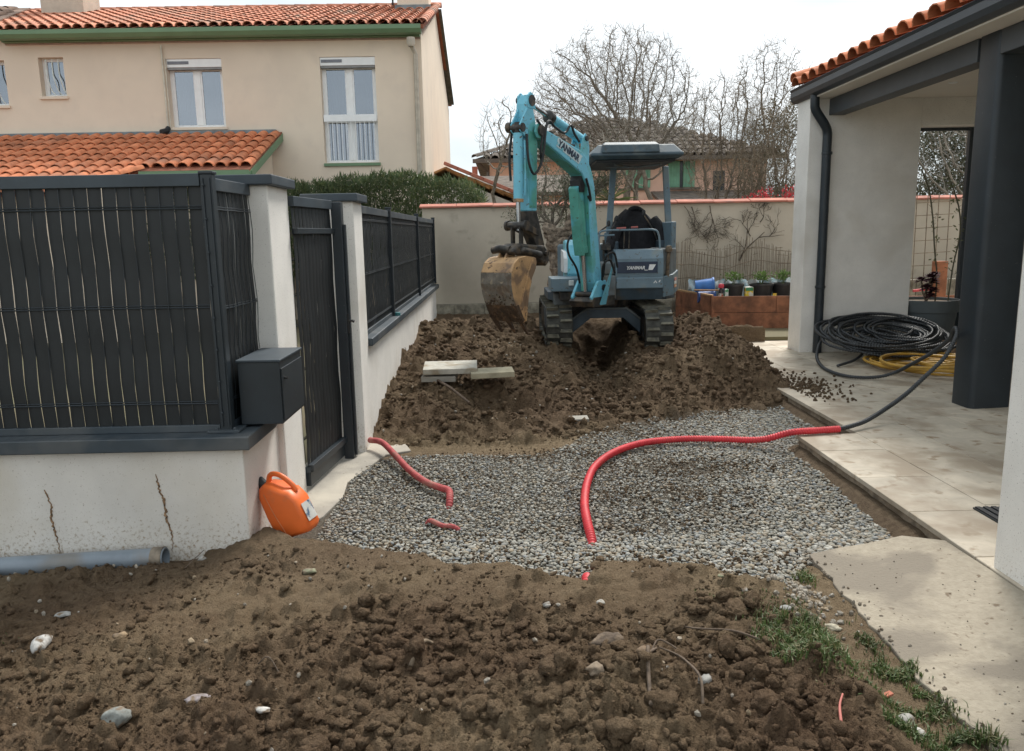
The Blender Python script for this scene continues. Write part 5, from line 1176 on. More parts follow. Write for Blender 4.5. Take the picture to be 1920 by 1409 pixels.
# logo plate
MB().box(1.345, 1.815, 9.268, 9.279, 1.135, 1.265).build('logo_plate', mat('navy', (.012, .028, .062), .4), EX, bevel=.002)
wl = mat('white_lettering', (.75, .76, .75), .5)
vs, fs = text_geo('YANMAR', .052, (1.45, 9.2655, 1.178), (1, 0, 0), (0, 0, 1), .0022, .25, .0012); link_mesh('lettering', vs, fs, wl, EX)
MB().prism([(1.705, 9.2665, 1.168), (1.755, 9.2665, 1.168), (1.795, 9.2665, 1.232), (1.718, 9.2665, 1.232)], (0, -.002, 0)).prism([(1.66, 9.2665, 1.163), (1.70, 9.2665, 1.163), (1.70, 9.2665, 1.171), (1.66, 9.2665, 1.171)], (0, -.002, 0)).build('emblem', wl, EX)
MB().prism([(1.765, 9.2605, 1.015), (1.775, 9.2605, 1.015), (1.79, 9.2605, 1.033), (1.80, 9.2605, 1.015), (1.812, 9.2605, 1.015), (1.79, 9.2605, 1.048)], (0, -.002, 0)).prism([(1.825, 9.2605, 1.025), (1.84, 9.2605, 1.025), (1.85, 9.2605, 1.05), (1.838, 9.2605, 1.05)], (0, -.002, 0)).build('marking', wl, EX)
for i, (z, cc) in enumerate(((1.03, (.65, .12, .08)), (.99, (.75, .75, .72)), (.95, (.70, .25, .06)))):
    MB().prism([(2.045, 9.425, z), (2.09, 9.524, z), (2.09, 9.524, z + .035), (2.045, 9.425, z + .035)], (.004, -.003, 0)).build('sticker', mat('sticker_%d' % i, cc, .5, spots=(60, .5, .55, (.75, .75, .7))), EX)
# left hood, turquoise with white panel
hood = [(9.75, 1.0), (9.70, 1.12), (9.74, 1.32), (9.86, 1.46), (10.1, 1.52), (10.4, 1.52), (10.4, 1.0)]
MB().prism([(.80, y, z) for y, z in hood], (.22, 0, 0)).build('left_hood', turq, EX, bevel=.03)
MB().prism([(.758, y + .012, z) for y, z in [(9.72, 1.13), (9.74, 1.30), (9.82, 1.38), (10.2, 1.40), (10.2, 1.13)]], (.21, -.018, 0)).build('white_panel', mat('white_paint', (.72, .74, .74), .4), EX, bevel=.004)
MB().prism([(.85, 10.45, .9), (2.1, 10.45, .9), (2.1, 10.8, .9), (1.85, 11.05, .9), (.95, 11.05, .9), (.75, 10.8, .9)], (0, 0, .56)).build('engine_cover', blu, EX, bevel=.03)
# floor, seat, levers
MB().box(1.1, 2.0, 9.6, 10.5, .905, 1.0).build('floor_plate', blud, EX)
st = MB().box(1.46, 1.96, 9.98, 10.42, 1.25, 1.40).build('seat', blk, EX, bevel=.05)
MB().prism([(1.48, 10.34, 1.38), (1.48, 10.44, 1.38), (1.48, 10.56, 1.80), (1.48, 10.48, 1.82)], (.46, 0, 0)).build('seat_back', blk, EX, bevel=.03)
MB().box(1.50, 1.92, 9.98, 10.4, 1.0, 1.25).build('seat_base', blk, EX, bevel=.02)
MB().box(1.34, 1.46, 9.95, 10.4, 1.25, 1.50).build('control_console', blud, EX, bevel=.02); MB().box(1.97, 2.05, 9.95, 10.4, 1.25, 1.50).build('control_console', blud, EX, bevel=.02)
rl = spline([(1.15, 9.42, 1.40), (1.15, 9.42, 1.56), (1.20, 9.42, 1.625), (1.50, 9.42, 1.63), (1.78, 9.42, 1.63), (1.85, 9.42, 1.57), (1.87, 9.42, 1.40)], 6)
MB().tube(rl, .012, 8).tube([(1.16, 9.42, 1.57), (1.33, 9.42, 1.575)], .010, 6).build('front_rail', blu, EX, smooth=True)
for i, x in enumerate((1.45, 1.51)):
    lv = MB().tube([(x, 9.50, 1.0), (x, 9.48, 1.40), (x + .005, 9.46, 1.655)], .008, 6).build('travel_lever', iron, EX, smooth=True)
    MB().tube([(x - .09 + i * .11, 9.45, 1.650 + i * .008), (x + .02 + i * .08, 9.45, 1.655 + i * .008)], .012, 6).build('grip', mat('faded_red', (.42, .13, .11), .7), lv, smooth=True)
def joystick(a, b, nm='joystick'):
    j = MB().tube(spline(a, 4), .009, 6).build(nm, iron, EX, smooth=True); MB().lathe(b, [(0, -.035), (.02, -.025), (.024, .015), (.014, .035), (0, .04)], 10).build('knob', blk, j, smooth=True)
joystick([(1.38, 9.98, 1.5), (1.36, 9.9, 1.62), (1.42, 9.9, 1.74)], (1.425, 9.9, 1.77)); joystick([(1.90, 9.8, 1.52), (1.84, 9.75, 1.64), (1.73, 9.72, 1.80)], (1.725, 9.72, 1.83))
joystick([(1.10, 9.75, 1.4), (1.16, 9.7, 1.58), (1.29, 9.7, 1.69)], (1.30, 9.7, 1.71), 'blade_lever')
MB().tube([(1.22, 9.55, 1.0), (1.22, 9.55, 1.52)], .014, 6).tube([(1.27, 9.6, 1.0), (1.29, 9.6, 1.48)], .010, 6).box(1.19, 1.30, 9.5, 9.6, 1.40, 1.47).build('pedal_linkage', iron, EX, smooth=True)
# --- canopy
def slab_loft(secs, m, name, par=EX, bevel=.012):
    """stack of horizontal rectangles (x0,x1,y0,y1,z)"""
    mb = MB(); vs = []
    for x0, x1, y0, y1, z in secs: vs += [(x0, y0, z), (x1, y0, z), (x1, y1, z), (x0, y1, z)]
    fs = [(3, 2, 1, 0), tuple(4 * (len(secs) - 1) + k for k in range(4))] + [(4 * i + k, 4 * i + (k + 1) % 4, 4 * i + 4 + (k + 1) % 4, 4 * i + 4 + k) for i in range(len(secs) - 1) for k in range(4)]
    return mb.add(vs, fs).build(name, m, par, bevel=bevel)
canm = mat('canopy_paint', (.055, .085, .105), .55, var=.15, scale=5, stain=(6, .52, .72, (.15, .17, .17)), spots=(26, .62, .70, (.06, .06, .055)))
cano = slab_loft([(1.10, 2.06, 9.42, 10.75, 2.435), (1.04, 2.115, 9.34, 10.85, 2.47), (1.045, 2.11, 9.34, 10.85, 2.495), (1.14, 2.02, 9.44, 10.75, 2.60)], canm, 'canopy')
slab_loft([(1.17, 1.835, 9.32, 10.7, 2.50), (1.18, 1.825, 9.33, 10.7, 2.59), (1.21, 1.80, 9.42, 10.6, 2.625)], canm, 'canopy_top')
MB().box(1.12, 2.04, 9.44, 10.70, 2.405, 2.434).build('canopy_lining', blk, EX, bevel=.01)
MB().tube([(1.35, 9.6, 2.39), (1.6, 9.8, 2.37), (1.9, 9.6, 2.385)], .012, 6).tube([(1.3, 10.0, 2.39), (1.55, 9.7, 2.365), (1.75, 10.0, 2.39)], .01, 6).build('canopy_brace', gry, EX, smooth=True)
for s, (xt, xb) in enumerate(((1.445, 1.375), (2.135, 2.20))):
    a = Vector((xt - (.03 if s else 0), 10.35, 2.42)); b = Vector((xb - .04 * s, 10.30, 1.50)); d = (b - a); ax = Vector((.038, 0, 0)); ay = Vector((0, .03, 0))
    MB().prism([a - ax - ay, a + ax - ay, a + ax + ay, a - ax + ay], d).build('canopy_post', blu, EX, bevel=.008)
    sg = 1 if s == 0 else -1
    MB().prism([b + Vector((-.05, -.03, .10)), b + Vector((.05, -.03, .10)), b + Vector((.05 + .12 * (s == 0), -.03, -.06)), b + Vector((.05 + .10 * (s == 0), -.03, -.45)), b + Vector((-.05 - .10 * (s == 1), -.03, -.45)), b + Vector((-.05 - .12 * (s == 1), -.03, -.06))], (0, .06, 0)).build('post_foot', blu, EX, bevel=.006)
# --- swing bracket
plate('swing_bracket', [(-.12, .80), (.20, .80), (.24, .90), (.18, .98), (.10, 1.08), (-.06, 1.08), (-.12, .98)], -.15, -.115, turq)
plate('swing_bracket', [(-.12, .80), (.20, .80), (.24, .90), (.18, .98), (.10, 1.08), (-.06, 1.08), (-.12, .98)], .10, .135, turq)
plate('swing_base', [(-.25, .79), (.22, .79), (.26, .86), (.20, .90), (-.25, .90)], -.16, .145, iron)
MB().cyl(P(0, -.17, 1.0), P(0, .155, 1.0), .035, 14).cyl(P(.17, -.14, .93), P(.17, .13, .93), .028, 12).build('pivot_pin', iron, EX, smooth=True)
MB().prism([P(-.02, .14, .80), P(.10, .14, .80), P(.0, .24, 1.22), P(-.04, .22, 1.24)], (.02, .02, 0)).build('stay_bar', turq, EX, bevel=.004)
# --- boom
upe = [(1.17, 2.655), (.84, 2.58), (.52, 2.50), (.347, 2.457), (.242, 2.383), (.153, 2.25), (.10, 2.106), (.062, 1.827), (.0, 1.40), (-.055, 1.10), (-.065, .98)]
loe = [(.06, .95), (.10, 1.05), (.155, 1.35), (.19, 1.70), (.205, 1.90), (.245, 2.10), (.348, 2.224), (.518, 2.296), (.842, 2.424), (1.12, 2.535), (1.20, 2.56)]
bm_ = plate('boom', upe + loe, -.085, .085, turq, bevel=.012)
plate('boom_underside', [(.165, 1.35), (.20, 1.70), (.214, 1.90), (.252, 2.095), (.352, 2.218), (.52, 2.288), (.84, 2.416), (1.08, 2.51), (1.08, 2.518), (.84, 2.424), (.52, 2.296), (.348, 2.226), (.24, 2.10), (.202, 1.90), (.188, 1.70), (.153, 1.35)], -.070, .070, turq_g, bevel=0)
MB().cyl(P(1.15, -.13, 2.60), P(1.15, .13, 2.60), .050, 16).build('boom_pin', iron, EX, smooth=True)
plate('boom_nose', [(1.10, 2.52), (1.20, 2.53), (1.235, 2.58), (1.22, 2.65), (1.17, 2.665), (1.10, 2.64)], .086, .105, turq, bevel=.004); plate('boom_nose', [(1.10, 2.52), (1.20, 2.53), (1.235, 2.58), (1.22, 2.65), (1.17, 2.665), (1.10, 2.64)], -.105, -.086, turq, bevel=.004)
# label on the boom side
xd = (P(.38, 0, 2.36) - P(.86, 0, 2.535)).normalized(); yd = Vector((0, 0, 1)); yd = (yd - xd * yd.dot(xd)).normalized(); nn = xd.cross(yd)
o_ = P(.845, .0865, 2.475)
lb_ = MB(); lb_.add([o_ + nn * .001, o_ + xd * .445 + nn * .001, o_ + xd * .485 + yd * .105 + nn * .001, o_ + yd * .105 + nn * .001, o_ - nn * .001, o_ + xd * .445 - nn * .001, o_ + xd * .485 + yd * .105 - nn * .001, o_ + yd * .105 - nn * .001], [(0, 1, 2, 3), (7, 6, 5, 4), (0, 4, 5, 1), (1, 5, 6, 2), (2, 6, 7, 3), (3, 7, 4, 0)])
lb_.build('boom_label', mat('pale_label', (.55, .66, .68), .5, spots=(18, .6, .66, (.15, .45, .52))), EX)
vs, fs = text_geo('YANMAR', .098, o_ + xd * .02 + yd * .018 + nn * .003, xd, yd, .0035, .15, .0012); link_mesh('boom_lettering', vs, fs, mat('navy', (.012, .028, .062), .4), EX)
# boom cylinder with guard
MB().tube([P(.315, 0, 2.10), P(.215, 0, 1.42)], .055, 16).build('boom_cylinder', turq_g, EX, smooth=True)
plate('cylinder_guard', [(.395, 2.08), (.355, 2.11), (.26, 1.52), (.235, 1.36), (.275, 1.36), (.315, 1.52)], -.07, .045, turq_g, bevel=.006)
MB().tube([P(.215, 0, 1.42), P(.16, 0, .96)], .026, 12).build('boom_rod', chrome, EX, smooth=True)
MB().lathe(P(.222, 0, 1.46), [(0, 0), (.062, 0), (.066, .03), (.06, .07), (0, .07)], 16, P(.16, 0, .96) - P(.222, 0, 1.46)).build('gland', turq_g, EX, smooth=True)
plate('cylinder_lug', [(.28, 2.04), (.36, 2.04), (.37, 2.16), (.34, 2.22), (.26, 2.16)], -.065, .065, blk, bevel=.004)
MB().tube([P(.20, -.02, 1.4), P(.16, -.02, .97)], .032, 8).build('rod_cover', turq_g, EX, smooth=True)
# arm cylinder on top of the boom
MB().tube([P(.26, 0, 2.60), P(.83, 0, 2.762)], .052, 18).build('arm_cylinder', turq, EX, smooth=True)
MB().lathe(P(.80, 0, 2.753), [(0, 0), (.060, 0), (.064, .02), (.064, .07), (.045, .085), (0, .085)], 18, P(.83, 0, 2.762) - P(.26, 0, 2.60)).build('cylinder_head', iron, EX, smooth=True)
MB().tube([P(.83, 0, 2.762), P(1.20, 0, 2.868)], .022, 12).build('arm_rod', chrome, EX, smooth=True)
for v in (-.07, .055): plate('boom_ear', [(.36, 2.44), (.20, 2.34), (.19, 2.50), (.22, 2.62), (.27, 2.65), (.32, 2.60)], v, v + .018, turq, bevel=.004)
MB().cyl(P(.255, -.09, 2.60), P(.255, .09, 2.60), .028, 12).build('ear_pin', iron, EX, smooth=True)
# --- arm
armp = [(1.215, 2.93), (1.275, 2.93), (1.315, 2.84), (1.335, 2.62), (1.312, 2.23), (1.300, 1.83), (1.165, 1.83), (1.14, 2.40), (1.135, 2.55), (1.16, 2.66), (1.20, 2.80)]
plate('arm', armp, -.062, .062, turq, bevel=.010)
plate('arm_side_plate', [(1.29, 2.60), (1.302, 2.23), (1.292, 1.86), (1.18, 1.86), (1.155, 2.40), (1.155, 2.56)], .0625, .067, turq_g, bevel=.003)
plate('arm_tip_plate', [(1.305, 1.829), (1.16, 1.829), (1.03, 1.50), (1.07, 1.44), (1.14, 1.44), (1.29, 1.66)], -.058, .058, iron, bevel=.008)
MB().cyl(P(1.235, -.075, 2.875), P(1.235, .075, 2.875), .052, 16).cyl(P(1.245, -.095, 2.885), P(1.245, -.070, 2.885), .035, 12).build('arm_head_pin', iron, EX, smooth=True)
for v in (-.068, .048): plate('arm_head_plate', [(1.17, 2.80), (1.30, 2.80), (1.295, 2.92), (1.25, 2.955), (1.195, 2.93)], v, v + .02, turq, bevel=.005)
# bucket cylinder in front of the arm
MB().tube([P(1.405, .02, 2.56), P(1.415, .02, 1.93)], .047, 18).build('bucket_cylinder', turq, EX, smooth=True)
MB().tube([P(1.405, .02, 2.66), P(1.405, .02, 2.55)], .036, 12).cyl(P(1.405, -.075, 2.61), P(1.405, .085, 2.61), .042, 12).cyl(P(1.405, -.10, 2.62), P(1.405, -.05, 2.62), .05, 12).build('cylinder_eye', iron, EX, smooth=True)
for v in (-.045, .060): plate('cylinder_bracket', [(1.32, 2.80), (1.44, 2.64), (1.44, 2.58), (1.32, 2.50)], v, v + .016, turq, bevel=.004)
MB().tube([P(1.415, .02, 1.945), P(1.416, .02, 1.915)], .052, 18).build('cylinder_gland', orange_b, EX, smooth=True)
MB().tube([P(1.416, .02, 1.93), P(1.42, .02, 1.64)], .022, 12).build('bucket_rod', chrome, EX, smooth=True)
MB().tube([P(1.375, .075, 2.50), P(1.372, .078, 2.2), P(1.378, .072, 1.98)], .010, 8).build('steel_line', turq, EX, smooth=True)
# hoses
hz_ = [spline([P(1.36, -.085, 2.58), P(1.40, -.09, 2.35), P(1.40, -.08, 2.12)], 6), spline([P(1.36, .09, 2.55), P(1.36, .11, 2.30), P(1.28, .12, 2.18), P(1.16, .13, 2.32), P(1.09, .13, 2.62), P(1.02, .12, 2.70), P(.90, .10, 2.66)], 6),
       spline([P(.88, .09, 2.66), P(.70, .09, 2.615), P(.60, .10, 2.70), P(.52, .095, 2.62), P(.42, .09, 2.55)], 6), spline([P(1.20, .10, 2.70), P(1.13, .12, 2.60), P(1.17, .12, 2.42), P(1.13, .10, 2.30)], 5),
       spline([P(.30, .10, 2.18), P(.24, .10, 2.06), P(.20, .095, 1.95), P(.235, .08, 2.0)], 5), spline([P(.24, -.09, 1.62), P(.31, -.13, 1.52), P(.30, -.13, 1.38), P(.19, -.10, 1.22), P(.12, -.1, 1.05)], 6),
       spline([P(-.02, .12, 1.12), P(.05, .2, 1.34), P(-.02, .26, 1.38), P(-.1, .26, 1.22)], 6), spline([P(0, .12, 1.06), P(.08, .18, 1.24), P(.04, .24, 1.31), P(-.06, .25, 1.16)], 6)]
for h in hz_: MB().tube(h, .0125, 8).build('hose', blk, EX, smooth=True)
for r0, z0 in ((.9, 2.605), (.68, 2.555), (.5, 2.51)): MB().obox(P(r0, .02, z0), U2 * .03, N2 * .05, (0, 0, .012)).build('hose_clamp', iron, EX, bevel=.003)
# linkage and quick hitch
MB().cyl(P(1.42, -.11, 1.69), P(1.42, .12, 1.69), .038, 14).lathe(P(1.42, -.125, 1.69), [(0, 0), (.05, 0), (.05, .025), (0, .025)], 14, N2).lathe(P(1.42, .10, 1.69), [(0, 0), (.05, 0), (.05, .025), (0, .025)], 14, N2).build('link_pin', iron, EX, smooth=True)
for v in (-.088, .075):
    plate('side_link', [(1.44, 1.71), (1.41, 1.735), (1.16, 1.64), (1.15, 1.60), (1.18, 1.585), (1.43, 1.665)], v, v + .014, iron, bevel=.004)
for v in (-.055, .045): plate('push_link', [(1.40, 1.71), (1.455, 1.70), (1.455, 1.45), (1.40, 1.45)], v, v + .022, iron, bevel=.006)
hit = MB(); hit.prism([P(r, -.10, z) for r, z in [(1.60, 1.47), (1.50, 1.52), (1.30, 1.505), (1.08, 1.49), (1.02, 1.42), (1.00, 1.33), (1.06, 1.28), (1.16, 1.33), (1.35, 1.405), (1.58, 1.41), (1.62, 1.44)]], N2 * .2)
hit.build('quick_hitch', iron, EX, bevel=.02)
MB().tube([P(1.60, -.16, 1.455), P(1.60, -.06, 1.475), P(1.58, .03, 1.46)], .038, 12).tube([P(1.56, -.02, 1.44), P(1.45, .10, 1.45), P(1.2, .12, 1.40)], .036, 12).build('hitch_casting', iron, EX, smooth=True)
MB().cyl(P(1.08, -.12, 1.41), P(1.08, .13, 1.41), .026, 12).cyl(P(1.10, -.115, 1.32), P(1.10, .125, 1.32), .02, 12).build('hitch_pin', iron, EX, smooth=True)
# --- bucket
bo = [(1.40, 1.385), (1.52, 1.40), (1.64, 1.385), (1.715, 1.34), (1.765, 1.25), (1.772, 1.14), (1.745, 1.03), (1.70, .93), (1.64, .83), (1.585, .765)]
inn = [(1.565, .785), (1.60, .84), (1.665, .94), (1.72, 1.04), (1.745, 1.14), (1.738, 1.24), (1.695, 1.315), (1.63, 1.358), (1.52, 1.372), (1.40, 1.36)]
W_ = .185
buc = MB().prism([P(r, -W_, z) for r, z in bo[:5] + inn[-5:]], N2 * (2 * W_)).build('bucket', orange_b, EX, bevel=.004)
MB().prism([P(r, -W_ - .002, z) for r, z in bo[4:] + inn[:-4]], N2 * (2 * W_ + .004)).build('bucket_back', mudm, EX, bevel=.002)
MB().prism([P(r + .004, -W_ - .004, z) for r, z in [(1.70, .935), (1.64, .83), (1.585, .765), (1.56, .785), (1.60, .85), (1.655, .945)]], N2 * (2 * W_ + .008)).build('muddy_lip', mudd, EX, bevel=.004)
side = bo + [(1.545, .775), (1.525, .88), (1.505, 1.00), (1.475, 1.10), (1.43, 1.19), (1.375, 1.27), (1.355, 1.33), (1.365, 1.375)]
for v in (-W_ - .0, W_ - .012):
    MB().prism([P(r - .001, v, z - .0005) for r, z in side], N2 * .0145).build('bucket_side', orange_b, EX, bevel=.002)
for v in (-W_ - .008, W_ + .003): plate('side_cutter', [(1.56, .78), (1.545, .775), (1.525, .88), (1.505, 1.0), (1.475, 1.10), (1.45, 1.155), (1.475, 1.17), (1.50, 1.12), (1.535, 1.01), (1.555, .89), (1.572, .80)], v, v + .008, orange_b, bevel=.002)
MB().tube([P(1.60, W_ + .004, .86), P(1.60, W_ + .006, 1.0), P(1.50, W_ + .006, 1.25), P(1.42, W_ + .004, 1.37)], .006, 6).build('side_rib', orange_b, EX, smooth=True)
for v in (-.085, .0): 
    plate('bucket_ear', [(1.64, 1.38), (1.60, 1.44), (1.56, 1.455), (1.52, 1.44), (1.46, 1.39)], v, v + .018, orange_b, bevel=.005)
for v in (-.165, -.0, .155):
    t = MB(); a = P(1.615, v, .82); b = P(1.48, v, .64); d = b - a; s = N2
    p = d.cross(s).normalized(); w0, w1 = .026, .013
    t.add([a + s * w0 + p * .022, a - s * w0 + p * .022, a - s * w0 - p * .022, a + s * w0 - p * .022, b + s * w1 + p * .006, b - s * w1 + p * .006, b - s * w1 - p * .006, b + s * w1 - p * .006], [(0, 1, 2, 3), (7, 6, 5, 4), (0, 4, 5, 1), (1, 5, 6, 2), (2, 6, 7, 3), (3, 7, 4, 0)])
    t.build('tooth', mudd, EX, bevel=.003)
# mud stuck on the bucket bottom
k = 130; rr2 = np.random.default_rng(3); tt = rr2.random(k) ** 1.6; pr_ = np.interp(tt, [0, .3, .6, 1], [1.60, 1.66, 1.705, 1.75]); pz = np.interp(tt, [0, .3, .6, 1], [.78, .86, .94, 1.05]); pv = rr2.uniform(-W_, W_, k)
Pm = np.array([P(a + .004, b, c)[:] for a, b, c in zip(pr_, pv, pz)]); S = rr2.uniform(.004, .014, (k, 1)) * rr2.uniform(.6, 1.3, (k, 3)); v, f = scatter(Pm, S, ICO1, .2, 8, 4)
o = big_mesh('mud', v, f, mudd, EX, smooth=False); o['kind'] = 'stuff'
# jacket hung over the seat
jk = thing('jacket', 'black work jacket draped over the excavator seat', 'jacket', (1.72, 10.3, 1.4))
m = MB(); n = 28; H_ = 12; vs = []
for i in range(H_ + 1):
    t = i / H_; z = 1.36 + .53 * t; hw = .30 * (1 - max(0, t - .35) ** 2.2 * 1.75) * (1 - .08 * t); hd_ = .15 * (1 - .35 * t); cxx = 1.715 - .015 * t
    for j in range(n):
        a = 2 * math.pi * j / n; c, s = math.cos(a), math.sin(a); e = .75
        q = 1 + .09 * math.sin(4 * a + i * .3) + .05 * math.sin(9 * a + 1) + .10 * (vn(j * .5 + 9, i * .6, 4) - .5)
        vs.append((cxx + hw * math.copysign(abs(c) ** e, c) * q, 10.30 + .03 * t + hd_ * math.copysign(abs(s) ** e, s) * q, z + .012 * math.sin(5 * a)))
fs = [(i * n + j, i * n + (j + 1) % n, (i + 1) * n + (j + 1) % n, (i + 1) * n + j) for i in range(H_) for j in range(n)] + [tuple(H_ * n + j for j in range(n))]
jm = mat('black_cloth', (.014, .014, .017), .9, var=.3, scale=14, bump=.5, bscale=40, bdist=.01)
m.add(vs, fs).build('body', jm, jk, smooth='all')
MB().tube(spline([(1.64, 10.26, 1.88), (1.68, 10.22, 1.905), (1.74, 10.22, 1.90), (1.80, 10.26, 1.87)], 4), .026, 8).build('collar', jm, jk, smooth=True)
MB().tube(spline([(1.50, 10.2, 1.72), (1.42, 10.1, 1.56), (1.36, 9.98, 1.45), (1.30, 9.9, 1.40)], 5), [.075] * 10 + [.06] * 6, 12).build('sleeve', jm, jk, smooth='all')
MB().tube(spline([(1.93, 10.2, 1.76), (2.02, 10.12, 1.62), (2.04, 10.02, 1.46)], 5), .065, 12).build('sleeve', jm, jk, smooth='all')
# ================================================================== things lying about
redm_ = mat('red_conduit', (.60, .035, .045), .55, var=.12, scale=12, stain=(6, .58, .8, (.40, .06, .05)))
redd = mat('dusty_red_conduit', (.42, .075, .075), .75, var=.2, scale=14, stain=(7, .5, .7, (.32, .17, .13)))
blkc = mat('black_conduit', (.030, .034, .038), .42, spec=.6, var=.2, scale=9)
yelc = mat('yellow_conduit', (.52, .30, .045), .5, var=.15, scale=8, stain=(5, .55, .75, (.30, .19, .06)))
def corr(path, r, step, m, name, par=None, depth=.14, n=10):
    """corrugated hose along a dense path"""
    P_ = [Vector(p) for p in path]; cum = [0]
    for a, b in zip(P_[:-1], P_[1:]): cum.append(cum[-1] + (b - a).length)
    L = cum[-1]; k = max(8, int(L / step * 4)); s = np.linspace(0, L, k); arr = np.array([p[:] for p in P_])
    pts = np.stack([np.interp(s, cum, arr[:, i]) for i in range(3)], -1); rs = [r * (1 if i % 4 < 2 else 1 - depth) for i in range(k)]
    return MB().tube([tuple(p) for p in pts], rs, n).build(name, m, par, smooth='all')
# red conduit across the gravel
zz = lambda x, y: float(base_h(np.array([x]), np.array([y]))[0])
rc = spline([(2.47, 5.66, .150), (2.30, 5.63, .150), (2.10, 5.62, .142), (1.9, 5.70, .07), (1.62, 5.82, .05), (1.36, 5.86, .045), (1.05, 5.78, .045), (.80, 5.55, .045), (.62, 5.22, .045), (.52, 4.85, .045), (.46, 4.45, .045), (.445, 4.15, .04), (.45, 3.98, .0), (.44, 3.9, -.05)], 10)
tag(corr(rc, .0265, .019, redm_, 'red_conduit', depth=.2), 'long curved bright red corrugated conduit crossing the gravel from terrace to soil', 'conduit')
rc2 = spline([(.37, 3.45, .0), (.358, 3.36, .075), (.35, 3.28, .10), (.33, 3.2, .04)], 8)
tag(corr(rc2, .026, .014, redm_, 'red_conduit', depth=.12), 'short bit of bright red conduit poking out of the earth in front', 'conduit')
rc3 = spline([(-1.04, 5.93, .07), (-.93, 5.80, .085), (-.80, 5.52, .07), (-.66, 5.20, .05), (-.52, 4.93, .045), (-.41, 4.80, .045), (-.355, 4.72, .05), (-.345, 4.62, .02), (-.35, 4.56, -.03)], 10)
tag(corr(rc3, .023, .019, redd, 'red_conduit', depth=.16), 'dusty red conduit coming out beside the gate pillar onto the gravel', 'conduit')
rc4 = spline([(-.46, 4.33, -.02), (-.43, 4.29, .018), (-.36, 4.22, .014), (-.30, 4.20, .016), (-.26, 4.19, -.01)], 8)
tag(corr(rc4, .015, .015, redd, 'red_conduit', depth=.10), 'small half-buried scrap of dusty red conduit in the gravel', 'conduit')
# black conduit loop + coil
lp = spline([(2.46, 5.66, .150), (2.60, 5.72, .160), (2.78, 5.83, .185), (3.14, 6.08, .29), (3.38, 6.22, .42), (3.58, 6.30, .57), (3.69, 6.36, .72), (3.73, 6.43, .78), (3.76, 6.52, .76), (3.84, 6.72, .65), (3.90, 7.08, .48), (3.88, 7.35, .34), (3.84, 7.62, .20), (3.70, 7.68, .150), (3.50, 7.72, .145), (3.40, 7.95, .145), (3.42, 8.35, .150), (3.54, 8.80, .20), (3.75, 9.15, .34), (4.1, 9.32, .46), (4.5, 9.3, .50), (4.8, 9.15, .46), (4.92, 8.95, .38)], 12)
tag(corr(lp, .0185, .024, blkc, 'black_conduit', depth=.28, n=8), 'loose black conduit looping up beside the column and joined to the red one', 'conduit')
def coil(name, label, cx, cy, rx, ry, turns, z0, tilt, m, seed, r, step, z1=.0, jit=.03, corrg=True, layers=4):
    rd = random.Random(seed); pts = []; n = 26; ax_, ay_ = cx, cy; ph = rd.uniform(0, 6)
    for i in range(turns * n + 9):
        t = i / n; k = 2 * math.pi * t; w = .5 + .5 * math.sin(t * 2.4 + ph); s_ = .34 + .66 * w; tw = .25 * math.sin(t * 1.3 + ph)
        ox = jit * math.sin(t * 1.7 + 1) * 2; oy = jit * math.sin(t * 2.3 + 2)
        x = cx + rx * s_ * math.cos(k) + ox; y = cy + ry * s_ * math.sin(k + tw) + oy
        zz_ = z0 + r + (t % layers) * r * 1.5 + z1 * (t / turns) + tilt * (y - (cy - ry)) + .012 * math.sin(k * 2 + t)
        pts.append((x, y, zz_))
    o = corr(pts, r, step, m, name, depth=.32 if corrg else 0.03, n=7) if corrg else MB().tube(pts, r, 7).build(name, m, smooth='all')
    return tag(o, label, 'conduit')
coil('conduit_coil', 'big black corrugated conduit coil leaning by the end wall on the terrace', 4.42, 8.95, .72, .50, 24, .125, .32, blkc, 4, .0175, .030, z1=.08, jit=.045)
coil('conduit_coil', 'yellow conduit coil lying flat under the black coil beside the column', 4.52, 8.12, .68, .62, 11, .122, .0, yelc, 9, .0145, .02, z1=.02, jit=.03, corrg=False, layers=5)
tag(MB().tube(spline([(3.62, 8.42, .14), (3.9, 8.6, .18), (4.15, 8.85, .28), (4.35, 9.05, .40)], 8), .016, 8).build('conduit_end', blkc, smooth='all'), 'free cut end of black conduit sticking out over the coil', 'conduit')
tag(MB().tube(spline([(4.1, 7.9, .16), (4.4, 7.62, .17), (4.8, 7.7, .165), (5.1, 7.9, .16)], 8), .012, 8).build('green_hose', mat('green_hose', (.05, .085, .06), .5), smooth='all'), 'thin dark green hose across the yellow coil', 'hose')

# jerrycan
jc = thing('jerrycan', 'bright orange plastic jerrycan with black cap leaning against the low wall', 'jerrycan', (-1.13, 4.08, .02))
orm = mat('orange_plastic', (.78, .155, .03), .42, var=.05, scale=5, spec=.4, stain=(9, .6, .8, (.60, .15, .05)))
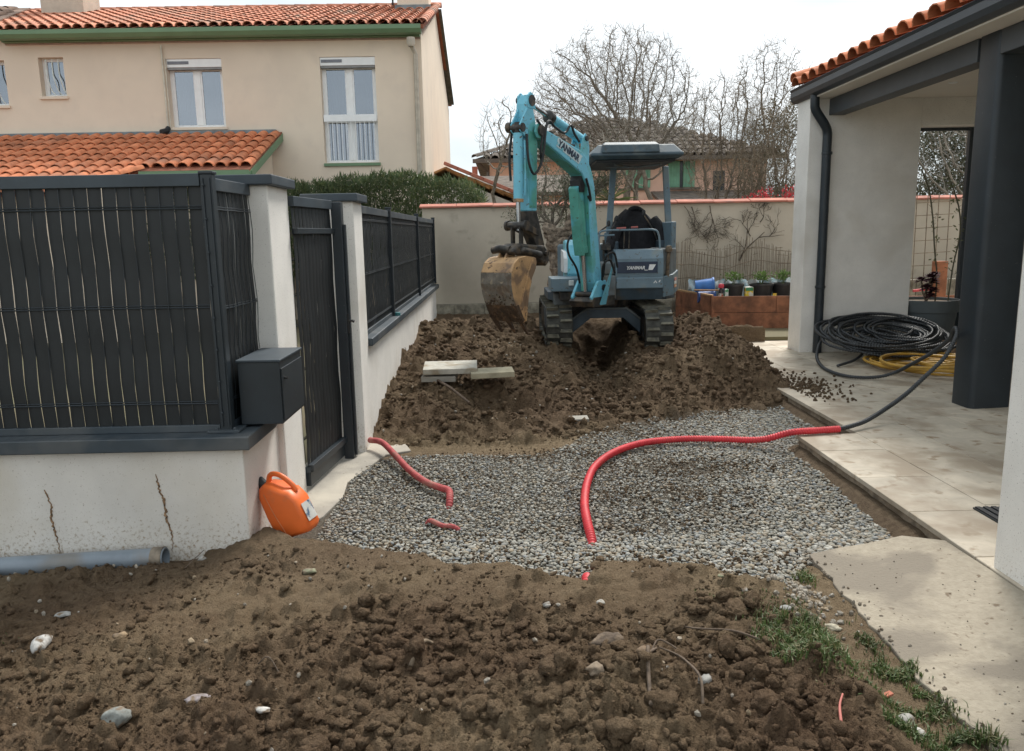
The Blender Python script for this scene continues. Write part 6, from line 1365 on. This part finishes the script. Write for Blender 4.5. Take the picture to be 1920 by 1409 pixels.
# body in a local frame: w across, h up; tilted to lean its top against the wall
JO = Vector((-1.105, 4.05, .065)); ja = R_(25)
JX = Vector((math.cos(ja), 0, math.sin(ja))); JZ = Vector((-math.sin(ja), 0, math.cos(ja))); JX.rotate(Matrix.Rotation(R_(-14), 3, 'Z')); JZ.rotate(Matrix.Rotation(R_(-14), 3, 'Z')); JY = JZ.cross(JX)
JX, JZ = JX, JZ
def J(a, b, c): return JO + JX * a + JY * b + JZ * c
prof = [(a_ * .92, b_ * 1.12) for a_, b_ in [(-.105, .0), (.085, -.012), (.108, .01), (.112, .15), (.085, .205), (.045, .225), (.0, .262), (-.045, .285), (-.085, .275), (-.112, .235), (-.122, .12), (-.118, .02)]]
bm = bmesh.new(); ring = [[bm.verts.new(J(x * s, y, .12 + (z - .12) * s)) for x, z in prof] for y, s in ((-.075, .86), (-.058, .97), (-.03, 1.0), (.03, 1.0), (.058, .97), (.075, .86))]
for a, b in zip(ring[:-1], ring[1:]):
    for k in range(len(prof)): q = (k + 1) % len(prof); bm.faces.new((a[k], a[q], b[q], b[k]))
bm.faces.new(ring[0][::-1]); bm.faces.new(ring[-1]); bmesh.ops.recalc_face_normals(bm, faces=bm.faces[:]); bm.verts.index_update()
jb = link_mesh('body', [tuple(v.co) for v in bm.verts], [tuple(v.index for v in f.verts) for f in bm.faces], orm, jc, smooth='all', bevel=.006); bm.free()
MB().tube(spline([J(-.045, 0, .31), J(-.01, 0, .345), J(.04, 0, .32), J(.078, 0, .255), J(.09, 0, .21)], 6), .014, 10).build('handle', orm, jc, smooth=True)
MB().lathe(J(-.078, 0, .30), [(0, 0), (.030, 0), (.030, .045), (.026, .052), (0, .052)], 14, JZ * .8 - JX * .35).build('cap', mat('black_cap', (.015, .015, .015), .5), jc, smooth=True)
MB().tube([J(x * .865, -.0765, .12 + (z - .12) * .87) for x, z in [(-.06, .29), (-.055, .15), (-.04, .02)]], .0016, 6).build('seam', mat('seam', (.6, .25, .12), .6), jc)
MB().prism([J(.1035, -.045, .04), J(.1035, .045, .04), J(.1045, .045, .14), J(.1045, -.045, .14)], JX * .002).build('sticker', mat('can_sticker', (.55, .55, .52), .5, spots=(22, .52, .60, (.07, .12, .19))), jc)

# concrete slabs and iron bar on the spoil
sm_ = mat('pale_concrete', (.46, .44, .38), .95, var=.12, scale=12, bump=.4, bscale=70, stain=(7, .5, .7, (.30, .25, .18)))
def slab(label, c, hx, hy, hz, rz, rx=0, ry=0, mm=sm_):
    Rm = Matrix.Rotation(rz, 3, 'Z') @ Matrix.Rotation(rx, 3, 'X') @ Matrix.Rotation(ry, 3, 'Y')
    m = MB().obox(c, Rm @ Vector((hx, 0, 0)), Rm @ Vector((0, hy, 0)), Rm @ Vector((0, 0, hz))).build('concrete_slab', mm, bevel=.005); tag(m, label, 'slab', 'concrete slabs lying on the dug earth')
slab('pale concrete slab lying on the earth left of the other, nearest the white wall', (-.50, 7.36, .385), .25, .17, .026, R_(2), R_(4))
slab('yellowish concrete slab lying on the earth, right of the whiter one', (-.11, 7.25, .345), .20, .12, .026, R_(5), R_(2), R_(-1), mat('ochre_concrete', (.40, .36, .255), .95, var=.15, scale=12, bump=.4, bscale=70))
slab('grey slab mostly hidden beneath the pale concrete slab', (-.60, 7.32, .305), .16, .12, .026, R_(-3), R_(2), 0, mat('grey_concrete', (.33, .31, .27), .95))
slab('flat piece of grey concrete in the spoil by the gravel edge', (.62, 6.55, .05), .09, .05, .02, R_(4), R_(6), 0, mat('grey_concrete', (.33, .31, .27), .95))
tag(MB().tube([(-.66, 7.30, .30), (-.48, 6.95, .27), (-.30, 6.62, .20)], [.013, .012, .010], 6).build('iron_bar', mat('rusty_iron', (.12, .085, .06), .9, var=.3, scale=30), smooth=True), 'rusty iron bar leaning from the pale slab down the spoil', 'bar')

# stones, plaster lumps, roots in the foreground
def stone(label, x, y, s, col, seed, flat=.7, stretch=1.3, rough=.10, rot=0, cat='stone', name='stone', bump=.6, tiltz=0, sink=.15):
    v, f = ICO3; r = np.random.default_rng(seed); V = v.copy()
    n_ = fbm(V[:, 0] + seed, V[:, 1] + V[:, 2], 1.3, 3, seed); V = V * (1 + rough * 5 * n_)[:, None]
    V = V * np.array([s * stretch, s, s * flat]); c, s2 = math.cos(rot), math.sin(rot); V = np.stack([V[:, 0] * c - V[:, 1] * s2, V[:, 0] * s2 + V[:, 1] * c, V[:, 2] + tiltz * V[:, 0]], -1)
    z = float(hs(np.array([x]), np.array([y]))[0]); V += np.array([x, y, z + s * flat * (.5 - sink)])
    o = big_mesh(name, V, f, mat('stone_%s' % ''.join('%02d' % int(c_ * 99) for c_ in col), col, .9, var=.2, scale=40, bump=bump, bscale=90, stain=(28, .5, .62, (.17, .125, .085))), smooth=True); return tag(o, label, cat)
ST = [('white plaster fragment standing on edge at the far left of the soil', -1.80, 2.84, .035, (.62, .60, .56), .9, 1.9, 1.75), ('pale grey stone lying in the soil below the end of the drain pipe', -1.90, 3.17, .028, (.38, .38, .36), .5, 1.4, .3),
      ('ochre stone half sunk in the left soil', -1.54, 2.93, .024, (.28, .20, .12), .7, 1.2, .4), ('large rounded grey stone at the bottom edge left of centre', -1.27, 2.33, .040, (.24, .25, .23), .8, 1.1, .2),
      ('long buff stone flake in the soil at lower left', -1.05, 2.44, .022, (.36, .31, .24), .6, 2.0, .3), ('white crumbly mortar lump at lower left of the soil', -.81, 2.36, .018, (.60, .58, .54), .5, 1.7, -.3),
      ('tan stone in the soil just in front of the jerrycan', -.93, 3.50, .028, (.33, .26, .17), .6, 1.25, .1), ('white stone on the earth below the low wall corner', -1.52, 3.74, .022, (.50, .48, .44), .8, 1.0, .5),
      ('whitish stone in the soil near the short red conduit', .16, 3.05, .017, (.50, .48, .44), .7, 1.2, .6), ('pale triangular stone just in front of the short red conduit', .38, 3.04, .017, (.52, .49, .43), .7, 1.1, .1),
      ('cream stone beside the concrete path edge', 1.31, 2.96, .026, (.60, .55, .42), .5, 1.5, -.4), ('grey stone left of the cream stone by the grass', 1.12, 2.97, .022, (.30, .30, .28), .5, 1.3, .2),
      ('brown rounded stone near the middle roots', .45, 2.44, .026, (.17, .115, .07), .8, 1.1, .3), ('grey cobble at the bottom of the dark clods', .62, 2.30, .022, (.27, .26, .24), .8, 1.2, .7),
      ('large dark clod of earth right of centre in front', .36, 2.66, .048, (.095, .068, .047), .6, 1.4, .2), ('buff stone among clods at centre of the foreground', .28, 2.38, .032, (.20, .155, .11), .7, 1.2, .9),
      ('flat ochre stone lying in the tan soil near the gravel', .93, 3.22, .016, (.34, .27, .17), .5, 1.3, .2), ('small white stone in the tan soil near the gravel', 1.0, 3.12, .014, (.50, .48, .44), .7, 1.2, .6),
      ('grey stone at the path edge near the lower grass tuft', 1.28, 2.32, .028, (.38, .37, .34), .5, 1.3, .4), ('white mortar lump at the path edge by the lower grass', 1.27, 2.23, .026, (.52, .50, .46), .6, 1.4, .1)]
for i, (lb_, x, y, s, c_, fl_, stt, ro) in enumerate(ST): c_ = tuple(q * (.78 if q > .3 else 1) for q in c_); stone(lb_, x, y, s * .9, c_, 100 + i, fl_, stt, (.16 if 'clod' not in lb_ else .2), ro, bump=.6 if c_[0] > .12 else 1.0)
k = 110; r = np.random.default_rng(77); x = r.uniform(-2.4, 1.45, k); y = 2.1 + 1.9 * r.random(k); q = (yb(x) - y > .05) & ~((x < -1.25) & (y > 3.75)); x, y = x[q], y[q]
S = (r.uniform(.004, .012, (len(x), 1)) * r.uniform(.6, 1.3, (len(x), 3))); v, f = scatter(np.stack([x, y, hs(x, y) + S[:, 2] * .4], -1), S, ICO1, .12, 8, 9)
x2 = r.uniform(-1.0, 2.3, 110); y2 = r.uniform(6.0, 9.6, 110); S2 = r.uniform(.008, .018, (110, 1)) * r.uniform(.6, 1.2, (110, 3)); q = clodness(x2, y2) > .6; x2, y2, S2 = x2[q], y2[q], S2[q]
v2, f2 = scatter(np.stack([x2, y2, hs(x2, y2) + S2[:, 2] * .3], -1), S2, ICO1, .12, 8, 10)
x3 = 1.30 + r.normal(0, .07, 160) ; y3 = 3.16 + r.normal(0, .14, 160); S3 = r.uniform(.006, .015, (160, 1)) * r.uniform(.6, 1.2, (160, 3)); v3, f3 = scatter(np.stack([x3, y3, hs(x3, y3) + S3[:, 2] * .3], -1), S3, ICO1, .12, 8, 11)
V = np.concatenate([v, v2, v3]); F = np.concatenate([f, f2 + len(v), f3 + len(v) + len(v2)])
tag(big_mesh('small_stones', V, F, island_mat('grit', [(.33, .30, .25), (.24, .21, .17), (.40, .37, .32), (.30, .23, .15), (.20, .185, .165)], .9, .3), smooth=False), 'small pale stones and mortar crumbs scattered in the soil', 'stones', kind='stuff')
rootm = mat('root', (.13, .095, .068), .95, var=.3, scale=40)
def root(label, pts, r0, r1, cat='root', name='root', m=None):
    P_ = [(x, y, float(hs(np.array([x]), np.array([y]))[0]) + dz) for x, y, dz in pts]; c = spline(P_, 8); n = len(c)
    return tag(MB().tube(c, [r0 + (r1 - r0) * i / (n - 1) for i in range(n)], 7).build(name, m or rootm, smooth='all'), label, cat)
root('forked brown root hanging over the dark clods, left strand', [(.52, 2.58, .012), (.485, 2.52, .02), (.46, 2.42, .02), (.445, 2.32, .015), (.43, 2.2, .01)], .005, .0075)
root('thin brown root strand right of the forked root', [(.53, 2.57, .015), (.575, 2.52, .02), (.585, 2.40, .02), (.60, 2.28, .015), (.59, 2.2, .01)], .003, .005)
root('short arching root joining the two strands at their top', [(.50, 2.56, .012), (.53, 2.60, .03), (.57, 2.58, .028), (.61, 2.54, .006)], .0035, .003)
root('thick peeled stick lying in the soil left of centre', [(-.35, 2.58, .006), (-.315, 2.66, .014), (-.29, 2.74, .014)], .010, .008, 'stick', 'stick', mat('stick', (.20, .15, .10), .9, var=.2, scale=30))
root('slender root across the clods near the grass', [(.62, 2.83, .012), (.70, 2.74, .014), (.82, 2.68, .016), (.90, 2.62, .004)], .003, .0045)
root('pale rootlet curling up near the drain pipe', [(-1.55, 3.60, .0), (-1.52, 3.66, .03), (-1.49, 3.70, .06)], .003, .0015)
root('thin reddish wire root at lower left', [(-.92, 2.68, .008), (-.86, 2.62, .014), (-.80, 2.56, .006)], .0025, .002)
root('orange plastic strip lying at the bottom right of the clods', [(1.0, 2.16, .01), (1.02, 2.22, .012), (1.05, 2.27, .008)], .005, .003, 'scrap', 'plastic_strip', mat('pink_plastic', (.50, .16, .13), .7))
tag(MB().obox((1.30, 2.47, .035), (.014, .004, .003), (-.003, .010, 0), (0, 0, .004)).build('brick_chip', mat('brick_chip', (.48, .17, .11), .9), bevel=.002), 'small orange brick chip beside the path among grass', 'chip')
tag(MB().obox((.98, 2.62, .095), (.022, .006, .008), (-.003, .010, 0), (0, 0, .003)).build('bark_chip', rootm, bevel=.002), 'dark bark chip at the left edge of the big grass tuft', 'chip')
# grass
gm_ = leaf_mat('grass_blade', [(.065, .12, .03), (.10, .15, .045), (.05, .085, .025), (.19, .17, .08), (.08, .11, .04)], .6, .3)
def grass(patches, seed):
    r = np.random.default_rng(seed); V, F, o = [], [], 0
    for cx, cy, rx, ry, n, h in patches:
        n = int(n * .6); rx *= 1.25; ry *= 1.25; h *= .85
        x = cx + r.normal(0, rx * .55, n); y = cy + r.normal(0, ry * .55, n); k = (vn(x * 22, y * 22, 3) > .40) & (x < 1.50 + .04 * r.random(n)); x, y = x[k], y[k]; m_ = len(x)
        z = np.maximum(hs(x, y), np.where(x > 1.46, .034, -1)); a = r.random(m_) * 6.28; L = h * r.uniform(.45, 1.25, m_); lean = r.uniform(.15, 1.1, m_); w = r.uniform(.0016, .0034, m_)
        d = np.stack([np.cos(a), np.sin(a), np.zeros(m_)], -1); s = np.stack([-np.sin(a), np.cos(a), np.zeros(m_)], -1) * w[:, None]; p = np.stack([x, y, z - .003], -1)
        u = np.array([0, 0, 1.]); mid = p + u * (L * .55)[:, None] + d * (L * lean * .25)[:, None]; tip = p + u * (L * (1 - .35 * lean))[:, None] + d * (L * lean * .85)[:, None]
        v = np.stack([p - s, p + s, mid + s * .8, mid - s * .8, tip], 1).reshape(-1, 3); b = np.arange(m_)[:, None] * 5 + o
        F.append(np.concatenate([b + np.array([[0, 1, 2]]), b + np.array([[0, 2, 3]]), b + np.array([[3, 2, 4]])])); V.append(v); o += len(v)
    return np.concatenate(V), np.concatenate(F)
v, f = grass([(1.07, 2.70, .10, .15, 2600, .055), (1.05, 2.55, .09, .08, 1500, .05), (1.15, 2.80, .10, .06, 700, .035), (1.40, 2.62, .06, .05, 1300, .045), (1.41, 2.46, .05, .05, 600, .035), (1.37, 2.38, .09, .05, 900, .04), (1.40, 2.20, .12, .05, 1800, .055), (1.36, 3.42, .035, .05, 500, .045), (1.40, 2.84, .03, .09, 500, .04), (1.22, 2.40, .12, .12, 500, .022), (1.18, 2.20, .07, .04, 500, .045), (1.15, 3.02, .10, .06, 300, .02), (-1.97, 2.93, .05, .03, 60, .03), (.95, 3.0, .15, .1, 260, .018)], 3)
tag(big_mesh('grass', v, f, gm_, smooth=False), 'short green grass tufts growing between the soil and the concrete path', 'grass', kind='stuff')

# planter box of boards by the garden wall
pb = thing('raised_planter', 'raised bed of brown timber boards in front of the willow screen', 'planter', (3.9, 12.2, .18))
def boards(x0, x1, y0, y1, zs, L=1.3):
    v = Vector((x1 - x0, y1 - y0, 0)); T = v.length; v.normalize(); n_ = Vector((-v.y, v.x, 0)) * .014
    for i, (za, zb) in enumerate(zs):
        s = -(.5 * i); 
        while s < T:
            a, b = max(0, s) + .002, min(T, s + L) - .002
            if b - a > .03: MB().obox(Vector((x0, y0, (za + zb) / 2)) + v * (a + b) / 2, v * (b - a) / 2, n_, (0, 0, (zb - za) / 2 - .002)).build('board', wood, pb, bevel=.003, seg=1)
            s += L
boards(3.13, 5.0, 11.72, 11.42, [(.14, .40), (.40, .645)], 1.4); boards(3.10, 2.85, 11.75, 12.95, [(.14, .40), (.40, .645)], 1.5)
MB().box(3.10, 3.135, 11.70, 11.75, .14, .65).build('corner_post', wood, pb, bevel=.003)
MB().prism([(3.10, 11.7, .646), (3.14, 11.76, .646), (2.90, 12.96, .646), (2.84, 12.95, .646)], (0, 0, .02)).build('edge_board', mat('pale_wood', (.42, .26, .13), .8, var=.15, scale=9), pb)
MB().prism([(3.14, 11.76, .5), (5.0, 11.46, .5), (5.0, 13.1, .5), (2.9, 13.1, .5)], (0, 0, .05)).build('soil_fill', mat('planter_soil', (.12, .085, .055), .95, var=.3, scale=20, bump=1, bscale=30), pb)
potm = mat('black_pot', (.018, .018, .019), .5, var=.1)
pl = leaf_mat('pot_leaf', [(.09, .17, .04), (.14, .22, .06), (.06, .11, .03)])
for i, (x, y, r0, lb_) in enumerate(((3.50, 12.0, .155, 'black plastic plant pot with seedling, next to the red-capped bottle'), (3.93, 12.0, .175, 'middle black plastic plant pot with leafy seedling in the raised bed'), (4.26, 12.02, .17, 'black plastic plant pot with seedling, nearest the white pier'))):
    t = thing('plant_pot', lb_, 'plant pot', (x, y, .551), 'black pots standing in the raised bed')
    MB().lathe((x, y, .551), [(.0, .0), (r0 * .8, 0), (r0 * .97, .22), (r0 * 1.05, .22), (r0 * 1.05, .25), (r0 * .97, .25), (r0 * .93, .21), (0, .21)], 20).build('pot', potm, t, smooth=True)
    s_ = MB(); rd = random.Random(i)
    for k in range(6): s_.tube([(x, y, .76), (x + rd.uniform(-.1, .1), y + rd.uniform(-.06, .06), .93 + rd.uniform(0, .08))], .004, 4)
    s_.build('stems', mat('green_stem', (.10, .13, .05), .7), t)
    n_ = 150; r = np.random.default_rng(i); Pp = np.stack([x + r.normal(0, .065, n_), y + r.normal(0, .05, n_), .84 + r.random(n_) * .12], -1); v, f = leaves(n_, Pp, .055, .022, i, .6); big_mesh('foliage', v, f, pl, t, smooth=False)
bb = thing('blue_bucket', 'blue plastic tub tipped on its side at the corner of the raised bed', 'tub', (3.1, 12.3, .6))
MB().lathe((3.00, 12.32, .74), [(0, 0), (.10, 0), (.125, .26), (.14, .26), (.14, .285), (.122, .285), (.095, .02), (0, .02)], 24, (1, -.15, .05)).build('body', mat('blue_plastic', (.035, .16, .46), .45), bb, smooth=True)
MB().lathe((3.00, 12.14, .60), [(0, 0), (.085, 0), (.10, .25), (.11, .26), (.09, .26), (0, .03)], 20, (1, 0, .0)).build('inner_tub', mat('deep_blue_plastic', (.02, .07, .25), .45), bb, smooth=True)
MB().tube([(2.93, 12.10, .715), (3.30, 12.06, .705)], .012, 6).build('stick', mat('pale_wood', (.42, .26, .13), .8), bb)
bt = thing('sauce_bottle', 'dark bottle with round red cap standing in the raised bed corner', 'bottle', (3.28, 11.9, .551))
MB().lathe((3.29, 11.9, .551), [(0, 0), (.035, 0), (.035, .16), (.02, .2), (0, .2)], 14).build('body', mat('dark_bottle', (.03, .02, .02), .3), bt, smooth=True); MB().lathe((3.29, 11.9, .751), [(0, 0), (.04, 0), (.045, .03), (.035, .06), (0, .065)], 14).build('cap', mat('red_cap', (.55, .04, .07), .5), bt, smooth=True); MB().lathe((3.29, 11.9, .60), [(.036, 0), (.036, .07)], 14).build('label', mat('red_label', (.45, .12, .06), .5, spots=(40, .5, .55, (.6, .6, .55))), bt)
sb = mat('bag_green', (.05, .25, .10), .5); 
b1_ = thing('fertiliser_bag', 'white and green printed bag beside the first black pot', 'bag', (3.36, 11.88, .551)); MB().box(3.335, 3.39, 11.84, 11.90, .551, .74).build('bag', mat('white_bag', (.62, .66, .62), .5, spots=(14, .5, .56, (.06, .30, .12))), b1_, bevel=.012)
b2_ = thing('fertiliser_bag', 'white and yellow printed bag between the first two black pots', 'bag', (3.72, 11.95, .551)); MB().box(3.655, 3.785, 11.9, 11.98, .551, .76).build('bag', mat('yellow_bag', (.66, .64, .56), .5, spots=(11, .48, .53, (.70, .50, .02))), b2_, bevel=.015); MB().box(3.665, 3.775, 11.895, 11.90, .70, .75).build('bag_band', sb, b2_)
b3_ = thing('seed_packet', 'small yellow seed packet in front of the middle pot', 'packet', (4.08, 11.8, .56)); MB().prism([(4.05, 11.80, .56), (4.11, 11.80, .56), (4.11, 11.83, .66), (4.05, 11.83, .66)], (0, .006, 0)).build('packet', mat('yellow_packet', (.65, .42, .03), .5, spots=(50, .55, .6, (.05, .05, .05))), b3_)
ps = thing('plastic_sheet', 'pale blue and white crumpled plastic sheet behind the pots', 'plastic sheet', (4.0, 12.6, .55))
m = MB(); nx_, nz_ = 60, 8; vs = []
for j in range(nz_):
    for i in range(nx_): x = 2.95 + 1.9 * i / (nx_ - 1); z = .56 + .27 * j / (nz_ - 1); vs.append((x, 12.62 + .05 * math.sin(i * 1.7) + .04 * math.sin(i * .9 + j) - .08 * (j / nz_), z + (.02 * math.sin(i * .8) + .015 * math.sin(i * 2.3)) * (j / nz_)))
m.add(vs, [(j * nx_ + i, j * nx_ + i + 1, (j + 1) * nx_ + i + 1, (j + 1) * nx_ + i) for j in range(nz_ - 1) for i in range(nx_ - 1)]).build('sheet', mat('blue_white_plastic', (.50, .66, .72), .35, var=.05, scale=6, spots=(7, .48, .54, (.72, .76, .76))), ps, smooth='all')
tag(MB().obox((3.72, 11.35, .205), (.035, .0, .0), (0, .02, 0), (0, 0, .008)).build('red_scrap', mat('red_scrap', (.55, .09, .08), .7), bevel=.004), 'small red scrap on the bare strip before the raised bed', 'scrap')
# pot group under the terrace
pg = thing('grey_planter', 'large round grey plastic planter standing in the terrace opening', 'planter', (5.22, 9.62, .12))
gpm = mat('grey_planter_plastic', (.085, .10, .105), .6, var=.08, scale=3)
MB().lathe((5.27, 9.75, .125), [(0, 0), (.26, 0), (.325, .40), (.325, .45), (.355, .455), (.36, .60), (.34, .60), (.33, .52), (0, .52)], 36).build('pot', gpm, pg, smooth=True)
MB().lathe((5.27, 9.75, .69), [(0, 0), (.332, 0)], 24).build('potting_soil', mat('planter_soil', (.12, .085, .055), .95), pg)
darkl = island_mat('aeonium_leaf', [(.040, .012, .018), (.075, .018, .028), (.025, .010, .014), (.10, .03, .035)], .8, 0, 3, .2, .2)
def rosette(par, c, R, n, seed):
    r = random.Random(seed); m = MB(); c = Vector(c)
    for i in range(n):
        t = i / n; a = i * 2.4; el = R_(75 - 95 * t); L = R * (.35 + .65 * t); d = Vector((math.cos(a) * math.cos(el), math.sin(a) * math.cos(el), math.sin(el))); s = Vector((-math.sin(a), math.cos(a), 0)) * L * .34; u = d.cross(s).normalized() * .004
        m.add([c, c + d * L * .6 + s, c + d * L, c + d * L * .6 - s, c + d * L * .6 + u * 2], [(0, 1, 4), (1, 2, 4), (2, 3, 4), (3, 0, 4)])
    return m.build('rosette', darkl, par)
ae_ = thing('aeonium', 'dark purple aeonium with several rosettes planted in the grey planter', 'succulent', (5.2, 9.7, .70))
sm = MB()
for i, (x, z, R) in enumerate(((5.18, 1.00, .14), (5.09, .97, .11), (5.26, .94, .13), (5.13, .88, .12), (5.24, .84, .12), (5.28, 1.03, .10), (5.19, .78, .10))):
    y = 9.60 + .06 * ((i * 7) % 3 - 1); rosette(ae_, (x, y, z), R, 26, i); sm.tube([(5.21, 9.68, .69), ((5.21 + x) / 2, 9.66, (z + .7) / 2 - .02), (x, y, z)], .010, 6)
sm.build('stems', bark, ae_)
ae2 = thing('aeonium', 'small dark red aeonium on the floor left of the grey planter', 'succulent', (4.98, 9.72, .12))
for i, (x, z) in enumerate(((4.97, .42), (5.0, .33), (4.95, .28), (4.98, .50))): rosette(ae2, (x, 9.66 + .03 * i, z), .085, 22, 20 + i)
MB().tube([(4.98, 9.72, .12), (4.98, 9.7, .45)], .012, 6).build('stems', bark, ae2)
tag(MB().prism([(5.0, 8.95, .13), (5.55, 8.75, .13), (5.60, 8.82, .36), (5.05, 9.05, .30)], (0, .02, 0)).build('cardboard', mat('cardboard', (.36, .24, .15), .9)), 'flat piece of brown cardboard leaning behind the black coil', 'cardboard')
tag(MB().box(5.66, 5.80, 10.30, 10.44, .12, 1.16).build('timber_post', mat('orange_timber', (.30, .115, .055), .8, var=.25, scale=8, bump=.3, bscale=60), bevel=.006), 'square reddish timber post behind the grey planter', 'post')
lw = thing('low_planter_wall', 'low brown board wall seen through the opening behind the planter', 'board wall', (5.9, 11.0, .15))
for i in range(2): MB().box(5.0, 7.6, 11.0, 11.03, .16 + .25 * i, .405 + .25 * i).build('board', wood, lw, bevel=.003)
kb = thing('garden_kerb', 'grey concrete block edging at the foot of the wall seen through the opening', 'edging', (6.4, 12.5, .2))
for i in range(6): MB().box(5.4 + .5 * i, 5.89 + .5 * i, 12.2, 12.4, .17, .80).build('block', blockm, kb, bevel=.006)
tag(MB().obox((5.95, 11.2, .72), (.12, 0, .01), (0, .015, 0), (0, 0, .018)).build('red_tube', mat('pink_tube', (.60, .09, .10), .5), bevel=.005), 'bright pink-red tube end lying on the board wall', 'tube')
tr = thing('trellis', 'thin brown grid trellis against the garden wall in the opening', 'trellis', (6.4, 11.6, .2))
for i in range(4): MB().tube([(6.02 + .16 * i, 11.6, .7), (6.0 + .16 * i, 11.6, 2.06)], .007, 5).build('upright', wm, tr, smooth=True)
for i in range(7): MB().tube([(5.99, 11.59, .86 + .18 * i), (6.54, 11.59, .88 + .18 * i)], .005, 5).build('rung', wm, tr, smooth=True)
cr = thing('climbing_rose', 'thin thorny climbing stems with few leaves rising from the grey planter', 'climber', (5.4, 9.75, .69))
stm = mat('thorny_stem', (.09, .085, .05), .8)
c1 = spline([(5.36, 9.75, .69), (5.37, 9.77, 1.0), (5.33, 9.80, 1.35), (5.30, 9.83, 1.7), (5.24, 9.86, 2.05), (5.14, 9.88, 2.3)], 8); c2 = spline([(5.52, 9.75, .69), (5.56, 9.77, 1.1), (5.62, 9.78, 1.5), (5.60, 9.80, 1.8), (5.52, 9.82, 2.05), (5.45, 9.84, 2.22)], 8)
MB().tube(c1, .009, 6).tube(c2, .009, 6).build('stems', stm, cr, smooth=True)
rd = random.Random(2); th = MB(); lp_ = []
for c_ in (c1, c2):
    for p in c_[4:]:
        if rd.random() < .7: d = Vector((rd.uniform(-1, 1), rd.uniform(-.4, .4), rd.uniform(.2, 1))).normalized(); th.tube([p, p + d * .06], [.004, .001], 4); lp_ += [(p + d * .06)[:]] * rd.choice((0, 0, 4, 7))
th.build('thorns', stm, cr)['kind'] = 'stuff'; lp_ = np.array(lp_) + np.random.default_rng(1).normal(0, .022, (len(lp_), 3)); v, f = leaves(len(lp_), lp_, .045, .022, 5, .2); big_mesh('leaves', v, f, leaf_mat('rose_leaf', [(.07, .085, .035), (.10, .105, .05)]), cr, smooth=False)
